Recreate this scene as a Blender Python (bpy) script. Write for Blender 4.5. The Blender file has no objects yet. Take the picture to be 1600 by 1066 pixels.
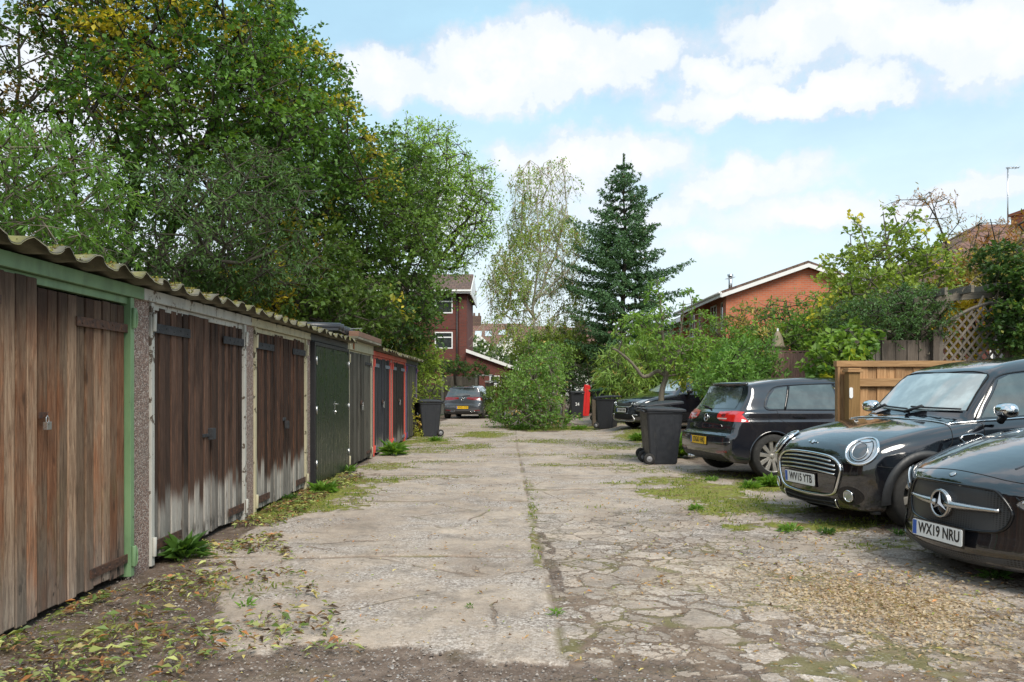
import bpy, math, random
import numpy as np
from mathutils import Vector, Matrix, geometry, noise as mnoise

# ------------------------------------------------------------------ camera, world, sun, exposure
sc = bpy.context.scene
COL = sc.collection
R = math.radians
CAMZ = 1.31
FPX = 1270.0
camd = bpy.data.cameras.new('camera')
cam = bpy.data.objects.new('camera', camd)
COL.objects.link(cam)
camd.sensor_width = 36.0
camd.lens = FPX / 1600 * 36
camd.shift_y = 74 / 1600
camd.clip_start = 0.05
camd.clip_end = 3000
cam.location = (0, 0, CAMZ)
cam.rotation_euler = (R(90), 0, 0)
sc.camera = cam

SUN_EL, SUN_AZ = 47, 158          # compass style: clockwise from +Y
sund = bpy.data.lights.new('sun', 'SUN')
sund.energy = 2.2
sund.angle = R(28)
sund.color = (1.0, 0.93, 0.82)
sun = bpy.data.objects.new('sun', sund)
COL.objects.link(sun)
_sd = Vector((math.sin(R(SUN_AZ)) * math.cos(R(SUN_EL)), math.cos(R(SUN_AZ)) * math.cos(R(SUN_EL)), math.sin(R(SUN_EL))))
sun.rotation_euler = _sd.to_track_quat('Z', 'Y').to_euler()
sun.location = (0, -20, 30)

sc.view_settings.view_transform = 'Standard'
sc.view_settings.look = 'None'
sc.view_settings.gamma = 1
sc.view_settings.exposure = 0.95
try:
    sc.cycles.max_bounces = 6
    sc.cycles.diffuse_bounces = 3
    sc.cycles.glossy_bounces = 3
    sc.cycles.transmission_bounces = 4
    sc.cycles.transparent_max_bounces = 8
    sc.cycles.use_denoising = True
    sc.cycles.caustics_reflective = False
    sc.cycles.caustics_refractive = False
except Exception:
    pass


class NT:
    """tiny node helper"""
    def __init__(s, tree):
        s.t = tree
        tree.nodes.clear()

    def n(s, typ, **kw):
        nd = s.t.nodes.new(typ)
        ins = kw.pop('ins', {})
        for k, v in kw.items():
            setattr(nd, k, v)
        for k, v in ins.items():
            s.set(nd, k, v)
        return nd

    def set(s, nd, k, v):
        sock = nd.inputs[k]
        if isinstance(v, bpy.types.NodeSocket):
            s.t.links.new(v, sock)
        elif isinstance(v, bpy.types.Node):
            s.t.links.new(v.outputs[0], sock)
        else:
            if sock.type == 'RGBA' and len(v) == 3:
                v = (*v, 1)
            sock.default_value = v

    def math(s, op, a, b=0.5, c=None, clamp=False):
        nd = s.n('ShaderNodeMath', operation=op)
        nd.use_clamp = clamp
        s.set(nd, 0, a)
        s.set(nd, 1, b)
        if c is not None:
            s.set(nd, 2, c)
        return nd.outputs[0]

    def ramp(s, fac, stops, interp='LINEAR'):
        nd = s.n('ShaderNodeValToRGB')
        s.set(nd, 0, fac)
        cr = nd.color_ramp
        cr.interpolation = interp
        while len(cr.elements) < len(stops):
            cr.elements.new(0.5)
        for e, (p, c) in zip(cr.elements, stops):
            e.position = p
            e.color = (*c, 1) if not isinstance(c, (int, float)) else (c, c, c, 1)
        return nd.outputs[0]

    def mix(s, fac, a, b, mode='MIX'):
        nd = s.n('ShaderNodeMix', data_type='RGBA', blend_type=mode)
        s.set(nd, 0, fac)
        s.set(nd, 6, a)
        s.set(nd, 7, b)
        return nd.outputs[2]

    def smooth(s, v, a, b, lo=0.0, hi=1.0):
        nd = s.n('ShaderNodeMapRange', interpolation_type='SMOOTHSTEP')
        s.set(nd, 0, v)
        for i, x in enumerate((a, b, lo, hi)):
            s.set(nd, i + 1, x)
        return nd.outputs[0]

    def noise(s, vec, scale, detail=4, rough=0.55, dist=0.0):
        nd = s.n('ShaderNodeTexNoise')
        s.set(nd, 'Vector', vec)
        nd.inputs['Scale'].default_value = scale
        nd.inputs['Detail'].default_value = detail
        nd.inputs['Roughness'].default_value = rough
        nd.inputs['Distortion'].default_value = dist
        return nd.outputs[0]

    def mapping(s, vec, scale=(1, 1, 1), loc=(0, 0, 0), rot=(0, 0, 0)):
        nd = s.n('ShaderNodeMapping')
        s.set(nd, 0, vec)
        nd.inputs['Location'].default_value = loc
        nd.inputs['Rotation'].default_value = rot
        nd.inputs['Scale'].default_value = scale
        return nd.outputs[0]


def build_world():
    w = bpy.data.worlds.new("World")
    sc.world = w
    w.use_nodes = True
    N = NT(w.node_tree)
    out = N.n('ShaderNodeOutputWorld')
    sky = N.n('ShaderNodeTexSky', sky_type='NISHITA')
    sky.sun_disc = False
    sky.sun_elevation = R(SUN_EL)
    sky.sun_rotation = R(SUN_AZ)
    sky.air_density = 1.0
    sky.dust_density = 1.2
    sky.ozone_density = 1.5
    tc = N.n('ShaderNodeTexCoord')
    d = tc.outputs['Generated']
    sep = N.n('ShaderNodeSeparateXYZ', ins={0: d})
    x, y, z = sep.outputs
    az = N.math('ARCTAN2', x, y)
    zc = N.math('MAXIMUM', z, -1.0)
    el = N.math('ARCSINE', zc)
    comb = N.n('ShaderNodeCombineXYZ', ins={0: az, 1: el, 2: 0.0})
    p0 = comb.outputs[0]
    # lumpy warp of cloud coordinates
    n1 = N.n('ShaderNodeTexNoise', ins={'Vector': d, 'Scale': 9.0, 'Detail': 7.0, 'Roughness': 0.6})
    n2 = N.n('ShaderNodeTexNoise', ins={'Vector': d, 'Scale': 30.0, 'Detail': 5.0, 'Roughness': 0.6})
    sub = N.n('ShaderNodeVectorMath', operation='SUBTRACT', ins={0: n1.outputs['Color'], 1: (0.5, 0.5, 0.5)})
    scl = N.n('ShaderNodeVectorMath', operation='SCALE', ins={0: sub.outputs[0], 'Scale': 0.13})
    wp = N.n('ShaderNodeVectorMath', operation='ADD', ins={0: p0, 1: scl.outputs[0]})
    # cloud banks, (azimuth, elevation) read off the photograph: px, py, rx, ry, weight
    B = [(890, 85, 125, 62, 1), (760, 110, 115, 62, 1), (610, 125, 85, 50, .95), (690, 140, 120, 40, .95), (1000, 90, 90, 48, .9),
         (850, 130, 200, 35, .8),
         (1215, 150, 190, 32, 1), (1130, 112, 85, 32, .85), (1330, 152, 95, 26, .9),
         (1300, 40, 190, 55, .95), (1480, 45, 180, 62, 1.0), (1640, 40, 150, 80, 1), (1560, 100, 90, 30, .5),
         (920, 240, 135, 42, .95), (820, 255, 70, 36, .9), (1015, 240, 80, 42, .9), (880, 290, 110, 35, .5),
         (1180, 280, 120, 34, .9), (1110, 300, 80, 22, .7), (1530, 277, 75, 27, 1), (1260, 330, 170, 28, .75), (1390, 325, 90, 22, .7),
         (1100, 372, 80, 22, .7), (690, 330, 80, 60, .6), (1010, 330, 120, 30, .6), (150, 150, 250, 120, .7), (150, 400, 300, 60, .7),
         (2100, 200, 300, 90, .9), (-500, 200, 400, 100, .9)]
    tot = None
    for px, py, rx, ry, wt in B:
        u, v = (px - 800) / FPX, (607 - py) / FPX
        a = math.atan(u)
        e = math.atan(v * math.cos(a))
        s1 = N.n('ShaderNodeVectorMath', operation='SUBTRACT', ins={0: wp.outputs[0], 1: (a, e, 0)})
        s2 = N.n('ShaderNodeVectorMath', operation='MULTIPLY', ins={0: s1.outputs[0], 1: (FPX / rx / 1.14, FPX / ry / 1.14, 0)})
        ln = N.n('ShaderNodeVectorMath', operation='LENGTH', ins={0: s2.outputs[0]})
        v1 = N.math('SUBTRACT', 1.0, ln.outputs['Value'])
        v1 = N.math('MULTIPLY', v1, wt)
        if tot is None:
            tot = v1
        else:
            nd = N.n('ShaderNodeMath', operation='SMOOTH_MAX')
            N.set(nd, 0, tot); N.set(nd, 1, v1); N.set(nd, 2, 0.18)
            tot = nd.outputs[0]
    # free cloud cover for the rest of the dome (behind and above the camera)
    nb = N.n('ShaderNodeTexNoise', ins={'Vector': N.mapping(d, (1.6, 1.6, 3.2)), 'Scale': 1.6, 'Detail': 6.0, 'Roughness': 0.55})
    free = N.math('MULTIPLY', N.math('SUBTRACT', nb.outputs[0], 0.46), 3.0)
    behind = N.smooth(y, 0.35, 0.0)
    free = N.math('ADD', free, N.math('MULTIPLY', N.math('SUBTRACT', 1.0, behind), -3.0))
    hi = N.smooth(z, 0.55, 0.7)
    free2 = N.math('ADD', N.math('MULTIPLY', N.math('SUBTRACT', nb.outputs[0], 0.46), 3.0), N.math('MULTIPLY', N.math('SUBTRACT', 1.0, hi), -3.0))
    tot = N.math('MAXIMUM', tot, N.math('MAXIMUM', free, free2))
    fr = N.math('MULTIPLY', N.math('SUBTRACT', n2.outputs[0], 0.5), 0.7)
    dens = N.math('ADD', tot, fr)
    mask = N.smooth(dens, -0.06, 0.38)
    # thin veil, thicker towards the horizon
    veil = N.smooth(el, 0.50, 0.02, 0.72, 0.97)
    vn = N.noise(N.mapping(d, (1, 1, 2.5)), 5.0, 5, 0.6)
    veil = N.math('MULTIPLY', veil, N.smooth(vn, 0.25, 0.75, 0.88, 1.08))
    fac = N.math('MAXIMUM', N.math('MULTIPLY', mask, 0.93), veil, clamp=True)
    core = N.smooth(dens, 0.25, 1.0)
    lit = N.noise(d, 16.0, 5, 0.6)
    ccol = N.mix(N.math('MULTIPLY', core, N.smooth(lit, 0.35, 0.65)), (0.83, 0.88, 0.95), (1.08, 1.01, 0.96))
    vcol = N.mix(N.smooth(el, 0.45, 0.03), (0.53, 0.82, 0.97), (0.82, 0.92, 0.97))
    base = N.mix(mask, vcol, ccol)
    bg1 = N.n('ShaderNodeBackground', ins={0: sky.outputs[0], 1: SKY_STRENGTH})
    bg2 = N.n('ShaderNodeBackground', ins={0: base, 1: CLOUD_STRENGTH})
    ms = N.n('ShaderNodeMixShader', ins={0: fac, 1: bg1.outputs[0], 2: bg2.outputs[0]})
    N.t.links.new(ms.outputs[0], out.inputs[0])


SKY_STRENGTH = 0.085
CLOUD_STRENGTH = 0.60
build_world()

# ------------------------------------------------------------------ helpers
rng = np.random.default_rng(7)


def at(px, py, Y):
    """world point seen at a photograph pixel (1600 wide) at distance Y"""
    return ((px - 800) / FPX * Y, Y, CAMZ + (607 - py) / FPX * Y)


def link(name, me, mat=None, parent=None):
    o = bpy.data.objects.new(name, me)
    COL.objects.link(o)
    if mat is not None:
        ms = mat if isinstance(mat, (list, tuple)) else [mat]
        for m in ms:
            me.materials.append(m)
    if parent is not None:
        o.parent = parent
    return o


def tag(o, label=None, cat=None, group=None, kind=None):
    if label: o['label'] = label
    if cat: o['category'] = cat
    if group: o['group'] = group
    if kind: o['kind'] = kind
    return o


def thing(name, label, cat, loc=(0, 0, 0), rot=(0, 0, 0), group=None):
    o = bpy.data.objects.new(name, None)
    COL.objects.link(o)
    o.location = loc
    o.rotation_euler = rot if isinstance(rot, (tuple, list)) else (0, 0, rot)
    o.empty_display_size = 0.2
    return tag(o, label, cat, group)


def npmesh(name, V, F, smooth=True, mi=None, cols=None):
    """V (n,3), F: (m,k) array or list of arrays"""
    V = np.asarray(V, dtype=np.float32)
    Fs = [np.asarray(f, dtype=np.int32) for f in (F if isinstance(F, list) else [F]) if len(f)]
    me = bpy.data.meshes.new(name)
    me.vertices.add(len(V))
    me.vertices.foreach_set('co', V.ravel())
    loops = np.concatenate([f.ravel() for f in Fs])
    tot = np.concatenate([np.full(len(f), f.shape[1], np.int32) for f in Fs])
    st = np.zeros(len(tot), np.int32)
    st[1:] = np.cumsum(tot)[:-1]
    me.loops.add(len(loops))
    me.loops.foreach_set('vertex_index', loops)
    me.polygons.add(len(tot))
    me.polygons.foreach_set('loop_start', st)
    me.polygons.foreach_set('loop_total', tot)
    me.polygons.foreach_set('use_smooth', np.full(len(tot), smooth, bool))
    if mi is not None:
        me.polygons.foreach_set('material_index', np.asarray(mi, np.int32))
    me.update(calc_edges=True)
    if cols:
        for k, c in cols.items():
            a = me.attributes.new(k, 'FLOAT_COLOR', 'POINT')
            c = np.asarray(c, np.float32)
            if c.shape[1] == 3:
                c = np.hstack([c, np.ones((len(c), 1), np.float32)])
            a.data.foreach_set('color', c.ravel())
    me.validate()
    return me


class MB:
    """collects simple solids into one mesh"""
    def __init__(s):
        s.v, s.f, s.c, s.sm, s.m = [], [], [], [], []

    def add(s, vs, fs, col=(0, 0, 0), smooth=False, mi=0):
        b = len(s.v)
        s.v += [tuple(v) for v in vs]
        s.c += [tuple(col)] * len(vs)
        s.f += [[b + i for i in f] for f in fs]
        s.sm += [smooth] * len(fs)
        s.m += [mi] * len(fs)

    def box(s, x0, x1, y0, y1, z0, z1, col=(0, 0, 0), M=None, mi=0):
        vs = [(x, y, z) for x in (x0, x1) for y in (y0, y1) for z in (z0, z1)]
        if M is not None:
            vs = [tuple(M @ Vector(v)) for v in vs]
        s.add(vs, [(0, 1, 3, 2), (4, 6, 7, 5), (0, 4, 5, 1), (2, 3, 7, 6), (0, 2, 6, 4), (1, 5, 7, 3)], col, False, mi)

    def bar(s, a, b, w, h, up=(0, 0, 1), col=(0, 0, 0), mi=0):
        a, b = Vector(a), Vector(b)
        d = (b - a)
        L = d.length
        d.normalize()
        u = Vector(up)
        sd = d.cross(u).normalized()
        u = sd.cross(d)
        M = Matrix((( d.x, sd.x, u.x, a.x), (d.y, sd.y, u.y, a.y), (d.z, sd.z, u.z, a.z), (0, 0, 0, 1)))
        s.box(0, L, -w / 2, w / 2, -h / 2, h / 2, col, M, mi)

    def tube(s, pts, rad, n=8, col=(0, 0, 0), closed=False, caps=True, smooth=True, mi=0, flat=None):
        pts = [Vector(p) for p in pts]
        rad = rad if isinstance(rad, (list, tuple)) else [rad] * len(pts)
        m = len(pts)
        prev = None
        vs = []
        for i, p in enumerate(pts):
            if closed:
                t = (pts[(i + 1) % m] - pts[i - 1])
            else:
                t = (pts[min(i + 1, m - 1)] - pts[max(i - 1, 0)])
            if t.length < 1e-9: t = Vector((0, 0, 1))
            t.normalize()
            if prev is None:
                a = t.cross(Vector((0, 0, 1)))
                if a.length < 1e-3: a = t.cross(Vector((1, 0, 0)))
            else:
                a = prev - t * prev.dot(t)
                if a.length < 1e-6: a = t.cross(Vector((0, 0, 1)))
            a.normalize()
            prev = a
            b = t.cross(a)
            for k in range(n):
                an = 2 * math.pi * k / n
                vs.append(p + (a * math.cos(an) + b * math.sin(an)) * rad[i])
        fs = []
        for i in range(m if closed else m - 1):
            j = (i + 1) % m
            for k in range(n):
                l = (k + 1) % n
                fs.append((i * n + k, i * n + l, j * n + l, j * n + k))
        if caps and not closed:
            fs.append(tuple(range(n - 1, -1, -1)))
            fs.append(tuple((m - 1) * n + k for k in range(n)))
        s.add(vs, fs, col, smooth, mi)

    def lathe(s, prof, center=(0, 0, 0), axis='z', n=24, col=(0, 0, 0), smooth=True, mi=0):
        """prof: list of (r, h) ; closed ends if r==0"""
        vs = []
        for r, h in prof:
            for k in range(n):
                a = 2 * math.pi * k / n
                c, d = r * math.cos(a), r * math.sin(a)
                p = (c, d, h) if axis == 'z' else ((c, h, d) if axis == 'y' else (h, c, d))
                vs.append((p[0] + center[0], p[1] + center[1], p[2] + center[2]))
        fs = []
        for i in range(len(prof) - 1):
            for k in range(n):
                l = (k + 1) % n
                fs.append((i * n + k, i * n + l, (i + 1) * n + l, (i + 1) * n + k))
        s.add(vs, fs, col, smooth, mi)

    def prism(s, poly, a0, a1, axis='y', col=(0, 0, 0), mi=0):
        """extrude a 2-D outline between a0 and a1 along an axis"""
        n = len(poly)
        def P(u, v, a):
            return (a, u, v) if axis == 'x' else ((u, a, v) if axis == 'y' else (u, v, a))
        vs = [P(u, v, a0) for u, v in poly] + [P(u, v, a1) for u, v in poly]
        fs = [tuple(range(n)), tuple(range(2 * n - 1, n - 1, -1))]
        fs += [(i, i + n, (i + 1) % n + n, (i + 1) % n) for i in range(n)]
        s.add(vs, fs, col, False, mi)

    def quad(s, a, b, c, d, col=(0, 0, 0), mi=0):
        s.add([a, b, c, d], [(0, 1, 2, 3)], col, False, mi)

    def build(s, name, mat, parent=None, bevel=0, M=None, fix=True):
        me = bpy.data.meshes.new(name)
        vs = s.v if M is None else [tuple(M @ Vector(v)) for v in s.v]
        me.from_pydata(vs, [], s.f)
        me.polygons.foreach_set('use_smooth', s.sm)
        me.polygons.foreach_set('material_index', s.m)
        a = me.attributes.new('tint', 'FLOAT_COLOR', 'POINT')
        c = np.array([list(c) + [1.0] for c in s.c], np.float32)
        a.data.foreach_set('color', c.ravel())
        me.update()
        if fix:
            import bmesh
            bm = bmesh.new()
            bm.from_mesh(me)
            bmesh.ops.recalc_face_normals(bm, faces=bm.faces)
            bm.to_mesh(me)
            bm.free()
        o = link(name, me, mat, parent)
        if bevel:
            b = o.modifiers.new('bevel', 'BEVEL')
            b.width = bevel
            b.segments = 2
            b.limit_method = 'ANGLE'
            b.angle_limit = R(40)
            b.harden_normals = False
        return o


def copy_tree(o, parent=None):
    c = o.copy()
    COL.objects.link(c)
    c.parent = parent
    for ch in list(o.children):
        copy_tree(ch, c)
    return c


def sstep(x, a, b):
    t = np.clip((np.asarray(x, float) - a) / (b - a), 0, 1)
    return t * t * (3 - 2 * t)


# value noise in numpy
_P = rng.random((257, 257)).astype(np.float32)


def vnoise(x, y, sc_=1.0, seed=0):
    x = np.asarray(x) * sc_ + seed * 17.3
    y = np.asarray(y) * sc_ + seed * 31.7
    xi, yi = np.floor(x).astype(int), np.floor(y).astype(int)
    fx, fy = x - xi, y - yi
    fx = fx * fx * (3 - 2 * fx)
    fy = fy * fy * (3 - 2 * fy)
    a = _P[xi % 256, yi % 256]; b = _P[(xi + 1) % 256, yi % 256]
    c = _P[xi % 256, (yi + 1) % 256]; d = _P[(xi + 1) % 256, (yi + 1) % 256]
    return (a * (1 - fx) + b * fx) * (1 - fy) + (c * (1 - fx) + d * fx) * fy


def fbm(x, y, s=1.0, o=4, seed=0):
    t, amp, tot = 0, 1, 0
    for i in range(o):
        t = t + amp * vnoise(x, y, s * 2 ** i, seed + i)
        tot += amp
        amp *= 0.5
    return t / tot


def ground_h(x, y):
    """terrain height"""
    x = np.asarray(x, float); y = np.asarray(y, float)
    h = 0.17 * sstep(x, 2.7, 5.0) * (1 - sstep(y, 9.0, 11.0)) * sstep(y, 5.8, 7.2)
    h = h + 0.14 * sstep(x, 2.6, 3.6) * sstep(y, 19, 22)
    h = h + 0.35 * sstep(x, 6.5, 9) * sstep(y, 9, 13)
    h = h + 0.18 * sstep(y, 27, 33) * sstep(x, 0.5, 2.0)
    h = h + 0.015 * (fbm(x, y, 0.6, 3, 3) - 0.5)
    return h


def gz(x, y):
    return float(ground_h(x, y))
# ------------------------------------------------------------------ materials
_MC = {}


def _new(name):
    m = bpy.data.materials.new(name)
    m.use_nodes = True
    N = NT(m.node_tree)
    out = N.n('ShaderNodeOutputMaterial')
    b = N.n('ShaderNodeBsdfPrincipled')
    N.t.links.new(b.outputs[0], out.inputs[0])
    tc = N.n('ShaderNodeTexCoord')
    return m, N, b, out, tc.outputs['Object']


def bump(N, b, h, strength=0.3, dist=0.01):
    nd = N.n('ShaderNodeBump', ins={'Height': h, 'Strength': strength, 'Distance': dist})
    N.set(b, 'Normal', nd.outputs[0])


def pm(name, col, rough=0.5, metal=0.0, var=0.12, vscale=6.0, bmp=0.0, bscale=80.0, coat=0.0, dirt=0.0, dirtcol=(0.16, 0.13, 0.09), spec=0.5):
    """plain procedural paint / plastic / metal with tonal variation, grime and bump"""
    if name in _MC: return _MC[name]
    m, N, b, out, oc = _new(name)
    c = N.mix(N.noise(oc, vscale, 5, 0.6), tuple(x * (1 - var) for x in col), tuple(min(1, x * (1 + var)) for x in col))
    if dirt > 0:
        f = N.smooth(N.noise(oc, vscale * 1.7, 6, 0.65, 0.4), 0.62 - dirt * 0.3, 0.72, 0, min(1, dirt * 1.6))
        c = N.mix(f, c, dirtcol)
    N.set(b, 'Base Color', c)
    rn = N.smooth(N.noise(oc, vscale * 3, 4), 0.3, 0.7, max(0, rough - 0.08), min(1, rough + 0.08))
    N.set(b, 'Roughness', rn)
    b.inputs['Metallic'].default_value = metal
    b.inputs['Specular IOR Level'].default_value = spec
    if coat:
        b.inputs['Coat Weight'].default_value = coat
        b.inputs['Coat Roughness'].default_value = 0.03
    if bmp:
        bump(N, b, N.noise(oc, bscale, 4, 0.6), bmp, 0.004)
    _MC[name] = m
    return m


def car_paint(name, col, dust=0.12):
    if name in _MC: return _MC[name]
    m, N, b, out, oc = _new(name)
    sep = N.n('ShaderNodeSeparateXYZ', ins={0: oc})
    low = N.smooth(sep.outputs[2], 0.65, 0.15, 0.0, 1.0)
    n = N.smooth(N.noise(oc, 3.0, 6, 0.65), 0.35, 0.75)
    f = N.math('ADD', N.math('MULTIPLY', low, 0.07), N.math('MULTIPLY', n, dust))
    c = N.mix(f, col, (0.12, 0.10, 0.08))
    N.set(b, 'Base Color', c)
    b.inputs['Metallic'].default_value = 0.0
    N.set(b, 'Roughness', N.math('ADD', N.math('MULTIPLY', f, 0.5), 0.14))
    b.inputs['Coat Weight'].default_value = 1.0
    N.set(b, 'Coat Roughness', N.math('ADD', N.math('MULTIPLY', f, 0.2), 0.02))
    b.inputs['Coat IOR'].default_value = 1.75
    b.inputs['IOR'].default_value = 1.45
    bump(N, b, N.noise(oc, 2.2, 2), 0.02, 0.05)
    _MC[name] = m
    return m


def mat_glass(name, tintc=(0.012, 0.015, 0.016), rough=0.03, ior=1.5, alpha=1.0):
    """tinted car or house glass: dark body with a clear reflecting face; alpha < 1 lets the cabin show"""
    if name in _MC: return _MC[name]
    m, N, b, out, oc = _new(name)
    N.set(b, 'Base Color', N.mix(N.smooth(N.noise(oc, 5, 4), .4, .7), tintc, tuple(c * 1.6 + .004 for c in tintc)))
    b.inputs['Roughness'].default_value = rough
    b.inputs['IOR'].default_value = ior
    b.inputs['Coat Weight'].default_value = 0.6
    b.inputs['Coat Roughness'].default_value = 0.02
    if alpha < 1:
        tr = N.n('ShaderNodeBsdfTransparent', ins={0: (0.62, 0.72, 0.68)})
        fr = N.n('ShaderNodeFresnel', ins={0: 1.7})
        ms = N.n('ShaderNodeMixShader', ins={0: N.math('ADD', fr.outputs[0], 1 - alpha if False else alpha, clamp=True), 1: tr.outputs[0], 2: b.outputs[0]})
        N.t.links.new(ms.outputs[0], out.inputs[0])
    _MC[name] = m
    return m


def mat_foliage(name, transl=0.28, rough=0.55, gain=1.0):
    if name in _MC: return _MC[name]
    m, N, b, out, oc = _new(name)
    at_ = N.n('ShaderNodeAttribute', attribute_name='tint')
    c = N.mix(N.noise(oc, 9.0, 3), N.mix(1.0, at_.outputs[0], (0.85 * gain,) * 3, 'MULTIPLY'), N.mix(1.0, at_.outputs[0], (1.15 * gain,) * 3, 'MULTIPLY'))
    N.set(b, 'Base Color', c)
    b.inputs['Roughness'].default_value = rough
    b.inputs['Specular IOR Level'].default_value = 0.35
    tc2 = N.mix(1.0, c, (1.25, 1.2, 0.55), 'MULTIPLY')
    tr = N.n('ShaderNodeBsdfTranslucent', ins={0: tc2})
    ms = N.n('ShaderNodeMixShader', ins={0: transl, 1: b.outputs[0], 2: tr.outputs[0]})
    N.t.links.new(ms.outputs[0], out.inputs[0])
    _MC[name] = m
    return m


def mat_bark(name, col=(0.055, 0.045, 0.035), col2=(0.12, 0.10, 0.075), sc_=14, moss=0.3):
    if name in _MC: return _MC[name]
    m, N, b, out, oc = _new(name)
    v = N.mapping(oc, (1, 1, 0.25))
    n = N.noise(v, sc_, 6, 0.65, 0.6)
    c = N.ramp(n, [(0.3, col), (0.7, col2)])
    mm = N.smooth(N.noise(oc, 2.3, 4), 0.5, 0.7, 0, moss)
    c = N.mix(mm, c, (0.07, 0.085, 0.03))
    N.set(b, 'Base Color', c)
    b.inputs['Roughness'].default_value = 0.9
    bump(N, b, n, 0.8, 0.03)
    _MC[name] = m
    return m


def mat_birch_bark():
    m, N, b, out, oc = _new('birch bark')
    n = N.noise(N.mapping(oc, (3, 3, 14)), 2.0, 5, 0.6, 0.3)
    c = N.ramp(n, [(0.0, (0.10, 0.09, 0.07)), (0.42, (0.22, 0.2, 0.16)), (0.52, (0.42, 0.4, 0.34)), (1, (0.55, 0.53, 0.47))])
    y = N.smooth(N.noise(oc, 1.2, 3), .4, .65, 0, .5)
    c = N.mix(y, c, (0.28, 0.24, 0.07))
    N.set(b, 'Base Color', c)
    b.inputs['Roughness'].default_value = 0.85
    return m


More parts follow.
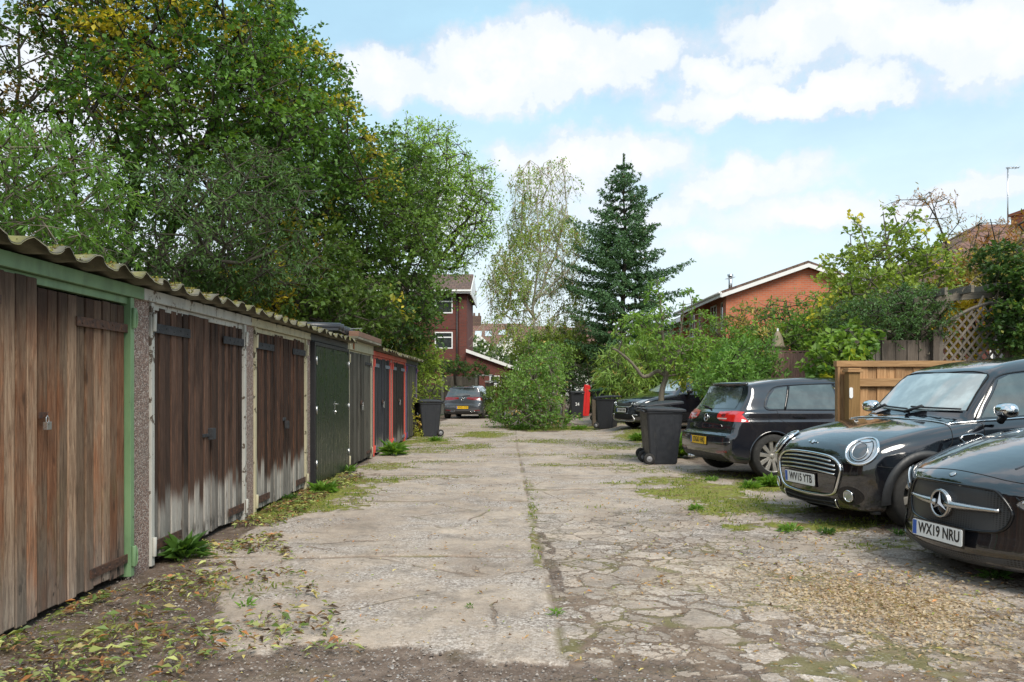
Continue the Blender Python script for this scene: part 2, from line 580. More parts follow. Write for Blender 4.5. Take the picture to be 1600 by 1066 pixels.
def mat_planks(name, kind):
    """boarded door timber. 'tint' attribute: r = random per board, g = board index noise"""
    m, N, b, out, oc = _new(name)
    at_ = N.n('ShaderNodeAttribute', attribute_name='tint')
    sp = N.n('ShaderNodeSeparateColor', ins={0: at_.outputs[0]})
    rnd, rnd2 = sp.outputs[0], sp.outputs[1]
    sep = N.n('ShaderNodeSeparateXYZ', ins={0: oc})
    z = sep.outputs[2]
    off = N.n('ShaderNodeCombineXYZ', ins={0: N.math('MULTIPLY', rnd, 37.0), 1: N.math('MULTIPLY', rnd2, 11.0), 2: N.math('MULTIPLY', rnd, 19.0)})
    p = N.n('ShaderNodeVectorMath', operation='ADD', ins={0: oc, 1: off.outputs[0]}).outputs[0]
    grain = N.noise(N.mapping(p, (17, 17, 1.3)), 3.0, 8, 0.74, 0.9)
    fine = N.noise(N.mapping(p, (90, 90, 6)), 1.6, 5, 0.75)
    kn = N.n('ShaderNodeTexVoronoi', feature='F1', ins={'Vector': N.mapping(p, (5, 5, 1.9)), 'Scale': 1.25, 'Randomness': 1.0})
    knot = N.smooth(kn.outputs['Distance'], 0.14, 0.035)
    mott = N.noise(N.mapping(p, (3, 3, 1.0)), 1.6, 5, 0.6)
    if kind == 'bare':
        c = N.ramp(grain, [(0.2, (0.045, 0.028, 0.02)), (0.40, (0.16, 0.095, 0.058)), (0.55, (0.29, 0.19, 0.122)), (0.8, (0.47, 0.345, 0.24))])
        warm = N.smooth(N.math('ADD', mott, N.math('MULTIPLY', rnd2, 0.35)), 0.62, 0.88, 0, 0.75)
        c = N.mix(warm, c, N.mix(1.0, c, (1.05, 0.62, 0.42), 'MULTIPLY'))
        grey = N.smooth(N.math('ADD', z, N.math('MULTIPLY', mott, 0.8)), 1.0, 0.25, 0, 0.55)
        c = N.mix(grey, c, N.ramp(grain, [(0.2, (0.10, 0.09, 0.08)), (0.5, (0.27, 0.255, 0.23)), (0.85, (0.42, 0.40, 0.37))]))
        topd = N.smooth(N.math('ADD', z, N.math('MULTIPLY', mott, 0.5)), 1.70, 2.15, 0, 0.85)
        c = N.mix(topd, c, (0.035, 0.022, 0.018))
        alg = N.smooth(N.noise(p, 2.4, 4), 0.58, 0.74, 0, 0.35)
        c = N.mix(N.math('MULTIPLY', alg, N.smooth(z, 1.2, .2)), c, (0.15, 0.15, 0.045))
        mould = N.math('MULTIPLY', N.smooth(N.noise(N.mapping(p, (3, 3, 1.3)), 2.6, 6, 0.7), 0.55, 0.64), N.smooth(z, 0.38, 0.10))
        c = N.mix(mould, c, (0.022, 0.02, 0.018))
        var = N.smooth(rnd, 0, 1, 0.6, 1.3)
    else:
        if kind == 'stain_brown':
            stain = N.ramp(grain, [(0.25, (0.018, 0.012, 0.010)), (0.5, (0.062, 0.033, 0.022)), (0.85, (0.165, 0.092, 0.060))])
            split, sharp = 0.40, 0.07
        elif kind == 'stain_black':
            stain = N.ramp(grain, [(0.25, (0.010, 0.007, 0.006)), (0.5, (0.045, 0.021, 0.013)), (0.8, (0.19, 0.085, 0.042))])
            split, sharp = 0.42, 0.07
        elif kind == 'grey_brown':
            stain = N.ramp(grain, [(0.25, (0.05, 0.045, 0.037)), (0.55, (0.075, 0.07, 0.058)), (0.85, (0.10, 0.09, 0.075))])
            split, sharp = -0.5, 0.1
        elif kind == 'ink':
            stain = N.ramp(grain, [(0.25, (0.014, 0.015, 0.02)), (0.55, (0.028, 0.028, 0.036)), (0.85, (0.05, 0.048, 0.055))])
            split, sharp = 0.1, 0.25
        else:
            stain = N.ramp(grain, [(0.25, (0.012, 0.009, 0.009)), (0.55, (0.024, 0.017, 0.017)), (0.85, (0.055, 0.035, 0.032))])
            split, sharp = 0.22, 0.2
        grey = N.ramp(grain, [(0.2, (0.10, 0.088, 0.078)), (0.5, (0.27, 0.245, 0.215)), (0.85, (0.43, 0.40, 0.355))])
        jag = N.math('ADD', N.math('MULTIPLY', N.math('SUBTRACT', rnd, 0.5), 0.24), N.math('MULTIPLY', N.math('SUBTRACT', grain, 0.5), 0.42))
        f = N.smooth(N.math('ADD', z, jag), split + sharp, split - sharp)
        c = N.mix(f, stain, grey)
        streak = N.math('MULTIPLY', N.smooth(N.noise(N.mapping(p, (20, 20, 1.0)), 2.0, 5, 0.6), 0.6, 0.78), N.smooth(z, 1.7, 0.5, 0, 0.5))
        c = N.mix(streak, c, (0.16, 0.13, 0.11))
        low = N.math('MULTIPLY', N.smooth(N.noise(N.mapping(p, (3, 3, 1.3)), 2.6, 6, 0.7), 0.5, 0.62), N.smooth(z, 0.3, 0.03))
        c = N.mix(low, c, (0.03, 0.026, 0.022))
        var = N.smooth(rnd2, 0, 1, 0.55, 1.45)
        blk = N.math('MULTIPLY', N.smooth(N.noise(N.mapping(p, (2.2, 2.2, .7)), 1.5, 5, 0.6), 0.52, 0.68, 0, .8), N.smooth(z, .5, .7))
        c = N.mix(blk, c, N.mix(1.0, c, (.30, .28, .28), 'MULTIPLY'))
    c = N.mix(N.math('MULTIPLY', knot, 0.75), c, (0.07, 0.038, 0.022))
    sc3 = N.n('ShaderNodeCombineXYZ', ins={0: var, 1: var, 2: var})
    c = N.mix(1.0, c, sc3.outputs[0], 'MULTIPLY')
    c = N.mix(N.smooth(fine, 0.53, 0.72, 0, 0.7), c, (0.03, 0.024, 0.02))
    N.set(b, 'Base Color', c)
    b.inputs['Roughness'].default_value = 0.85 if kind in ('bare', 'stain_brown', 'stain_black') else 0.6
    b.inputs['Specular IOR Level'].default_value = 0.25
    bump(N, b, N.math('ADD', grain, N.math('MULTIPLY', fine, 0.5)), 0.6, 0.006)
    return m


def mat_peel(name, col, under=(0.12, 0.085, 0.06), amt=0.35, grime=0.35, fadec=None):
    """old gloss paint, flaking and stained"""
    if name in _MC: return _MC[name]
    m, N, b, out, oc = _new(name)
    n1 = N.noise(oc, 7.0, 7, 0.68, 0.5)
    n2 = N.noise(oc, 24.0, 5, 0.65, 0.3)
    c = N.mix(N.noise(oc, 3.0, 4), tuple(x * .82 for x in col), fadec or tuple(min(1, x * 1.15) for x in col))
    g = N.smooth(N.noise(N.mapping(oc, (2, 2, 0.6)), 3.0, 6, 0.7), 0.42, 0.75, 0, grime)
    c = N.mix(g, c, tuple(x * .35 + .02 for x in col))
    f = N.smooth(N.math('ADD', N.math('MULTIPLY', n1, 0.65), N.math('MULTIPLY', n2, 0.35)), 0.66 - amt * 0.25, 0.69 - amt * 0.25)
    c = N.mix(f, c, N.mix(n2, under, tuple(x * .4 for x in under)))
    N.set(b, 'Base Color', c)
    N.set(b, 'Roughness', N.smooth(f, 0, 1, 0.5, 0.9))
    bump(N, b, N.math('SUBTRACT', N.math('MULTIPLY', n2, 0.3), f), 0.5, 0.003)
    _MC[name] = m
    return m


def mat_rust(name='rusty iron', a=(0.035, 0.024, 0.022), c2=(0.16, 0.07, 0.035)):
    if name in _MC: return _MC[name]
    m, N, b, out, oc = _new(name)
    n = N.noise(oc, 22, 7, 0.7, 0.5)
    N.set(b, 'Base Color', N.ramp(n, [(0.35, a), (0.55, tuple((x + y) / 2 for x, y in zip(a, c2))), (0.72, c2)]))
    b.inputs['Roughness'].default_value = 0.8
    b.inputs['Metallic'].default_value = 0.2
    bump(N, b, n, 0.7, 0.004)
    _MC[name] = m
    return m


def mat_pebbledash():
    m, N, b, out, oc = _new('pebbledash')
    v = N.n('ShaderNodeTexVoronoi', feature='F1', ins={'Vector': oc, 'Scale': 85.0})
    e = N.n('ShaderNodeTexVoronoi', feature='DISTANCE_TO_EDGE', ins={'Vector': oc, 'Scale': 85.0})
    s = N.n('ShaderNodeSeparateColor', ins={0: v.outputs['Color']})
    c = N.ramp(s.outputs[0], [(0.0, (0.12, 0.075, 0.06)), (0.3, (0.27, 0.165, 0.13)), (0.6, (0.36, 0.25, 0.20)), (0.8, (0.45, 0.36, 0.31)), (1.0, (0.55, 0.47, 0.42))])
    c = N.mix(N.smooth(e.outputs[0], 0.0, 0.12), (0.10, 0.085, 0.075), c)
    g = N.smooth(N.noise(oc, 2.0, 5), 0.4, 0.75, 0, 0.45)
    c = N.mix(g, c, (0.13, 0.12, 0.10))
    N.set(b, 'Base Color', c)
    b.inputs['Roughness'].default_value = 0.85
    bump(N, b, N.smooth(v.outputs['Distance'], 0.6, 0.0), 0.8, 0.008)
    return m


def mat_roof_sheet():
    m, N, b, out, oc = _new('corrugated cement sheet')
    n = N.noise(oc, 5, 7, 0.65)
    c = N.ramp(n, [(0.3, (0.09, 0.085, 0.06)), (0.55, (0.19, 0.175, 0.13)), (0.75, (0.32, 0.30, 0.235))])
    geo = N.n('ShaderNodeNewGeometry')
    sp = N.n('ShaderNodeSeparateXYZ', ins={0: geo.outputs['Normal']})
    up = N.smooth(sp.outputs[2], 0.1, 0.6)
    ms = N.math('MULTIPLY', up, N.smooth(N.noise(oc, 6.5, 6, 0.75), 0.46, 0.56, 0, .85))
    c = N.mix(ms, c, N.mix(N.noise(oc, 30, 4), (0.09, 0.085, 0.02), (0.21, 0.20, 0.05)))
    N.set(b, 'Base Color', c)
    b.inputs['Roughness'].default_value = 0.95
    bump(N, b, N.noise(oc, 60, 4), 0.4, 0.004)
    return m


def mat_brick(name, c1, c2, mortar, scale=1.0, axis='xz', hang=False):
    if name in _MC: return _MC[name]
    m, N, b, out, oc = _new(name)
    sep = N.n('ShaderNodeSeparateXYZ', ins={0: oc})
    u = sep.outputs[0]
    if axis == 'auto':
        u = N.math('ADD', sep.outputs[0], sep.outputs[1])
    cb = N.n('ShaderNodeCombineXYZ', ins={0: u, 1: sep.outputs[2], 2: 0.0})
    br = N.n('ShaderNodeTexBrick', ins={'Vector': cb.outputs[0], 'Color1': (*c1, 1), 'Color2': (*c2, 1), 'Mortar': (*mortar, 1),
                                        'Scale': scale, 'Mortar Size': 0.012, 'Brick Width': 0.235, 'Row Height': 0.085, 'Bias': 0.0, 'Mortar Smooth': 0.2})
    c = N.mix(N.smooth(N.noise(oc, 1.2, 6, 0.65), 0.3, 0.75, 0, 0.4), br.outputs[0], tuple(x * .55 for x in c1))
    c = N.mix(N.noise(oc, 14, 4), c, N.mix(1.0, c, (0.75, 0.75, 0.75), 'MULTIPLY'))
    N.set(b, 'Base Color', c)
    b.inputs['Roughness'].default_value = 0.9
    bump(N, b, br.outputs['Fac'], -0.4, 0.01)
    _MC[name] = m
    return m


def mat_tiles(name, c1, c2, scale=1.0, moss=0.2):
    if name in _MC: return _MC[name]
    m, N, b, out, oc = _new(name)
    sep = N.n('ShaderNodeSeparateXYZ', ins={0: oc})
    u = N.math('ADD', sep.outputs[0], N.math('MULTIPLY', sep.outputs[1], 0.001))
    cb = N.n('ShaderNodeCombineXYZ', ins={0: u, 1: N.math('MULTIPLY', sep.outputs[2], 1.6), 2: 0.0})
    br = N.n('ShaderNodeTexBrick', ins={'Vector': cb.outputs[0], 'Color1': (*c1, 1), 'Color2': (*c2, 1), 'Mortar': (*[x * .3 for x in c1], 1),
                                        'Scale': scale, 'Mortar Size': 0.02, 'Brick Width': 0.3, 'Row Height': 0.3, 'Mortar Smooth': 0.3})
    c = N.mix(N.smooth(N.noise(oc, 0.9, 6, 0.7), 0.45, 0.7, 0, moss), br.outputs[0], (0.11, 0.11, 0.05))
    N.set(b, 'Base Color', c)
    b.inputs['Roughness'].default_value = 0.9
    bump(N, b, br.outputs['Fac'], -0.6, 0.02)
    _MC[name] = m
    return m


def mat_timber(name, a, c2, grey=0.0, zs=1.0, ax='z'):
    """sawn fence timber; tint.r random per board"""
    if name in _MC: return _MC[name]
    m, N, b, out, oc = _new(name)
    at_ = N.n('ShaderNodeAttribute', attribute_name='tint')
    sp = N.n('ShaderNodeSeparateColor', ins={0: at_.outputs[0]})
    off = N.n('ShaderNodeCombineXYZ', ins={0: N.math('MULTIPLY', sp.outputs[0], 31.0), 1: N.math('MULTIPLY', sp.outputs[0], 7.0), 2: N.math('MULTIPLY', sp.outputs[0], 13.0)})
    p = N.n('ShaderNodeVectorMath', operation='ADD', ins={0: oc, 1: off.outputs[0]}).outputs[0]
    s = (20, 20, 1.4) if ax == 'z' else (1.4, 20, 20)
    g = N.noise(N.mapping(p, s), 2.5, 6, 0.65, 0.6)
    c = N.ramp(g, [(0.25, tuple(x * .55 for x in a)), (0.5, a), (0.8, c2)])
    v = N.smooth(sp.outputs[0], 0, 1, 0.78, 1.18)
    cc = N.n('ShaderNodeCombineXYZ', ins={0: v, 1: v, 2: v})
    c = N.mix(1.0, c, cc.outputs[0], 'MULTIPLY')
    st = N.smooth(N.noise(oc, 1.5, 5), 0.5, 0.8, 0, 0.5)
    c = N.mix(st, c, tuple(x * .45 for x in a))
    N.set(b, 'Base Color', c)
    b.inputs['Roughness'].default_value = 0.85
    bump(N, b, g, 0.4, 0.004)
    _MC[name] = m
    return m


M_FOL = mat_foliage('foliage', .38, .5, 1.45)
M_FOL_D = mat_foliage('foliage thin', 0.45, .5, 1.75)
M_NEEDLE = mat_foliage('needles', 0.15, 0.6, 1.3)
M_BARK = mat_bark('dark bark', (0.028, 0.024, 0.018), (0.075, 0.062, 0.045))
M_BARK2 = mat_bark('grey bark', (0.09, 0.08, 0.06), (0.2, 0.17, 0.13), 16, 0.2)
M_CHROME = pm('chrome', (0.78, 0.79, 0.8), 0.10, 1.0, 0.03)
M_SILVER = pm('satin silver', (0.55, 0.55, 0.55), 0.28, 1.0, 0.05)
M_PLAST = pm('black plastic', (0.022, 0.023, 0.025), 0.5, 0, 0.2, 8, 0.15, 250)
M_PIANO = pm('gloss black', (0.008, 0.008, 0.009), 0.12, 0, 0.2)
M_VOID = pm('dark recess', (0.006, 0.006, 0.006), 0.9, 0, 0.2)
M_TYRE = pm('tyre rubber', (0.022, 0.021, 0.02), 0.85, 0, 0.25, 10, 0.3, 120, dirt=0.35, dirtcol=(0.07, 0.06, 0.05))
M_RED = pm('red lens', (0.55, 0.012, 0.01), 0.12, 0, 0.2, 12, coat=1)
M_REDD = pm('dark red lens', (0.16, 0.006, 0.008), 0.12, 0, 0.2, 12, coat=1)
M_CLEAR = pm('lamp glass', (0.42, 0.44, 0.46), 0.12, 0.6, 0.35, 18, coat=1)
M_GLASS = mat_glass('tinted glass')
M_HGLASS = mat_glass('window glass', (0.03, 0.035, 0.035), 0.04)
M_WHITEPL = pm('plate white', (0.80, 0.80, 0.78), 0.35, 0, 0.04, dirt=0.12)
M_YELPL = pm('plate yellow', (0.82, 0.50, 0.02), 0.35, 0, 0.06, dirt=0.1)
M_BLUEPL = pm('plate blue', (0.02, 0.10, 0.42), 0.35)
M_INK = pm('plate ink', (0.012, 0.012, 0.013), 0.4)
# ------------------------------------------------------------------ ground
def P2G(px, py):
    Y = CAMZ * FPX / (py - 607)
    return (px - 800) / FPX * Y, Y


MOSS = [(845, 690, 60, 3, .7), (915, 728, 90, 3, .7), (962, 700, 45, 5, .8), (700, 745, 50, 3, .6), (740, 700, 30, 6, .7), (830, 712, 80, 2, .6), (1000, 757, 70, 3, .8), (620, 748, 50, 3, .6), (690, 722, 60, 2, .6), (905, 795, 80, 3, .4), (1010, 800, 60, 3, .5), (500, 776, 85, 20, 1), (440, 800, 70, 12, .9), (560, 752, 60, 8, .9), (610, 728, 40, 6, .8), (665, 690, 45, 6, 1), (700, 700, 60, 4, .6), (755, 679, 42, 5, 1), (650, 705, 60, 5, .7),
        (1100, 768, 90, 16, 1), (1165, 790, 90, 18, .9), (1060, 752, 60, 8, .8), (1190, 762, 50, 10, 1), (1240, 822, 110, 11, 1), (1120, 800, 60, 9, .8), (1330, 822, 60, 8, .7), (1420, 855, 100, 8, .6),
        (1020, 686, 55, 10, 1), (960, 714, 70, 4, .7), (930, 695, 60, 4, .5), (880, 690, 50, 3, .4), (1010, 735, 60, 5, .6), (900, 670, 60, 4, .9), (820, 668, 60, 5, .9), (1150, 745, 90, 8, .7),
        (290, 872, 50, 12, .6), (700, 665, 30, 3, .5), (1000, 668, 30, 5, .8), (740, 742, 60, 3, .35), (1180, 846, 90, 4, .3), (330, 925, 120, 20, .45), (140, 985, 150, 30, .6),
        (832, 820, 8, 50, .6), (830, 770, 8, 30, .5)]


def moss_mask(X, Y):
    m = np.zeros_like(X)
    n = fbm(X, Y, 2.2, 4, 5)
    n2 = fbm(X, Y, 9, 3, 9)
    for px, py, rx, ry, w in MOSS:
        cx, cy = P2G(px, py)
        r1 = rx / FPX * cy
        r2 = ry * cy * cy / (CAMZ * FPX)
        d = np.sqrt(((X - cx) / r1) ** 2 + ((Y - cy) / r2) ** 2)
        m = np.maximum(m, w * sstep(1.35 - d + (n - .5) * 1.6 + (n2 - .5) * .8, 0.0, 0.8))
    return m


def edge_x(Y):
    """left margin of bare soil in front of the garages"""
    return np.interp(Y, [2, 4.2, 5, 6, 7.5, 10, 14, 22, 40], [-1.2, -1.35, -1.85, -2.25, -2.4, -2.45, -2.5, -2.6, -2.6])


def dirt_mask(X, Y):
    n = fbm(X, Y, 1.3, 5, 2) - .5
    n2 = fbm(X, Y, 7, 3, 12) - .5
    left = sstep(edge_x(Y) - X + n * 0.7 + n2 * .2, -0.05, 0.25)
    front_edge = np.interp(X, [-3, -1.4, -0.6, 0.1, 0.5, 0.9, 1.6, 2.2, 3.0], [4.4, 4.25, 4.3, 4.05, 4.1, 3.8, 3.5, 3.2, 2.9])
    front = sstep(front_edge - .12 - Y + n * 1.1 + n2 * .3, -0.08, 0.25)
    gap = sstep(0.03 - np.abs(X - np.interp(Y, [4, 5, 6, 8], [.36, .32, .29, .25])) + n * .22, -0.02, .06) * sstep(8.3 - Y, 0, .6)
    right = sstep(X - np.interp(Y, [3, 5, 7, 9, 12, 16, 24], [4.4, 3.6, 3.1, 2.9, 2.9, 2.9, 3.4]) + n * .9, 0, .5) * .7
    bed = sstep(1.25 - np.sqrt(((X - 1.0) / 1.25) ** 2 + ((Y - 27.6) / 2.6) ** 2) + n * .9, 0, .3)
    bed2 = sstep(Y - 31 + n * 3, 0, 1.5) * sstep(X - 0.2 + n, 0, .4)
    return np.clip(np.maximum.reduce([left, front, gap, right, bed, bed2 * .9]), 0, 1)


def build_ground():
    # lane and parking strip: dense sheet
    xs = np.concatenate([np.arange(-3.4, 4.0, 0.022), np.arange(4.0, 10.5, 0.08)])
    ys = [1.2]
    while ys[-1] < 52:
        ys.append(ys[-1] + max(0.02, 0.0052 * ys[-1]))
    ys = np.array(ys)
    X, Y = np.meshgrid(xs, ys)
    h = ground_h(X, Y)
    dirt = dirt_mask(X, Y)
    moss = moss_mask(X, Y)
    wob = (fbm(X, Y, 3.0, 3, 8) - .5)
    # slab joints
    jl = np.array([6.33, 9.45, 12.3, 15.4, 18.6, 22.0, 25.5, 29.0])
    jr = np.array([8.55, 10.6, 13.2, 16.2, 19.6, 23.4, 27.5])
    dl = np.min(np.abs(Y[..., None] - (jl + 0.0) - (wob * .12)[..., None]), -1)
    dr = np.min(np.abs(Y[..., None] - (jr + 0.0) - (wob * .25)[..., None]), -1)
    seam = np.interp(Y, [3, 5, 7.8, 18, 40], [.26, .25, .21, .11, .1]) + wob * .03
    isl = X < seam
    wj = 0.012 + 0.004 * Y * .5
    joint = np.where(isl, sstep(wj - dl, -wj, wj), sstep(wj * 1.3 - dr, -wj, wj))
    joint = joint * sstep(fbm(X, Y, 1.5, 3, 33), .32, .5)
    joint = np.maximum(joint, sstep(0.022 - np.abs(X - seam) + wob * .03, -.012, .012) * (.15 + .6 * sstep(fbm(X, Y, 2.2, 3, 34), .38, .55)))
    # crack density: r. cracked right foreground
    ck = (~isl) * sstep(8.6 - Y + wob * 2, -.2, .4) * 1.0
    ckw = np.clip(np.interp(Y, [3, 4.2, 5.2, 6.5, 8.5], [0.16, 0.075, 0.030, 0.015, 0.009]) + (fbm(X, Y, 1.1, 3, 21) - .5) * .07, 0.005, .4)
    far = (1 - ck)
    tan = sstep(1.25 - np.sqrt(((X - 2.25) / .55) ** 2 + ((Y - 4.85) / .75) ** 2) + (fbm(X, Y, 3, 4, 30) - .5) * 1.6, 0, .7)
    tan = np.maximum(tan, .55 * sstep(1.2 - np.sqrt(((X - 1.6) / 1.0) ** 2 + ((Y - 5.6) / .7) ** 2) + (fbm(X, Y, 4, 4, 31) - .5) * 2.2, 0, .8))
    # relief
    cells = (fbm(X, Y, 2.0, 4, 40) - .5)
    z = h + 0.02 * cells - 0.018 * dirt * (1 - ck) - 0.012 * joint + 0.012 * moss
    z = z + dirt * 0.012 * (fbm(X, Y, 14, 3, 50) - .5)
    ny, nx = X.shape
    V = np.stack([X, Y, z], -1).reshape(-1, 3)
    i = np.arange(ny * nx).reshape(ny, nx)
    F = np.stack([i[:-1, :-1], i[:-1, 1:], i[1:, 1:], i[1:, :-1]], -1).reshape(-1, 4)
    c1 = np.stack([dirt, moss, joint], -1).reshape(-1, 3)
    c2 = np.stack([ck, ckw, tan], -1).reshape(-1, 3)
    me = npmesh('lane', V, F, True, None, {'masks': c1, 'masks2': c2})
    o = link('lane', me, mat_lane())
    tag(o, kind='structure')
    # wide ground
    a = np.concatenate([-np.geomspace(900, 12, 26), np.linspace(-10, 12, 23), np.geomspace(14, 900, 26)])
    b = np.concatenate([-np.geomspace(300, 6, 14), np.linspace(-4, 60, 40), np.geomspace(66, 1500, 22)])
    X, Y = np.meshgrid(a, b)
    z = ground_h(X, Y) - 0.07
    ny, nx = X.shape
    i = np.arange(ny * nx).reshape(ny, nx)
    F = np.stack([i[:-1, :-1], i[:-1, 1:], i[1:, 1:], i[1:, :-1]], -1).reshape(-1, 4)
    me = npmesh('ground', np.stack([X, Y, z], -1).reshape(-1, 3), F)
    tag(link('ground', me, pm('rough earth', (0.10, 0.10, 0.045), 0.95, 0, 0.5, 1.2, 0.4, 20)), kind='structure')


def mat_lane():
    m, N, b, out, oc = _new('old concrete lane')
    a1 = N.n('ShaderNodeAttribute', attribute_name='masks')
    a2 = N.n('ShaderNodeAttribute', attribute_name='masks2')
    s1 = N.n('ShaderNodeSeparateColor', ins={0: a1.outputs[0]})
    s2 = N.n('ShaderNodeSeparateColor', ins={0: a2.outputs[0]})
    dirt, moss, joint = s1.outputs
    ck, ckw, tan = s2.outputs
    sep = N.n('ShaderNodeSeparateXYZ', ins={0: oc})
    flat = N.n('ShaderNodeCombineXYZ', ins={0: sep.outputs[0], 1: sep.outputs[1], 2: 0.0}).outputs[0]
    # concrete with exposed aggregate
    big = N.noise(flat, 0.9, 6, 0.62, 0.3)
    mid = N.noise(flat, 6.0, 6, 0.7)
    fine = N.noise(flat, 55.0, 4, 0.75)
    agg = N.n('ShaderNodeTexVoronoi', feature='F1', ins={'Vector': flat, 'Scale': 75.0})
    ags = N.n('ShaderNodeSeparateColor', ins={0: agg.outputs['Color']})
    conc = N.ramp(big, [(0.30, (0.26, 0.20, 0.152)), (0.48, (0.40, 0.32, 0.25)), (0.70, (0.51, 0.42, 0.335))])
    conc = N.mix(N.smooth(mid, 0.35, 0.72, 0.0, 0.55), conc, (0.22, 0.19, 0.165))
    grit = N.ramp(ags.outputs[0], [(0.0, (0.09, 0.08, 0.075)), (0.3, (0.22, 0.19, 0.17)), (0.65, (0.40, 0.36, 0.33)), (0.9, (0.55, 0.50, 0.46)), (1.0, (0.66, 0.62, 0.58))])
    gm = N.smooth(N.noise(flat, 1.7, 5, 0.6), 0.40, 0.66, 0.12, 0.7)
    conc = N.mix(gm, conc, grit)
    conc = N.mix(N.smooth(fine, 0.56, 0.74, 0, 0.75), conc, (0.11, 0.09, 0.075))
    conc = N.mix(N.smooth(N.noise(flat, 20.0, 5, 0.7), 0.54, 0.70, 0, 0.55), conc, (0.16, 0.13, 0.105))
    # dark stains and damp patches
    st = N.smooth(N.noise(flat, 2.6, 6, 0.72, 0.5), 0.50, 0.68, 0, 0.55)
    conc = N.mix(st, conc, (0.14, 0.12, 0.10))
    # crack nets
    wv = N.n('ShaderNodeTexNoise', ins={'Vector': flat, 'Scale': 3.2, 'Detail': 6.0, 'Roughness': 0.65})
    wsub = N.n('ShaderNodeVectorMath', operation='SUBTRACT', ins={0: wv.outputs['Color'], 1: (.5, .5, .5)})
    wsc = N.n('ShaderNodeVectorMath', operation='SCALE', ins={0: wsub.outputs[0], 'Scale': 0.32})
    wp = N.n('ShaderNodeVectorMath', operation='ADD', ins={0: flat, 1: wsc.outputs[0]}).outputs[0]
    v1 = N.n('ShaderNodeTexVoronoi', feature='DISTANCE_TO_EDGE', ins={'Vector': wp, 'Scale': 3.5, 'Randomness': 1.0})
    v1c = N.n('ShaderNodeTexVoronoi', feature='F1', ins={'Vector': wp, 'Scale': 3.5, 'Randomness': 1.0})
    v2 = N.n('ShaderNodeTexVoronoi', feature='DISTANCE_TO_EDGE', ins={'Vector': wp, 'Scale': 8.5, 'Randomness': 1.0})
    wsc3 = N.n('ShaderNodeVectorMath', operation='SCALE', ins={0: wsub.outputs[0], 'Scale': 0.14})
    wp3 = N.n('ShaderNodeVectorMath', operation='ADD', ins={0: flat, 1: wsc3.outputs[0]}).outputs[0]
    v3 = N.n('ShaderNodeTexVoronoi', feature='DISTANCE_TO_EDGE', ins={'Vector': wp3, 'Scale': 0.55, 'Randomness': 1.0})
    e1 = v1.outputs[0]
    wid = N.math('MULTIPLY', ckw, 1.0)
    c1 = N.math('MULTIPLY', N.smooth(N.math('SUBTRACT', e1, wid), 0.018, -0.008), ck)
    fm = N.smooth(N.noise(flat, 1.3, 4), 0.44, 0.56)
    c2 = N.math('MULTIPLY', N.math('MULTIPLY', N.smooth(N.math('SUBTRACT', v2.outputs[0], N.math('MULTIPLY', wid, 0.7)), 0.02, -0.008), ck), fm)
    c3 = N.math('MULTIPLY', N.smooth(v3.outputs[0], 0.008, 0.002), N.smooth(N.noise(flat, .8, 4), 0.46, 0.58, 0, 0.7))
    crack = N.math('MAXIMUM', N.math('MAXIMUM', c1, c2), N.math('MAXIMUM', c3, joint))
    # soil
    soil = N.ramp(N.noise(flat, 8, 7, 0.7), [(0.25, (0.06, 0.042, 0.032)), (0.5, (0.155, 0.115, 0.09)), (0.75, (0.29, 0.23, 0.185))])
    gv = N.n('ShaderNodeTexVoronoi', feature='F1', ins={'Vector': flat, 'Scale': 48.0})
    gs = N.n('ShaderNodeSeparateColor', ins={0: gv.outputs['Color']})
    gcol = N.ramp(gs.outputs[1], [(0.0, (0.10, 0.085, 0.075)), (0.4, (0.22, 0.19, 0.17)), (0.8, (0.36, 0.33, 0.31)), (1.0, (0.55, 0.53, 0.5))])
    gmask = N.math('MULTIPLY', N.smooth(gv.outputs['Distance'], 0.45, 0.25), N.smooth(gs.outputs[0], 0.45, 0.5))
    gmask = N.math('MULTIPLY', gmask, N.smooth(N.noise(flat, 1.4, 5), 0.36, 0.56, 0.35, 1.0))
    soil = N.mix(gmask, soil, gcol)
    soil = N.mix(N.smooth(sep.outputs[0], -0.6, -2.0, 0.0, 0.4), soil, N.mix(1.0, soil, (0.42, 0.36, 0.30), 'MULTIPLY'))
    soilmoss = N.math('MULTIPLY', N.smooth(N.noise(flat, 2.3, 5), 0.52, 0.68, 0, 0.25), dirt)
    soil = N.mix(soilmoss, soil, (0.10, 0.095, 0.025))
    dn = N.math('ADD', dirt, N.math('MULTIPLY', N.math('SUBTRACT', fine, 0.5), 0.5))
    # islands of slab stay proud of the soil where the paving breaks up
    isl = N.math('MULTIPLY', N.smooth(N.math('SUBTRACT', e1, wid), -0.01, 0.02), N.smooth(N.n('ShaderNodeSeparateColor', ins={0: v1c.outputs['Color']}).outputs[0], 0.62, 0.68))
    isl = N.math('MULTIPLY', isl, ck)
    dn = N.math('ADD', dn, N.math('MULTIPLY', N.math('SUBTRACT', N.noise(flat, 5, 6, 0.7), 0.5), 0.9))
    dm = N.math('MULTIPLY', N.smooth(dn, 0.30, 0.75), N.math('SUBTRACT', 1.0, isl))
    slabv = N.n('ShaderNodeSeparateColor', ins={0: v1c.outputs['Color']}).outputs[2]
    sv = N.smooth(slabv, 0, 1, 0.85, 1.12)
    svc = N.n('ShaderNodeCombineXYZ', ins={0: sv, 1: sv, 2: sv}).outputs[0]
    conc = N.mix(ck, conc, N.mix(1.0, conc, svc, 'MULTIPLY'))
    tancol = N.ramp(gs.outputs[2], [(0.0, (0.16, 0.11, 0.075)), (0.4, (0.34, 0.26, 0.18)), (0.8, (0.48, 0.40, 0.29)), (1.0, (0.58, 0.51, 0.41))])
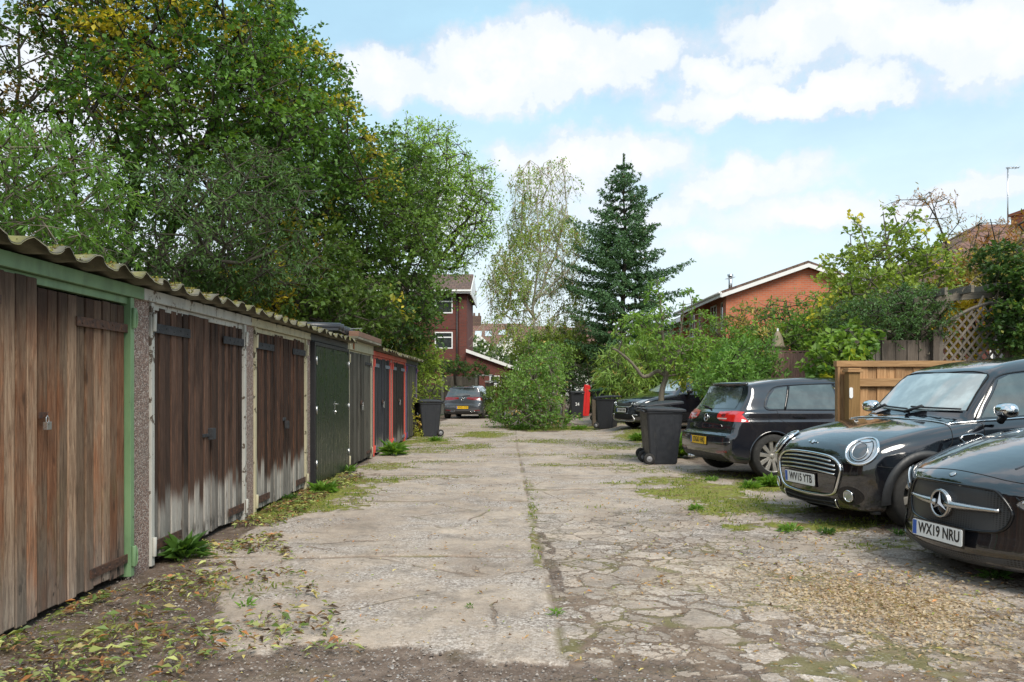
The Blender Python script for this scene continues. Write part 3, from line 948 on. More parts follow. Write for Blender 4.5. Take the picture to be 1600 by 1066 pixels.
    c = N.mix(crack, conc, N.mix(0.25, N.mix(1.0, soil, (1.35, 1.3, 1.25), 'MULTIPLY'), (0.07, 0.06, 0.035)))
    c = N.mix(dm, c, soil)
    c = N.mix(N.math('MULTIPLY', tan, N.smooth(fine, 0.3, 0.6, 0.5, 1.0)), c, tancol)
    mcol = N.ramp(N.noise(flat, 22, 5, 0.7), [(0.3, (0.07, 0.075, 0.018)), (0.5, (0.17, 0.18, 0.035)), (0.72, (0.30, 0.30, 0.06))])
    brown = N.smooth(N.noise(flat, 4.5, 5, 0.65), 0.50, 0.62, 0, 0.75)
    mcol = N.mix(brown, mcol, (0.15, 0.10, 0.055))
    mm = N.smooth(N.math('ADD', N.math('MULTIPLY', moss, .85), N.math('MULTIPLY', N.math('SUBTRACT', N.noise(flat, 9.0, 6, 0.72), 0.5), 2.6)), 0.42, 0.70)
    c = N.mix(mm, c, mcol)
    jm = N.math('MULTIPLY', N.math('MAXIMUM', crack, 0.0), N.smooth(N.noise(flat, 1.9, 4), 0.5, 0.6, 0, 0.45))
    c = N.mix(jm, c, (0.14, 0.15, 0.035))
    N.set(b, 'Base Color', c)
    b.inputs['Roughness'].default_value = 0.92
    b.inputs['Specular IOR Level'].default_value = 0.2
    hgt = N.math('ADD', N.math('MULTIPLY', N.math('SUBTRACT', 1.0, crack), 1.0), N.math('MULTIPLY', fine, 0.25))
    hgt = N.math('ADD', hgt, N.math('MULTIPLY', dm, -0.6))
    hgt = N.math('ADD', hgt, N.math('MULTIPLY', N.math('MULTIPLY', gmask, dm), 0.5))
    hgt = N.math('ADD', hgt, N.math('MULTIPLY', mm, 0.4))
    hgt = N.math('ADD', hgt, N.math('MULTIPLY', N.smooth(agg.outputs['Distance'], .5, .1), 0.12))
    bump(N, b, hgt, 0.75, 0.02)
    return m


build_ground()


# ------------------------------------------------------------------ loose ground cover
def leaf_mesh(name, P, D, Nn, L, W, C, mat, fold=0.18, curl=0.0):
    """P base points, D directions, Nn normals, L lengths, W widths, C colours -> one mesh of pointed leaf blades (6 verts, 4 tris)"""
    n = len(P)
    D = D / np.linalg.norm(D, axis=1, keepdims=True)
    S = np.cross(D, Nn)
    S /= np.linalg.norm(S, axis=1, keepdims=True) + 1e-9
    U = np.cross(S, D)
    L = L[:, None]; W = W[:, None]
    v0 = P
    v1 = P + D * L * .45 + S * W * .5 + U * W * fold
    v2 = P + D * L * .45 - S * W * .5 + U * W * fold
    v3 = P + D * L - U * L * curl
    V = np.stack([v0, v1, v3, v2], 1).reshape(-1, 3)
    i = np.arange(n)[:, None] * 4
    F = np.concatenate([i + np.array([[0, 1, 2]]), i + np.array([[0, 2, 3]])])
    return npmesh(name, V, F, False, None, {'tint': np.repeat(C, 4, 0)})


def rand_unit(n, g=rng):
    v = g.normal(size=(n, 3))
    return v / np.linalg.norm(v, axis=1, keepdims=True)


def scatter_cover():
    g = np.random.default_rng(11)
    # --- grass tufts and weeds where the moss mask is strong
    P, D, L, W, C = [], [], [], [], []
    for px, py, rx, ry, w in MOSS:
        cx, cy = P2G(px, py)
        r1 = rx / FPX * cy
        r2 = ry * cy * cy / (CAMZ * FPX)
        n = int(min(2600, 260 * r1 * r2 * w * 8 + 60))
        a = g.random(n) * 2 * math.pi
        r = np.sqrt(g.random(n)) * 1.2
        X, Y = cx + np.cos(a) * r * r1, cy + np.sin(a) * r * r2
        k = moss_mask(X, Y) * (fbm(X, Y, 3.0, 3, 60) > .42) > g.random(n) * .9
        X, Y = X[k], Y[k]
        n = len(X)
        if n == 0: continue
        P.append(np.stack([X, Y, ground_h(X, Y) + .004], 1))
        d = g.normal(size=(n, 3)) * .6
        d[:, 2] = np.abs(d[:, 2]) + .45
        D.append(d)
        s = g.random(n)
        L.append(.018 + .04 * s ** 2)
        W.append(.006 + .012 * g.random(n))
        t = g.random((n, 1))
        C.append(np.array([[.055, .10, .018]]) * (1 - t) + np.array([[.19, .20, .045]]) * t)
    P = np.concatenate(P); D = np.concatenate(D); L = np.concatenate(L); W = np.concatenate(W); C = np.concatenate(C)
    o = link('grass', leaf_mesh('grass', P, D, rand_unit(len(P), g), L, W, C, None), M_FOL_D)
    tag(o, 'short mossy grass growing through the broken concrete', 'grass', kind='stuff')

    # --- leaf litter
    def litter(name, label, n, region, lr, cols, seed, stackz=.02, ww=(.22, .25)):
        g = np.random.default_rng(seed)
        X, Y, keep = region(g, n)
        X, Y = X[keep], Y[keep]
        n = len(X)
        Z = ground_h(X, Y) + .012 + g.random(n) * stackz
        a = g.random(n) * 2 * math.pi
        D = np.stack([np.cos(a), np.sin(a), g.normal(size=n) * .22], 1)
        Nn = np.stack([g.normal(size=n) * .45, g.normal(size=n) * .45, np.ones(n)], 1)
        L = lr[0] + (lr[1] - lr[0]) * g.random(n) ** 2
        W = L * (ww[0] + ww[1] * g.random(n))
        ci = g.choice(len(cols), n, p=np.array([c[1] for c in cols]) / sum(c[1] for c in cols))
        C = np.array([c[0] for c in cols])[ci] * (.75 + .5 * g.random((n, 1)))
        o = link(name, leaf_mesh(name, np.stack([X, Y, Z], 1), D, Nn, L, W, C, None, .15, .2), M_FOL)
        tag(o, label, 'leaf litter', kind='stuff')

    greens = [((.22, .25, .08), 2.4), ((.33, .35, .13), 1.6), ((.10, .15, .04), 2.2), ((.36, .31, .14), 1.0), ((.17, .10, .05), 3.0), ((.33, .15, .06), .5), ((.07, .045, .03), 3)]
    browns = [((.22, .13, .06), 3), ((.35, .22, .10), 2), ((.10, .06, .035), 2), ((.42, .36, .13), 1.4), ((.20, .24, .06), 1.2), ((.45, .20, .08), .5)]

    def reg_left(g, n):
        Y = 3.3 + 9 * g.random(n) ** 1.7
        X = -2.62 + g.random(n) ** 1.5 * (1.9 * np.clip((8.5 - Y) / 4.5, .22, 1))
        k = (fbm(X, Y, 2.4, 4, 70) + .12 * (g.random(n) - .5) > .45)
        return X, Y, k

    litter('leaf_litter', 'fallen green and brown leaves heaped along the garage fronts', 14500, reg_left, (.010, .085), greens, 21, .03)

    def reg_all(g, n):
        Y = 3.2 + 26 * g.random(n) ** 2.0
        X = -2.5 + g.random(n) * 5.6
        k = (fbm(X, Y, .9, 4, 80) > .48)
        return X, Y, k

    litter('leaf_scatter', 'thin scatter of small dry leaves over the concrete lane', 7000, reg_all, (.012, .045), browns, 22, .006)

    def reg_right(g, n):
        X = g.normal(2.3, .9, n)
        Y = g.normal(6.0, 1.2, n)
        k = (fbm(X, Y, 2.0, 3, 90) > .44) & (Y > 3.4) & (X > .8)
        return X, Y, k

    litter('leaf_drift', 'brown leaf drift on the broken paving below the parked cars', 2300, reg_right, (.012, .05), browns, 23, .015)

    # --- wood chips in the tan patch
    n = 5200
    X = g.normal(2.25, .36, n); Y = g.normal(4.9, .5, n)
    a = g.random(n) * 6.28
    D = np.stack([np.cos(a), np.sin(a), g.normal(size=n) * .35], 1)
    Nn = np.stack([g.normal(size=n) * .5, g.normal(size=n) * .5, np.ones(n)], 1)
    t = g.random((n, 1))
    C = np.array([[.44, .36, .25]]) * t + np.array([[.22, .15, .10]]) * (1 - t)
    L = .012 + .022 * g.random(n)
    o = link('wood_chips', leaf_mesh('wood_chips', np.stack([X, Y, ground_h(X, Y) + .008 + .012 * g.random(n)], 1), D, Nn, L, L * .6, C, None), M_FOL)
    tag(o, 'pale tan chips spread on the paving before the car with the star badge', 'wood chips', kind='stuff')

    # --- gravel stones (low octahedral chips)
    n = 26000
    X = g.random(n) * 6.2 - 2.7
    Y = 2.9 + 2.8 * g.random(n) ** 1.3
    k = dirt_mask(X, Y) > g.random(n) * .8 + .15
    X, Y = X[k], Y[k]
    n = len(X)
    s = .0022 + .0075 * g.random(n) ** 4
    base = np.array([[1, 0, 0], [0, 1, 0], [-1, 0, 0], [0, -1, 0], [0, 0, .7], [0, 0, -.4]])
    J = base[None] * (1 + .35 * g.normal(size=(n, 6, 1))) * s[:, None, None] * (1 + .3 * g.random((n, 1, 3)))
    an = g.random(n) * 6.28
    ca, sa = np.cos(an)[:, None], np.sin(an)[:, None]
    Jx = J[..., 0] * ca - J[..., 1] * sa
    Jy = J[..., 0] * sa + J[..., 1] * ca
    V = np.stack([Jx + X[:, None], Jy + Y[:, None], J[..., 2] + (ground_h(X, Y) - .008)[:, None]], -1).reshape(-1, 3)
    f = np.array([[0, 1, 4], [1, 2, 4], [2, 3, 4], [3, 0, 4], [1, 0, 5], [2, 1, 5], [3, 2, 5], [0, 3, 5]])
    F = (np.arange(n)[:, None, None] * 6 + f[None]).reshape(-1, 3)
    t = g.random((n, 1))
    C = np.array([[.09, .07, .06]]) * (1 - t) + np.array([[.34, .30, .265]]) * t
    o = link('gravel', npmesh('gravel', V, F, False, None, {'tint': np.repeat(C, 6, 0)}), mat_foliage('stone chips', 0.0, 0.85))
    tag(o, 'loose grey gravel over bare soil at the near end of the lane', 'gravel', kind='stuff')


scatter_cover()


def weed(px, py, r, hgt, n, cols, label, seed, name='weed', wid=.3, blade=False, group='weeds by the garages and cars'):
    """leafy rosette"""
    x, y = P2G(px, py)
    g = np.random.default_rng(seed)
    a = g.random(n) * 6.28
    rad = g.random(n) * r * .45
    P = np.stack([np.cos(a) * rad, np.sin(a) * rad, np.zeros(n)], 1)
    el = g.random(n) * 1.1 + .15
    D = np.stack([np.cos(a) * np.cos(el), np.sin(a) * np.cos(el), np.sin(el)], 1)
    P[:, 2] += g.random(n) * hgt * .6
    L = hgt * (.5 + .7 * g.random(n))
    t = g.random((n, 1))
    C = np.array([cols[0]]) * t + np.array([cols[1]]) * (1 - t)
    Nn = np.stack([-np.cos(a) * np.sin(el), -np.sin(a) * np.sin(el), np.cos(el)], 1) + g.normal(size=(n, 3)) * .2
    o = link(name, leaf_mesh(name, P, D, Nn, L, L * wid, C, None, .15, .25), M_FOL_D)
    o.location = (x, y, gz(x, y))
    tag(o, label, 'weed', group)
    return o


BG = ((.12, .21, .03), (.055, .12, .02))
DG = ((.06, .12, .022), (.03, .07, .014))
weed(288, 872, .22, .15, 150, DG, 'dark green weed at the foot of the brown garage door with white frame', 1)
weed(505, 770, .28, .12, 200, BG, 'bright green weed clump in front of the dark green metal garage door', 2)
weed(452, 783, .14, .07, 80, DG, 'small low weed on the moss beside the brown doors with cream frame', 3)
weed(1205, 760, .26, .13, 240, BG, 'tallest bright green weed clump just in front of the chrome-grilled car', 4)
weed(1172, 764, .22, .09, 160, BG, 'bright weed clump under the hatchback rear wheel', 5)
weed(1112, 752, .16, .06, 90, BG, 'low weed patch under the hatchback rear bumper', 6)
weed(1088, 798, .16, .06, 80, BG, 'small weed at the near edge of the mossy patch', 7)
weed(1236, 832, .20, .07, 90, BG, 'weed sprig on the paving under the chrome-grilled car bumper', 8)
weed(1290, 836, .14, .06, 70, DG, 'dark weed by the front wheel of the chrome-grilled car', 9)
weed(1404, 843, .12, .05, 60, DG, 'small weed between the two nearest parked cars', 10)
weed(868, 962, .08, .04, 30, BG, 'tiny weed in the gap between slab and broken paving', 11)
weed(385, 952, .07, .06, 16, BG, 'green leaf sprig lying on the slab near the bare wood doors', 12)
weed(545, 738, .2, .10, 90, BG, 'weed at the foot of the grey-brown door beside the green metal one', 13)
weed(735, 950, .05, .03, 14, BG, 'yellow green leaf sprig lying alone on the near slab', 14)
weed(1000, 690, .40, .16, 260, BG, 'leafy green weed bed before the far dark car', 15)
weed(840, 664, .5, .22, 240, BG, 'low leafy weeds at the foot of the big bush left of the wooden post', 16)
weed(875, 664, .45, .28, 200, BG, 'broad-leaved green weeds around the foot of the wooden post', 17)
weed(1028, 722, .2, .12, 90, BG, 'weed tuft behind the near wheelie bin wheel', 18)
weed(1066, 715, .35, .35, 220, BG, 'tall green weeds between wheelie bin and hatchback', 19)
weed(615, 712, .25, .25, 120, BG, 'green weed at the foot of the red framed garage doors', 20)
weed(680, 690, .3, .12, 110, BG, 'low grass tuft in front of the wheelie bin by the garages', 21)
weed(815, 672, .6, .16, 200, DG, 'dark low weeds along the left foot of the big bush', 23)
weed(905, 672, .5, .14, 160, BG, 'low weeds beside the path right of the wooden post', 24)
weed(790, 662, .5, .18, 160, BG, 'weeds on the verge between the grey car and the big bush', 25)
weed(1555, 905, .15, .07, 60, DG, 'small weed under the bumper of the car with the star badge', 22)
# ------------------------------------------------------------------ garages
GX = -2.67
PIL = [3.42 + 0.14, 5.97, 8.38, 10.79, 13.20, 15.61, 18.02, 20.43, 22.84]   # far edge of each pebbledash pier
M_PEB = mat_pebbledash()
M_SHEET = mat_roof_sheet()
M_RUST = mat_rust()
M_IRON = mat_rust('black painted iron', (0.015, 0.016, 0.018), (0.055, 0.055, 0.06))
M_MOSS = mat_foliage('moss', 0.05, 0.95)
M_PADL = pm('padlock steel', (0.5, 0.5, 0.5), 0.3, 0.9, 0.1)
M_GMET = pm('dark green painted steel', (0.012, 0.022, 0.014), 0.33, 0.1, 0.3, 3, 0.03, 40, dirt=0.1)
M_BLK = pm('matt black steel', (0.01, 0.01, 0.012), 0.55, 0, 0.2)
PLK = {k: mat_planks('boards ' + k, k) for k in ('bare', 'stain_brown', 'stain_black', 'grey_brown', 'ink', 'char')}
PAINT = {
    'green': mat_peel('peeling green paint', (0.12, 0.23, 0.105), (0.07, 0.055, 0.04), 0.16, 0.6, (0.22, 0.34, 0.18)),
    'white': mat_peel('peeling white paint', (0.44, 0.43, 0.39), (0.16, 0.12, 0.09), 0.42, 0.6),
    'cream': mat_peel('peeling cream paint', (0.44, 0.40, 0.27), (0.12, 0.10, 0.06), 0.38, 0.55),
    'slate': mat_peel('slate grey paint', (0.035, 0.036, 0.042), (0.06, 0.05, 0.045), 0.05, 0.3),
    'straw': mat_peel('dull straw paint', (0.42, 0.39, 0.27), (0.12, 0.08, 0.05), 0.15, 0.45),
    'red': mat_peel('peeling red paint', (0.50, 0.055, 0.035), (0.13, 0.05, 0.035), 0.18, 0.35, (0.62, 0.12, 0.09)),
    'redd': mat_peel('faded red paint', (0.42, 0.06, 0.045), (0.10, 0.05, 0.04), 0.3, 0.45, (0.58, 0.16, 0.13)),
    'purple': mat_peel('dark purple paint', (0.07, 0.045, 0.14), (0.03, 0.03, 0.035), 0.2, 0.4),
}


def door_leaf(par, y0, y1, z0, z1, n, mat, seed, tilt=0.0, x=0.0, hinge_side=-1, strap=None, label=None, name='door', strap_w=.048, bottom_strap=True):
    g = random.Random(seed)
    mb = MB()
    w = (y1 - y0) / n
    for i in range(n):
        a = y0 + i * w + .0055
        b_ = y0 + (i + 1) * w - .0055
        dx = g.uniform(-.006, .006) + x
        zb = z0 + g.uniform(0, .018)
        zt = z1 - g.uniform(0, .006)
        ax = tilt * ((a + b_) / 2 - (y0 if hinge_side < 0 else y1)) * (1 if hinge_side < 0 else -1)
        lean = g.uniform(-.003, .003)
        col = (g.random(), g.random(), 0)
        x0, x1 = -.022 + dx + ax, dx + ax
        vs = [(x0, a, zb), (x0, a + lean, zt), (x0, b_, zb), (x0, b_ + lean, zt), (x1, a, zb), (x1, a + lean, zt), (x1, b_, zb), (x1, b_ + lean, zt)]
        mb.add(vs, [(0, 1, 3, 2), (4, 6, 7, 5), (0, 4, 5, 1), (2, 3, 7, 6), (0, 2, 6, 4), (1, 5, 7, 3)], col)
    # inside ledges hold the boards together
    for z in (z0 + .2, (z0 + z1) / 2, z1 - .2):
        mb.box(-.05 + x, -.024 + x, y0 + .05, y1 - .05, z - .05, z + .05, (.4, .4, 0))
    d = mb.build(name, mat, par, bevel=.006)
    if label: d['label'] = label
    if strap is not None:
        zs = [z1 - .16] + ([z0 + .11] if bottom_strap else [])
        for k, z in enumerate(zs):
            h = MB()
            L = (y1 - y0) * (.62 if k == 0 else .46)
            ya, yb = (y0 - .02, y0 + L) if hinge_side < 0 else (y1 + .02, y1 - L)
            h.prism([(min(ya, yb), z - strap_w / 2), (max(ya, yb), z - strap_w / 2), (max(ya, yb), z + strap_w / 2), (min(ya, yb), z + strap_w / 2)], x + .006, x + .016, 'x')
            for q in range(5):
                yy = ya + (yb - ya) * (.15 + .19 * q)
                h.lathe([(0, x + .021), (.007, x + .02), (.009, x + .014)], (0, yy, z + (.008 if q % 2 else -.008)), 'x', 8)
            h.tube([(x + .014, ya, z - .06), (x + .014, ya, z + .06)], .012, 8)
            h.build('hinge', strap if k == 0 or strap is not M_IRON else M_RUST, d, bevel=.001)
    return d


def padlock(d, y, z, x=0.0, s=1.0, dark=False):
    m = MB()
    m.box(x + .008, x + .014, y - .05 * s, y + .05 * s, z + .01, z + .05 * s, (0, 0, 0))
    m.tube([(x + .016, y + .008, z - .005), (x + .03, y + .008, z + .03), (x + .03, y + .014, z + .045), (x + .02, y + .02, z + .03), (x + .02, y + .02, z)], .004, 6)
    m.build('hasp', M_RUST if not dark else M_IRON, d, bevel=.001)
    m = MB()
    m.tube([(x + .035, y - .014 * s, z - .02), (x + .035, y - .014 * s, z + .015 * s), (x + .035, y, z + .028 * s), (x + .035, y + .014 * s, z + .015 * s), (x + .035, y + .014 * s, z - .02)], .004 * s, 8)
    m.box(x + .022, x + .048, y - .024 * s, y + .024 * s, z - .06 * s, z - .01)
    m.build('padlock', M_PADL if not dark else M_IRON, d, bevel=.004)


def corrugated(par, ya, yb, z, seed, name='roof', xfront=.17, xback=-5.2, amp=.026, mat=None, pitch=.325, ybase=None):
    """sheet with narrow crests and wide troughs; world Y keeps the waves continuous"""
    n = int((yb - ya) / .0203)
    ys = np.linspace(ya, yb, n)
    xs = np.concatenate([np.linspace(xfront, xfront - .3, 7), np.linspace(xfront - .6, xback, 8)])
    g = np.random.default_rng(seed)
    ph = (ys + ybase) / pitch
    wave = np.abs(np.cos(np.pi * ph)) ** 3.2
    Yg, Xg = np.meshgrid(ys, xs)
    edge = .05 * fbm(ys + ybase, ys * 0 + 3, 7, 4, 4) * 2
    X = Xg.copy()
    X[0] += edge - .035
    base = z + .004 * (xfront - Xg) + amp * 2 * wave[None] - amp + .022 * (fbm(Yg + ybase, Xg, 2.2, 4, 8) - .5)
    T = .009
    top = np.stack([X, Yg, base + T], -1).reshape(-1, 3)
    bot = np.stack([X, Yg, base], -1).reshape(-1, 3)
    a, b_ = X.shape
    i = np.arange(a * b_).reshape(a, b_)
    F = np.stack([i[:-1, :-1], i[:-1, 1:], i[1:, 1:], i[1:, :-1]], -1).reshape(-1, 4)
    F2 = F[:, ::-1] + a * b_
    e = i[0]
    F3 = np.stack([e[:-1], e[:-1] + a * b_, e[1:] + a * b_, e[1:]], -1)
    me = npmesh(name, np.concatenate([top, bot]), np.concatenate([F[:, ::-1], F2[:, ::-1], F3]), True)
    o = link(name, me, mat or M_SHEET, par)
    # moss tufts on the crests and the front lip
    m = int((yb - ya) * 1500)
    yy = ya + g.random(m) * (yb - ya)
    xx = xfront - .02 - np.abs(g.normal(size=m)) * .16
    keep = (fbm(yy + ybase, xx, 2.6, 4, 6) > .46)
    yy, xx = yy[keep], xx[keep]
    m = len(yy)
    w = np.abs(np.cos(np.pi * (yy + ybase) / pitch)) ** 3.2
    zz = z + amp * 2 * w - amp + .010
    P = np.stack([xx, yy, zz], 1)
    D = g.normal(size=(m, 3)) * .7
    D[:, 2] = np.abs(D[:, 2]) + .4
    L = .007 + .012 * g.random(m)
    t = g.random((m, 1))
    C = np.array([[.22, .21, .035]]) * t + np.array([[.075, .075, .02]]) * (1 - t)
    br = g.random(m) < .15
    C[br] = (.22, .11, .03)
    if mat is None:
        link('moss', leaf_mesh('moss', P, D, rand_unit(m, g), L, L * .8, C, None), M_MOSS, o)
    return o


def garage(i, paint, jamb, plank, cat_label, fas_z=(1.945, 2.03), roof=True, **kw):
    ya, yb = PIL[i], PIL[i + 1]
    yc = (ya + yb) / 2
    r = thing('garage', cat_label, 'garage', (GX, yc, 0), 0, 'row of concrete lock-up garages')
    a, b_ = ya - yc, yb - yc
    pier = b_ - .27
    # shell: side walls, back wall, pier
    m = MB()
    m.box(-5.0, -.04, b_ - .15, b_ - .03, 0, 1.985)
    m.box(-5.0, -4.9, a - .03, b_ - .16, 0, 1.97)
    if i == 0:
        m.box(-5.0, -.04, a - .02, a + .08, 0, 1.985)
    m.build('wall', M_PEB, r)
    m = MB()
    m.box(-.14, .005, pier, b_, -.05, fas_z[0] + .004)
    m.build('pier', M_PEB, r, bevel=.004)
    m = MB()
    ft = kw.get('fas_off', 0.0)
    m.box(-.005, .035 + ft, a - .14 + (0 if i else .14), b_ - .142 + (.142 if i == 7 else 0), fas_z[0], fas_z[1])
    m.build('fascia', PAINT[paint], r, bevel=.004)
    jw = .055
    m = MB()
    m.box(-.06, .022, a + .002, a + jw, 0, fas_z[0] - .002)
    m.box(-.06, .022, pier - jw, pier - .002, 0, fas_z[0] - .002)
    m.box(-.06, .0, a + jw, pier - jw, fas_z[0] - .05, fas_z[0] - .002)
    for yy in (a + jw / 2, pier - jw / 2):
        for zz in (.14, 1.80):
            m.tube([(.03, yy, zz - .07), (.034, yy, zz + .07)], .016, 10)
            if i == 0: m.tube([(.016 * math.cos(t) + .035, yy + .012, zz + .07 * math.sin(t)) for t in np.linspace(0, 6.28, 14)], .006, 6)
    m.build('frame', PAINT[jamb], r, bevel=.003)
    d0, d1 = a + jw + .006, pier - jw - .006
    if roof:
        corrugated(r, a - (.0 if i else .1), b_, 2.068, 30 + i, ybase=yc, amp=.030)
    return r, d0, d1, a, b_, yc, pier


# 1 bare boards, green frame
r, d0, d1, a, b_, yc, pier = garage(0, 'green', 'green', 'bare', 'nearest garage, bare weathered wooden doors in a pale green frame')
mid = 4.58 - yc
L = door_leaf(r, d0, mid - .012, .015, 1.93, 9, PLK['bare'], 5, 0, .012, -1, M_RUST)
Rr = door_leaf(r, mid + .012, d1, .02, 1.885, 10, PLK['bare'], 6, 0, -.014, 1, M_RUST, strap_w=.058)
padlock(Rr, mid + .03, 1.13, .0, .9)
# 2 brown over grey, white frame
r, d0, d1, a, b_, yc, pier = garage(1, 'white', 'white', 'stain_brown', 'garage with brown doors bleached grey at the foot in a white frame')
mid = 7.14 - yc
door_leaf(r, d0, mid - .004, .03, 1.92, 10, PLK['stain_brown'], 8, .012, .0, -1, M_IRON, strap_w=.07)
Rr = door_leaf(r, mid + .018, d1, .03, 1.92, 10, PLK['stain_brown'], 9, -.02, .0, 1, M_IRON, strap_w=.07)
m = MB(); m.box(.0, .05, mid - .03, mid + .06, .86, .96); m.box(.002, .02, mid - .15, mid + .06, .885, .915)
m.build('latch', M_IRON, Rr, bevel=.005)
# 3 near black over grey, cream frame
r, d0, d1, a, b_, yc, pier = garage(2, 'cream', 'cream', 'stain_black', 'garage with scorched black-brown doors in a cream frame')
mid = (d0 + d1) / 2 + .04
door_leaf(r, d0, mid - .02, .03, 1.92, 9, PLK['stain_black'], 12, 0.0, .0, -1, M_IRON, strap_w=.07)
Rr = door_leaf(r, mid + .02, d1, .03, 1.92, 9, PLK['stain_black'], 13, 0.0, .0, 1, M_IRON, strap_w=.07)
m = MB(); m.box(.0, .012, mid - .05, mid + .08, .93, .97); m.box(.015, .055, mid + .0, mid + .06, .84, .93)
m.build('padlock', M_IRON, Rr, bevel=.006)
# 4 dark green metal doors standing proud
r, d0, d1, a, b_, yc, pier = garage(3, 'slate', 'slate', None, 'garage with smooth dark green metal doors set in a black steel frame')
fx = .07
m = MB()
m.box(-.02, fx, a - .06, a + .0, 0, 1.93)
m.box(-.02, fx, pier - .01, pier + .05, 0, 1.93)
m.box(-.02, fx, a + .0, pier - .01, 1.88, 1.93)
m.build('steel_frame', M_BLK, r, bevel=.003)
mid = (a + pier) / 2
for k, (p, q) in enumerate(((a + .006, mid - .004), (mid + .004, pier - .016))):
    m = MB()
    m.box(fx - .03, fx - .008, p, q, .02, 1.875)
    nrib = 10
    for j in range(nrib):
        w = (q - p - .06) / nrib
        m.box(fx - .008, fx + .002, p + .03 + j * w + .008, p + .03 + (j + 1) * w - .008, .06, 1.835)
    for s_ in (p, q - .028):
        m.box(fx - .007, fx + .004, s_, s_ + .028, .022, 1.873)
    d = m.build('door', M_GMET, r, bevel=.002)
    for zz in (.3, 1.02, 1.68):
        h = MB()
        yy = p - .004 if k == 0 else q + .004
        h.tube([(fx + .008, yy, zz - .055), (fx + .008, yy, zz + .055)], .011, 8)
        h.build('hinge', M_PADL, d)
    if k == 1:
        h = MB()
        h.box(fx + .004, fx + .010, p + .03, p + .07, .93, 1.12)
        h.tube([(fx + .01, p + .05, 1.08), (fx + .05, p + .05, 1.08), (fx + .05, p - .05, 1.08)], .009, 8)
        h.lathe([(0, fx + .03), (.016, fx + .028), (.02, fx + .01)], (0, p + .05, .97), 'x', 12)
        h.build('handle', M_SILVER, d, bevel=.002)
# 5 grey-brown, straw frame
r, d0, d1, a, b_, yc, pier = garage(4, 'straw', 'straw', None, 'garage with plain grey-brown doors, a straw coloured board above and a rust stain', roof=False, fas_z=(1.945, 2.115))
mid = (d0 + d1) / 2 + .02
door_leaf(r, d0 - .03, mid - .012, .03, 1.92, 9, PLK['grey_brown'], 21, 0.0, .01, -1, None)
Rr = door_leaf(r, mid + .012, d1, .03, 1.92, 9, PLK['grey_brown'], 22, 0.0, .01, 1, M_IRON)
padlock(Rr, mid - .02, 1.02, .02, 1.6)
m = MB()
m.box(-5.1, .16, a, b_, 2.12, 2.16)
m.box(-4.98, -.06, b_ - .14, b_ - .04, 1.986, 2.118)
m.box(-4.98, -.06, a - .14, a - .04, 1.986, 2.0)
m.build('roof', M_SHEET, r, bevel=.004)
m = MB()
m.box(.0, .16, a + .1, b_ + .02, 2.162, 2.25)
m.box(-.9, -.1, a + .3, b_ - .4, 2.165, 2.21)
m.build('roof_board', mat_timber('rusty brown board', (0.22, 0.12, 0.08), (0.34, 0.2, 0.14), ax='x'), r, bevel=.006)
m = MB()
m.box(.036, .045, a + .28, a + .36, 1.96, 2.12)
m.build('rust_drip', mat_rust('orange rust', (0.22, 0.07, 0.02), (0.45, 0.16, 0.04)), r)  # thin orange strip added as the rust drip down the fascia
# 6 red frame, ink doors
r, d0, d1, a, b_, yc, pier = garage(5, 'red', 'red', None, 'garage with blue-black doors in a bright red frame, next to the straw coloured one')
mid = (d0 + d1) / 2
M_STRAPB = pm('grey blue strap paint', (0.16, 0.18, 0.22), 0.5, 0, 0.3)
door_leaf(r, d0, mid - .012, .03, 1.92, 9, PLK['ink'], 25, 0.0, .0, -1, M_STRAPB, strap_w=.07)
Rr = door_leaf(r, mid + .012, d1, .03, 1.92, 9, PLK['ink'], 26, 0.0, .0, 1, M_STRAPB, strap_w=.07)
padlock(Rr, mid, 1.0, .01, 1.5)
# 7
r, d0, d1, a, b_, yc, pier = garage(6, 'redd', 'red', None, 'garage with charred brown-black doors in a faded red frame, second from the far end')
mid = (d0 + d1) / 2
door_leaf(r, d0, mid - .012, .03, 1.92, 9, PLK['char'], 27, 0.0, .0, -1, M_STRAPB, strap_w=.07)
Rr = door_leaf(r, mid + .012, d1, .03, 1.92, 9, PLK['char'], 28, 0.0, .0, 1, M_STRAPB, strap_w=.07)
padlock(Rr, mid, 1.0, .01, 1.5)
# 8
r, d0, d1, a, b_, yc, pier = garage(7, 'slate', 'purple', None, 'farthest garage of the row, dull dark doors with a purple edge')
mid = (d0 + d1) / 2
door_leaf(r, d0, mid - .012, .03, 1.92, 9, PLK['grey_brown'], 29, 0.0, .0, -1, None)
door_leaf(r, mid + .012, d1, .03, 1.92, 9, PLK['grey_brown'], 30, 0.0, .0, 1, None)

# felt covered board lying on the roof
t = thing('roofing_sheet', 'dark plastic-covered sheet lying crooked on the garage roof', 'roofing sheet', (GX - .32, 14.0, 2.235), (0, 0, R(4)))
m = MB()
for k in range(9):
    yy = -1.6 + k * .36
    m.tube([(.26, yy, .02 + .01 * (k % 2)), (-.7, yy + .02, .05)], .055, 8)
m.box(-.7, .24, -1.7, 1.5, -.045, -.01)
m.build('felt', pm('black felt', (0.03, 0.032, 0.038), 0.35, 0, .3, 4, .2, 20), t)
m = MB()
m.bar((.05, -.6, .05), (.3, .7, .16), .05, .012)
m.bar((-.3, .2, .05), (.1, 1.3, .15), .07, .01)
m.build('batten', pm('grey strip', (0.3, 0.31, 0.33), 0.4), t)
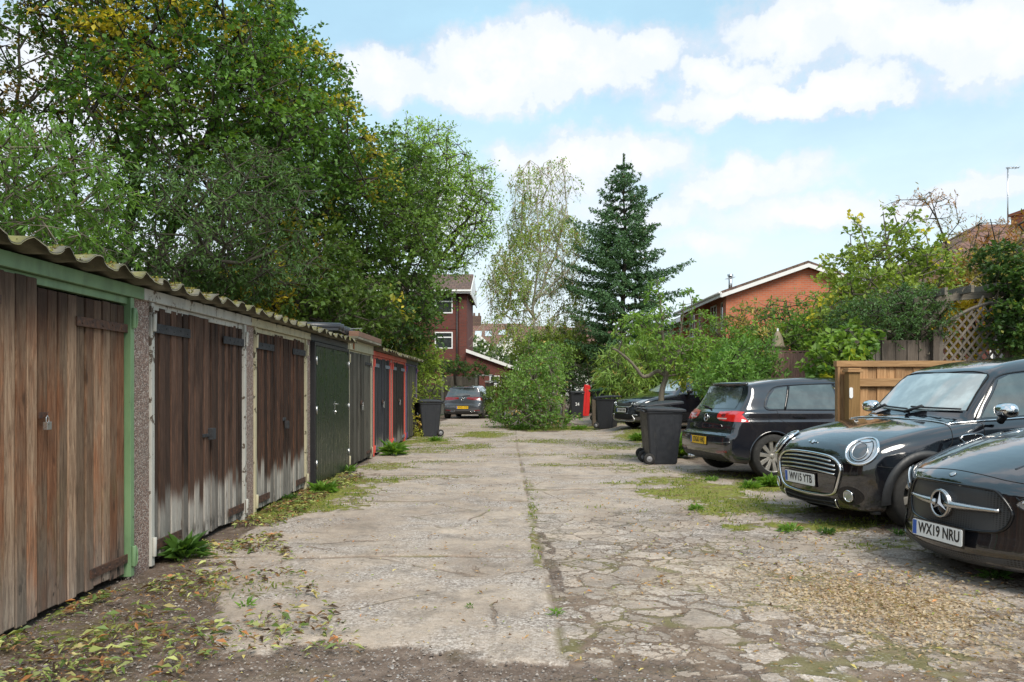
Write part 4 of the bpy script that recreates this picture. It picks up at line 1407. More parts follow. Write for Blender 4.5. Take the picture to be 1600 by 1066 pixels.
# ------------------------------------------------------------------ buildings
M_BRK_D = mat_brick('dark red brick', (0.19, 0.045, 0.03), (0.13, 0.035, 0.028), (0.10, 0.07, 0.06))
M_BRK_O = mat_brick('orange red brick', (0.62, 0.18, 0.08), (0.50, 0.13, 0.06), (0.40, 0.25, 0.18), axis='auto')
M_TILE_B = mat_tiles('brown roof tile', (0.14, 0.085, 0.065), (0.10, 0.065, 0.055), 1.0, 0.3)
M_TILE_O = mat_tiles('orange roof tile', (0.30, 0.13, 0.09), (0.24, 0.11, 0.08), 1.0, 0.1)
M_TILE_R = mat_tiles('red brown roof tile', (0.20, 0.11, 0.085), (0.16, 0.085, 0.07), 1.0, 0.5)
M_WHT = pm('white painted timber', (0.72, 0.72, 0.70), 0.5, 0, 0.06, 3, dirt=0.15)
M_UPVC = pm('white window frame', (0.78, 0.78, 0.78), 0.35, 0, 0.05)
M_REND = pm('white render', (0.72, 0.71, 0.67), 0.85, 0, 0.08, 1.5, 0.2, 30, dirt=0.12)
M_CURT = pm('net curtain', (0.45, 0.46, 0.45), 0.9, 0, 0.3, 4)


def window(par, x0, x1, z0, z1, face, axis='y', out=-1, split=None, hsplit=None, fr=.07, mat=None):
    """frame ring + glass pane set in a wall whose face is at coordinate `face`; out = outward sign along the axis"""
    m = MB()
    d0, d1 = face + out * .03, face - out * .06
    lo, hi = min(d0, d1), max(d0, d1)
    def bx(mb, a, b_, c, d, l, h):
        if axis == 'y': mb.box(a, b_, l, h, c, d)
        else: mb.box(l, h, a, b_, c, d)
    bx(m, x0, x1, z0, z0 + fr, lo, hi); bx(m, x0, x1, z1 - fr, z1, lo, hi)
    bx(m, x0, x0 + fr, z0 + fr, z1 - fr, lo, hi); bx(m, x1 - fr, x1, z0 + fr, z1 - fr, lo, hi)
    if split: 
        xm = x0 + (x1 - x0) * split
        bx(m, xm - fr / 2, xm + fr / 2, z0 + fr, z1 - fr, lo + .01, hi)
    if hsplit:
        zm = z0 + (z1 - z0) * hsplit
        bx(m, x0 + fr, x1 - fr, zm - fr / 2, zm + fr / 2, lo + .004, hi - .004)
    f = m.build('window', mat or M_UPVC, par, bevel=.006)
    g = MB()
    bx(g, x0 + fr * .8, x1 - fr * .8, z0 + fr * .8, z1 - fr * .8, min(face - out * .02, face + out * .005), max(face - out * .02, face + out * .005))
    g.build('pane', M_HGLASS, f)
    return f


# three-storey brick house
t = thing('brick_house', 'tall dark red brick house with two white windows, behind the left trees', 'house', (-7.5, 53.5, 0))
m = MB()
m.box(-6.5, 4.74, -3.5, 4, -.1, 7.2)
m.box(4.25, 4.72, -3.62, -3.502, 0, 7.0)
m.box(-6.4, 4.1, -3.53, -3.502, 4.95, 5.0)
m.box(-6.4, 4.1, -3.53, -3.502, 2.7, 2.76)
m.build('wall', M_BRK_D, t)
m = MB()
m.prism([(-3.95, 7.22), (4.4, 7.22), (4.4, 7.34), (.2, 8.85), (-3.95, 7.34)], -6.8, 4.95, 'x')
m.build('roof', M_TILE_B, t)
m = MB()
m.box(-6.85, 5.0, -4.05, -3.955, 7.10, 7.32)
m.tube([(-6.8, -4.1, 7.24), (5.0, -4.1, 7.24)], .06, 8)
m.prism([(-4.0, 7.02), (4.4, 7.02), (4.4, 7.24), (.2, 8.74), (-4.0, 7.24)], 4.96, 5.02, 'x')
m.build('gutter_board', M_WHT, t)
m = MB()
m.tube([(4.12, -3.58, 7.1), (4.12, -3.58, 0)], .045, 8)
m.build('downpipe', M_PLAST, t)
for z0, z1 in ((5.92, 7.0), (3.75, 4.78)):
    for x0 in (2.75, .1, -3.2):
        window(t, x0, x0 + 1.1, z0, z1, -3.5, hsplit=.68)
# lean-to
t = thing('brick_outhouse', 'single storey brick wing with a sloping white-edged roof beside the tall brick house', 'outhouse', (-.9, 51, 0))
m = MB()
m.prism([(-1.86, -.1), (1.75, -.1), (1.75, 2.25), (-1.86, 3.55)], -2, 3, 'y')
m.build('wall', M_BRK_D, t)
m = MB()
m.prism([(-1.86, 3.56), (1.95, 2.2), (1.95, 2.32), (-1.86, 3.70)], -2.15, 3.2, 'y')
m.build('roof', M_TILE_B, t)
m = MB()
m.prism([(-1.86, 3.48), (1.98, 2.11), (1.98, 2.30), (-1.86, 3.68)], -2.22, -2.155, 'y')
m.build('verge_board', M_WHT, t)
for x0 in (-.45, .25, .95):
    window(t, x0, x0 + .6, 1.55, 2.08, -2.0, fr=.06)
m = MB(); m.box(-.5, 1.6, -2.06, -2.002, 1.42, 1.52); m.build('sill', M_WHT, t)


# white houses far off
def white_house(x, y, w, dep, eave, ridge, label, tile, gables, skylights, chim, name='white_house'):
    t = thing(name, label, 'house', (x, y, 0), 0, 'white houses beyond the lane end')
    m = MB(); m.box(-w / 2, w / 2, 0, dep, -.1, eave); 
    for gx, gw in gables:
        m.prism([(gx - gw / 2, 0), (gx + gw / 2, 0), (gx + gw / 2, eave - .2), (gx, eave + gw * .42), (gx - gw / 2, eave - .2)], -1.0, -.002, 'y')
    m.build('wall', M_REND, t)
    m = MB(); m.prism([(-.5, eave), (dep + .5, eave), (dep / 2, ridge)], -w / 2 - .2, w / 2 + .2, 'x')
    for gx, gw in gables:
        m.prism([(gx - gw / 2 - .3, eave - .35), (gx, eave + gw * .42 + .05), (gx + gw / 2 + .3, eave - .35), (gx + gw / 2 + .3, eave - .15), (gx, eave + gw * .42 + .3), (gx - gw / 2 - .3, eave - .15)], -1.0, 2.0, 'y')
    rf = m.build('roof', tile, t)
    for gx, gw in gables:
        m = MB()
        m.prism([(gx - gw / 2 - .35, eave - .45), (gx, eave + gw * .42), (gx + gw / 2 + .35, eave - .45), (gx + gw / 2 + .35, eave - .12), (gx, eave + gw * .42 + .38), (gx - gw / 2 - .35, eave - .12)], -1.12, -1.02, 'y')
        m.build('bargeboard', M_WHT, t)
        window(t, gx - gw * .27, gx + gw * .27, eave - 2.6, eave - 1.1, -1.0, split=.5, fr=.1)
        window(t, gx - gw * .27, gx + gw * .27, 1.2, 2.8, -1.0, split=.5, fr=.1)
    for sx, f in skylights:
        zz = eave + (ridge - eave) * f
        yy = -.5 + (dep / 2 + .5) * f
        sl = math.atan2(ridge - eave, dep / 2 + .5)
        M = Matrix.Translation((sx, yy, zz + .05)) @ Matrix.Rotation(sl, 4, 'X')
        m = MB(); m.box(-.4, .4, -.6, .6, -.03, .06, M=M)
        m.build('skylight', pm('skylight glass', (.6, .66, .7), .15, .3), rf)
    for cx, cw in chim:
        m = MB(); m.box(cx - cw / 2, cx + cw / 2, dep / 2 - .5, dep / 2 + .5, ridge - .6, ridge + .9)
        for q in (-.3, .3): m.lathe([(.14, ridge + .9), (.12, ridge + 1.3), (0.0, ridge + 1.3)], (cx + q, dep / 2, 0), 'z', 8)
        m.build('chimney', M_TILE_B, rf)


white_house(-1.9, 95, 6.4, 8, 6.3, 9.2, 'white house with brown roof and three skylights between brick wall and birch', M_TILE_R, [(-2.0, 2.4), (1.6, 2.6)], [(-2.1, .5), (-.9, .5), (.7, .55)], [(-2.4, 1.1)])
white_house(-6.4, 97, 2.6, 8, 6.2, 9.0, 'white house end with orange roof glimpsed just right of the tall brick house', M_TILE_O, [(-.2, 2.2)], [], [(.9, .9)])
white_house(3.2, 95, 3.8, 8, 6.1, 8.9, 'white house hidden behind the birch trunk', M_TILE_R, [(-.6, 2.4)], [], [])
white_house(8.4, 96, 7.5, 8, 6.0, 8.8, 'white house with a long plain roof behind the yellow-green tree', M_TILE_R, [(-1.5, 2.6)], [], [(0, 1.3)])

# brick terrace on the right
t = thing('brick_terrace', 'long orange-red brick terrace with a white-edged gable facing the lane', 'terrace house', (12.3, 34, 0))
m = MB()
m.prism([(-3.05, -.1), (3.05, -.1), (3.05, 5.35), (0, 6.42), (-3.05, 5.35)], 0, 9.2, 'y')
for yy in (-.004, 4.0, 8.7):
    m.box(-3.35, -3.052, yy, yy + .5, -.1, 5.3)
m.build('wall', M_BRK_O, t)
m = MB()
m.prism([(-3.6, 5.24), (0, 6.50), (3.5, 5.27), (3.5, 5.37), (0, 6.62), (-3.6, 5.36)], -.25, 9.3, 'y')
rf = m.build('roof', M_TILE_B, t)
m = MB(); m.tube([(-2.2, 3.6, 5.7), (-2.2, 3.6, 6.5)], .09, 8); m.lathe([(.14, 6.5), (.14, 6.58), (0, 6.62)], (-2.2, 3.6, 0), 'z', 8)
m.build('flue', M_SILVER, rf)
m = MB()
m.prism([(-3.62, 5.08), (0, 6.34), (3.52, 5.11), (3.52, 5.28), (0, 6.50), (-3.62, 5.24)], -.32, -.255, 'y')
m.box(-3.66, -3.605, -.3, 9.3, 5.1, 5.32)
m.build('bargeboard', M_WHT, t)
m = MB(); m.tube([(-3.7, -.3, 5.28), (-3.7, 9.3, 5.28)], .055, 8); m.build('gutter', M_WHT, t)
for ya, yb in ((.75, 1.9), (2.7, 3.8), (5.0, 6.1), (7.0, 8.2)):
    window(t, ya, yb, 3.9, 5.1, -3.05, 'x', -1, split=.5)
    window(t, ya, yb, .9, 2.5, -3.05, 'x', -1, split=.5)
t = thing('brick_terrace', 'far set-back block of the brick terrace seen just right of the spruce', 'terrace house', (12.8, 43.4, 0))
m = MB()
m.prism([(-3.05, -.1), (3.05, -.1), (3.05, 5.25), (0, 6.3), (-3.05, 5.25)], 0, 14, 'y')
for yy in (.3, 4.4, 9):
    m.box(-3.3, -3.052, yy, yy + .45, -.1, 5.2)
m.build('wall', M_BRK_O, t)
m = MB()
m.prism([(-3.5, 5.16), (0, 6.38), (3.5, 5.16), (3.5, 5.26), (0, 6.5), (-3.5, 5.28)], -.25, 14, 'y')
m.build('roof', M_TILE_B, t)
m = MB(); m.box(-3.56, -3.505, -.3, 14, 5.0, 5.24); m.build('bargeboard', M_WHT, t)
for ya, yb in ((1.2, 2.2), (2.8, 3.9), (5.3, 6.5), (7.2, 8.4)):
    window(t, ya, yb, 3.9, 4.95, -3.05, 'x', -1, split=.5)
t = thing('tv_aerial', 'thin television aerial on a pole at the near corner of the terrace roof', 'aerial', (9.3, 34.6, 5.3))
m = MB()
m.tube([(0, 0, 0), (0, 0, .75)], .015, 6)
m.build('pole', M_SILVER, t)
m = MB()
m.tube([(0, -.35, .7), (0, .45, .72)], .01, 6)
for q in range(6): m.tube([(-.14, -.3 + q * .14, .71), (.14, -.3 + q * .14, .71)], .006, 5)
m.build('antenna', M_SILVER, t)

# tiled house at the right edge
t = thing('tiled_house', 'low house with a mossy red-brown tiled roof at the right edge', 'house', (14, 22, 0))
m = MB()
m.box(-4.3, 5, -3.6, 3.6, 0, 3.6)
m.build('wall', M_BRK_D, t)
V = [(-4.8, -4, 3.62), (5.4, -4, 3.62), (5.4, 4, 3.62), (-4.8, 4, 3.62), (-1.4, 0, 5.75), (4.6, 0, 5.75)]
m = MB()
m.add(V, [(0, 1, 5, 4), (1, 2, 5), (2, 3, 4, 5), (3, 0, 4), (3, 2, 1, 0)])
rf = m.build('roof', M_TILE_R, t)
m = MB()
m.box(-.28, .4, -.35, .35, 5.3, 6.02); m.box(-.33, .45, -.41, .41, 6.02, 6.1)
m.lathe([(.12, 6.1), (.10, 6.3), (0, 6.31)], (.05, 0, 0), 'z', 10)
m.build('chimney', M_BRK_O, rf)
m = MB(); m.box(-4.9, 5.45, -4.1, -4.01, 3.46, 3.64); m.build('gutter_board', M_WHT, t)
window(t, -3.2, -1.8, 1.2, 2.8, -3.6, split=.5)
t = thing('tv_aerial', 'tall thin aerial pole beside the chimney at the right edge', 'aerial', (13.42, 22, 6.3))
m = MB(); m.tube([(0, 0, -.9), (0, 0, 1.0)], .018, 6); m.build('pole', M_SILVER, t)
m = MB(); m.tube([(-.05, 0, .98), (.3, 0, .98)], .012, 6)
for q in range(4): m.tube([(.02 + q * .08, -.12, .98), (.02 + q * .08, .12, .98)], .006, 5)
m.build('antenna', M_SILVER, t)
# low building seen through the trunks
t = thing('far_house', 'pale low roof glimpsed through the trunks behind the second garage', 'house', (-15.5, 36, 0))
m = MB(); m.box(-5, 5, 0, 6, 0, 4.6); m.build('wall', M_REND, t)
m = MB(); m.prism([(-.4, 4.6), (6.4, 4.6), (3, 6.3)], -5.3, 5.3, 'x'); m.build('roof', M_TILE_R, t)
for x0 in (-3.5, -.5, 2.5): window(t, x0, x0 + 1.2, 2.6, 3.9, 0, split=.5)

# ------------------------------------------------------------------ fences
T_GREY = mat_timber('grey weathered timber', (0.17, 0.145, 0.12), (0.29, 0.255, 0.22))
T_GREYD = mat_timber('brown grey timber', (0.12, 0.095, 0.075), (0.20, 0.165, 0.135))
T_NEW = mat_timber('new orange timber', (0.36, 0.20, 0.09), (0.52, 0.33, 0.17))
T_NEWH = mat_timber('new orange timber rail', (0.44, 0.25, 0.11), (0.60, 0.38, 0.19), ax='x')
T_PINK = mat_timber('pinkish slat timber', (0.24, 0.14, 0.115), (0.36, 0.24, 0.20))
T_REDD = mat_timber('red slat timber', (0.28, 0.07, 0.045), (0.36, 0.11, 0.07))
T_GREYH = mat_timber('grey timber beam', (0.19, 0.165, 0.13), (0.32, 0.29, 0.24), ax='x')


def boards(par, x0, x1, z0, z1, n, mat, seed, y=0.0, th=.018, lap=False, ragged=.02, ztop=None, name='boards'):
    g = random.Random(seed)
    m = MB()
    w = (x1 - x0) / n
    for i in range(n):
        a, b_ = x0 + i * w + .003, x0 + (i + 1) * w - .003 + (.01 if lap else 0)
        yy = y + (th * .6 if (lap and i % 2) else 0) + g.uniform(-.003, .003)
        zt = (ztop((a + b_) / 2) if ztop else z1) - g.uniform(0, ragged)
        m.box(a, b_, yy, yy + th, z0, zt, (g.random(), g.random(), 0))
    return m.build(name, mat, par, bevel=.002)


# new gate beside the small black car
gx0, gy = 4.08, 10.2
zb = gz(5, 10.2)
t = thing('timber_gate', 'new orange timber gate panel behind the round-lamped black car', 'gate', (gx0, gy, zb))
boards(t, .04, 2.1, .04, 1.53, 18, T_NEW, 1, .0, .02, True)
m = MB(); m.box(-.02, 2.12, -.035, .07, 1.535 - zb * .3, 1.61 - zb * .3); m.build('top_rail', T_NEWH, t, bevel=.004)
m = MB(); m.box(.2, 2.1, -.045, -.003, 1.27, 1.37); m.box(.2, 2.1, -.045, -.003, .35, .45); m.build('rail', T_NEWH, t, bevel=.003)
m = MB(); m.box(-.005, .03, -.03, .06, .02, 1.53); m.build('edge_board', T_NEW, t, bevel=.003)
t = thing('gate_post', 'new square timber gate post with flat cap and white oval plate', 'post', (gx0 + .135, gy - .13, zb))
m = MB(); m.box(-.07, .07, -.07, .07, -.02, 1.44, (.2, 0, 0)); m.build('post', mat_timber('treated post', (0.28, 0.16, 0.055), (0.36, 0.22, 0.09)), t, bevel=.004)
m = MB(); m.box(-.095, .10, -.095, .095, 1.442, 1.475); m.box(-.08, .08, -.08, .08, 1.476, 1.495); m.build('cap', T_NEWH, t, bevel=.005)
m = MB()
pts = [(.022 * math.cos(a) - .045 + .0, 1.19 + (.045 if math.sin(a) > 0 else -.045) + .022 * math.sin(a)) for a in np.linspace(0, 2 * math.pi, 24, endpoint=False)]
m.prism(pts, -.08, -.071, 'y')
m.build('number_plate', M_UPVC, t)

# pink slat fence
t = thing('slat_fence', 'pinkish narrow-slat fence between the hedge and the leafy shrub', 'fence', (5.26, 16.5, gz(5.3, 16.5)))
boards(t, 0, .86, 0, 2.05, 26, T_PINK, 3, 0, .02, False, .03, name='slat_panel')
m = MB(); m.box(0, .86, .022, .06, .4, .48); m.box(0, .86, .022, .06, 1.6, 1.68); m.build('rail', T_PINK, t)
b2 = boards(t, 0, .5, 0, 1.98, 13, T_REDD, 4, 0, .02, False, .03, name='red_panel')
b2.location = (.87, .02, 0); b2.rotation_euler = (0, 0, R(25))
m = MB(); m.box(-.02, .9, -.005, .05, 2.045, 2.075); m.build('top_rail', T_PINK, t)

# grey garden fence panels
t = thing('garden_fence', 'tall grey weathered board fence behind the new timber gate', 'fence', (5.5, 13.05, 0))
zf = gz(6.3, 13)
boards(t, .0, .42, 0, 2.16, 5, T_GREY, 5, 0, .022, True, .02, name='panel')
boards(t, .50, 1.24, 0, 2.10, 8, T_GREYD, 6, .05, .022, True, .02, name='panel')
m = MB(); m.box(.42, .5, -.04, .09, 0, 2.2); m.box(1.24, 1.34, -.05, .05, 0, 2.25); m.build('post', T_GREYD, t, bevel=.004)
m = MB(); m.box(.28, .56, -.06, .1, 2.2, 2.235); m.build('cap', T_GREYH, t, bevel=.004)
m = MB(); m.box(-.6, -.02, 0, .03, 0, 1.95); m.build('panel', T_GREY, t)

t = thing('garden_fence', 'grey fence continuing behind the ivy at the right edge', 'fence', (8.05, 13.1, 0))
boards(t, 0, 3.6, 0, 2.0, 30, T_GREY, 7, 0, .022, True, .02, name='panel')
m = MB(); m.box(1.8, 1.9, -.05, .06, 0, 2.1); m.box(3.6, 3.7, -.05, .06, 0, 2.1); m.build('post', T_GREYD, t, bevel=.004)

# lattice panel with arched top
t = thing('lattice_panel', 'grey diagonal lattice panel with arched top and yellow leaves behind', 'trellis', (6.88, 13.05, 0))
m = MB()
W_, z0 = 1.05, .5
top = lambda x: 2.27 + .42 * math.sin(min(1, max(0, x / W_)) * math.pi * .5) ** .9
sp = .125
for sgn, yy in ((1, 0.0), (-1, .016)):
    for k in range(-30, 45):
        # line z = z0 + sgn*(x) + k*sp*1.41
        c = k * sp * 1.414
        pts = []
        for x in np.linspace(0, W_, 60):
            z = z0 + sgn * x * 1.25 + c
            if z0 <= z <= top(x): pts.append((x, z))
        if len(pts) > 2:
            (xa, za), (xb, zb_) = pts[0], pts[-1]
            m.bar((xa, yy, za), (xb, yy, zb_), .012, .034, up=(0, 1, 0.001), col=(random.Random(k * 7 + sgn).random(), 0, 0)) if False else m.bar((xa, yy, za), (xb, yy, zb_), .034, .012, up=(0, -1, 0), col=(random.Random(k * 7 + sgn).random(), 0, 0))
m.build('slats', T_GREY, t)
m = MB()
m.tube([(x, .008, top(x) + .02) for x in np.linspace(0, W_, 16)], .03, 6, smooth=False)
m.box(-.03, .03, -.02, .04, .1, 2.3); m.box(W_ - .02, W_ + .05, -.02, .04, .1, 2.72); m.box(0, W_, -.02, .04, .42, .5)
m.build('frame', T_GREY, t, bevel=.002)

# pergola
t = thing('pergola', 'grey timber pergola beams above the lattice panel', 'pergola', (6.72, 13.3, 0))
m = MB(); m.box(-.05, .05, -.05, .05, 0, 2.78, (.3, 0, 0)); m.build('post', T_GREYD, t, bevel=.004)
m = MB(); m.box(1.45, 1.55, -.05, .05, 0, 2.9, (.6, 0, 0)); m.build('post', T_GREYD, t, bevel=.004)
m = MB(); m.bar((-.15, 0, 2.74), (1.9, 0, 2.93), .05, .12, col=(.3, 0, 0)); m.bar((-.1, .9, 2.74), (1.9, .9, 2.93), .05, .12, col=(.7, 0, 0)); m.build('beam', T_GREYH, t, bevel=.004)
m = MB(); m.bar((.03, 0, 2.3), (.4, 0, 2.72), .05, .07); m.build('brace', T_GREY, t, bevel=.003)
for k in range(4):
    m = MB(); x = .2 + .42 * k; m.bar((x, -.35, 2.86 + .04 * k), (x, 1.3, 2.86 + .04 * k), .05, .12, col=(.2 * k, 0, 0)); m.build('rafter', T_GREYH, t, bevel=.004)
# bare climbing stems over it
g = random.Random(5)
t = thing('climbing_stems', 'bare pale stems tangled over the pergola', 'climber', (7.6, 13.2, 0))
m = MB()
for k in range(9):
    x, z = g.uniform(-.8, .6), g.uniform(2.2, 2.9)
    pts = []
    dx, dz = g.uniform(-.06, .08), g.uniform(-.05, .08)
    for q in range(16):
        pts.append((x, g.uniform(-.08, .02) - .1, z)); x += dx + g.uniform(-.03, .03); z += dz + g.uniform(-.04, .04)
    m.tube(pts, .008, 5)
m.tube([(-.5, 0, 0), (-.45, -.1, 1.2), (-.3, -.1, 2.2), (0, -.1, 2.8)], .02, 6)
m.build('stems', M_BARK2, t)

# closed parasol
t = thing('parasol', 'closed beige garden parasol poking above the pink slat fence', 'parasol', (5.72, 17.5, 0))
m = MB(); m.tube([(0, 0, 0), (0, 0, 2.6)], .02, 8); m.build('pole', M_WHT, t)
m = MB()
prof = []
for z, r in ((2.56, .01), (2.5, .05), (2.38, .09), (2.24, .115), (2.20, .14), (2.19, .10), (2.0, .11), (1.7, .12), (1.4, .09), (1.35, .03)):
    prof.append((r, z))
m.lathe(prof, (0, 0, 0), 'z', 14)
vs = []
for i, v in enumerate(m.v):
    k = i % 14
    s = 1.18 if k % 2 else .78
    vs.append((v[0] * s, v[1] * s, v[2]))
m.v = vs
m.build('canopy', pm('faded canvas', (0.34, 0.28, 0.19), 0.9, 0, .2, 6, .2, 60), t)

# fence at the end of the lane
t = thing('close_board_fence', 'grey close-board fence with concrete posts behind the parked grey car', 'fence', (-5.2, 42, 0))
boards(t, 0, 1.55, 0, 1.5, 14, T_GREY, 9, 0, .02, True, name='panel')
boards(t, 1.67, 3.3, 0, 1.95, 14, T_GREY, 10, 0, .02, True, name='panel')
m = MB(); m.box(0, 1.55, -.03, 0, 1.0, 1.08); m.box(1.67, 3.3, -.03, 0, 1.2, 1.28); m.build('rail', T_GREYH, t)
for x in (-.06, 1.55, 3.3):
    m = MB(); m.box(x, x + .12, -.07, .06, 0, 2.05); m.build('post', pm('concrete post', (.33, .31, .27), .9, 0, .15, 5, .3, 60), t, bevel=.01)
t = thing('garden_gate', 'small pale gate with a white top bar right of the grey car', 'gate', (-1.75, 42, 0))
m = MB(); m.box(0, .75, 0, .05, 1.95, 2.03); m.box(.35, .78, -.06, 0, 1.62, 1.70); m.build('top_bar', M_WHT, t, bevel=.004)
boards(t, .36, .76, 0, 1.6, 5, T_GREY, 12, 0, .02, True, name='boards')
m = MB(); m.box(-.05, .05, -.02, .08, 0, 2.0); m.box(.72, .82, -.02, .08, 0, 2.0); m.build('post', T_GREYD, t, bevel=.004)
# ------------------------------------------------------------------ trees and shrubs
def branch_mesh(name, N0, parent, rad, sides=5):
    """N0 (n,3) nodes, parent index (-1 for roots), radius per node -> tapered tubes"""
    idx = np.where(parent >= 0)[0]
    a, b_ = N0[parent[idx]], N0[idx]
    ra, rb = np.minimum(rad[parent[idx]], rad[idx] * 1.5 + .003), rad[idx]
    d = b_ - a
    ln = np.linalg.norm(d, axis=1, keepdims=True) + 1e-9
    d = d / ln
    ref = np.where(np.abs(d[:, 2:3]) > .9, np.array([[1., 0, 0]]), np.array([[0, 0, 1.]]))
    s = np.cross(d, ref); s /= np.linalg.norm(s, axis=1, keepdims=True)
    u = np.cross(s, d)
    an = np.arange(sides) * 2 * math.pi / sides
    ring = s[:, None] * np.cos(an)[None, :, None] + u[:, None] * np.sin(an)[None, :, None]
    A = a[:, None] + ring * ra[:, None, None] - d[:, None] * (ra * .3)[:, None, None]
    B = b_[:, None] + ring * rb[:, None, None] + d[:, None] * (rb * .3)[:, None, None]
    V = np.concatenate([A, B], 1).reshape(-1, 3)
    k = np.arange(sides)
    f = np.stack([k, (k + 1) % sides, (k + 1) % sides + sides, k + sides], 1)
    F = (np.arange(len(idx))[:, None, None] * 2 * sides + f[None]).reshape(-1, 4)
    return npmesh(name, V, F, True)


def sample_blobs(blobs, n, g, shell=.55):
    vol = np.array([b[3] * b[4] * b[5] * (b[6] if len(b) > 6 else 1) for b in blobs])
    ci = g.choice(len(blobs), n, p=vol / vol.sum())
    Bm = np.array([b[:6] for b in blobs])[ci]
    u = rand_unit(n, g)
    r = g.random(n) ** (1 / 3)
    r = np.where(g.random(n) < shell, .62 + .38 * r, r)[:, None]
    return Bm[:, :3] + u * r * Bm[:, 3:6]


def thin(P, dmin, g):
    """greedy Poisson thinning on a hash grid"""
    keep = []
    grid = {}
    for i in g.permutation(len(P)):
        p = P[i]
        k = tuple((p // dmin).astype(int))
        ok = True
        for dx in (-1, 0, 1):
            for dy in (-1, 0, 1):
                for dz in (-1, 0, 1):
                    for q in grid.get((k[0] + dx, k[1] + dy, k[2] + dz), ()):
                        if (q[0] - p[0]) ** 2 + (q[1] - p[1]) ** 2 + (q[2] - p[2]) ** 2 < dmin * dmin:
                            ok = False
                            break
                    if not ok: break
                if not ok: break
            if not ok: break
        if ok:
            grid.setdefault(k, []).append(p)
            keep.append(i)
    return P[keep]


def skeleton(trunks, clumps, g, step=.55, up=.7, r_tip=.008, expo=2.2, sag=.1):
    nodes, par = [], []
    for tr in trunks:
        prev = -1
        for k in range(len(tr) - 1):
            a, b_ = np.array(tr[k], float), np.array(tr[k + 1], float)
            m = max(1, int(np.linalg.norm(b_ - a) / step))
            for q in range(m):
                nodes.append(a + (b_ - a) * q / m + (g.normal(size=3) * .03 if q else 0))
                par.append(prev); prev = len(nodes) - 1
        nodes.append(np.array(tr[-1], float)); par.append(prev)
    nt = len(nodes)
    cap = nt + len(clumps) * 14 + 10
    NN = np.zeros((cap, 3)); NN[:nt] = nodes
    cnt = nt
    zmin = NN[:nt, 2].min()
    ax = NN[:nt]
    dist = np.min(np.linalg.norm(clumps[:, None, :] - ax[None], axis=2), 1) if len(clumps) * nt < 4e6 else np.linalg.norm(clumps - ax.mean(0), axis=1)
    ends = []
    for ci in np.argsort(dist):
        c = clumps[ci]
        d = c - NN[:cnt]
        L = np.linalg.norm(d, axis=1)
        h = np.linalg.norm(d[:, :2], axis=1)
        cost = L + up * np.maximum(0, .35 * h - d[:, 2]) + np.where(NN[:cnt, 2] < zmin + .4, 2.0, 0)
        p = int(np.argmin(cost))
        a = NN[p].copy()
        m = max(1, min(12, int(L[p] / step)))
        prev = p
        for q in range(1, m + 1):
            t = q / m
            pt = a + (c - a) * t
            pt[2] += sag * L[p] * math.sin(math.pi * t)
            if q < m: pt += g.normal(size=3) * .05 * min(1, L[p])
            NN[cnt] = pt
            par.append(prev); prev = cnt; cnt += 1
            if cnt >= cap: break
        ends.append(prev)
        if cnt >= cap - 14: break
    NN = NN[:cnt]
    par = np.array(par)
    acc = np.zeros(cnt)
    acc[ends] += r_tip ** expo
    for i in range(cnt - 1, -1, -1):
        if acc[i] == 0: acc[i] = r_tip ** expo
        if par[i] >= 0: acc[par[i]] += acc[i]
    return NN, par, acc ** (1 / expo), np.array(ends)


def leaves_round(NN, par, ends, g, per, spread, L, W, cols, droop=.25, flat=.5, var=.25, pal=None, comp=0):
    """sprays of leaves round each twig end"""
    m = len(ends)
    base = NN[ends]
    pd = NN[ends] - NN[par[ends]]
    pd /= np.linalg.norm(pd, axis=1, keepdims=True) + 1e-9
    # twigs
    nt = max(3, per // 9)
    td = rand_unit(m * nt, g) + np.repeat(pd, nt, 0) * .5
    td[:, 2] *= .6
    td /= np.linalg.norm(td, axis=1, keepdims=True)
    tl = spread * (.45 + .75 * g.random(m * nt))
    k = max(1, per // nt)
    t = .25 + .8 * g.random((m * nt, k))
    P = np.repeat(base, nt, 0)[:, None] + td[:, None] * (tl[:, None] * t)[..., None]
    P[..., 2] -= droop * spread * t ** 2
    P = P.reshape(-1, 3) + g.normal(size=(m * nt * k, 3)) * spread * .10
    n = len(P)
    D = np.repeat(td, k, 0) * .6 + g.normal(size=(n, 3)) * .7
    D[:, 2] -= droop
    Nn = np.stack([g.normal(size=n) * (1 - flat), g.normal(size=n) * (1 - flat), np.full(n, 1.0)], 1) + rand_unit(n, g) * .5
    Ls = L * (.65 + .6 * g.random(n))
    cc = cols(P, g, np.repeat(g.random(m), nt * k)) if callable(cols) else None
    C = cc * (1 - var / 2 + var * g.random((n, 1)))
    return P, D, Nn, Ls, Ls * W, C, (td, tl, base, nt)


def palette(a, b_, yellow=None, yn=.5, yscale=.35, seed=0, third=None):
    """leaf colour varies per spray and in drifts through the crown"""
    A, B_ = np.array([a]), np.array([b_])

    def f(P, g, r):
        n = fbm(P[:, 0] + P[:, 2] * .7, P[:, 1] * .8 + P[:, 2], .8, 3, seed)
        t = np.clip(.5 * r + .9 * (n - .5) + .25, 0, 1)[:, None]
        C = A * (1 - t) + B_ * t
        if yellow is not None:
            q = fbm(P[:, 0] * 1.0 + 31, P[:, 2] * 1.0 + P[:, 1] * .6, yscale, 3, seed + 5)
            yy = np.array([yellow]) * (.7 + .5 * g.random((len(P), 1)))
            w_ = np.clip((q + .16 * (r - .5) - yn) / .06, 0, 1)[:, None] * (g.random((len(P), 1)) < .8)
            C = C * (1 - w_ * .8) + yy * w_ * .8
        if third is not None:
            hit = g.random(len(P)) < .04
            C[hit] = third
        return C
    return f


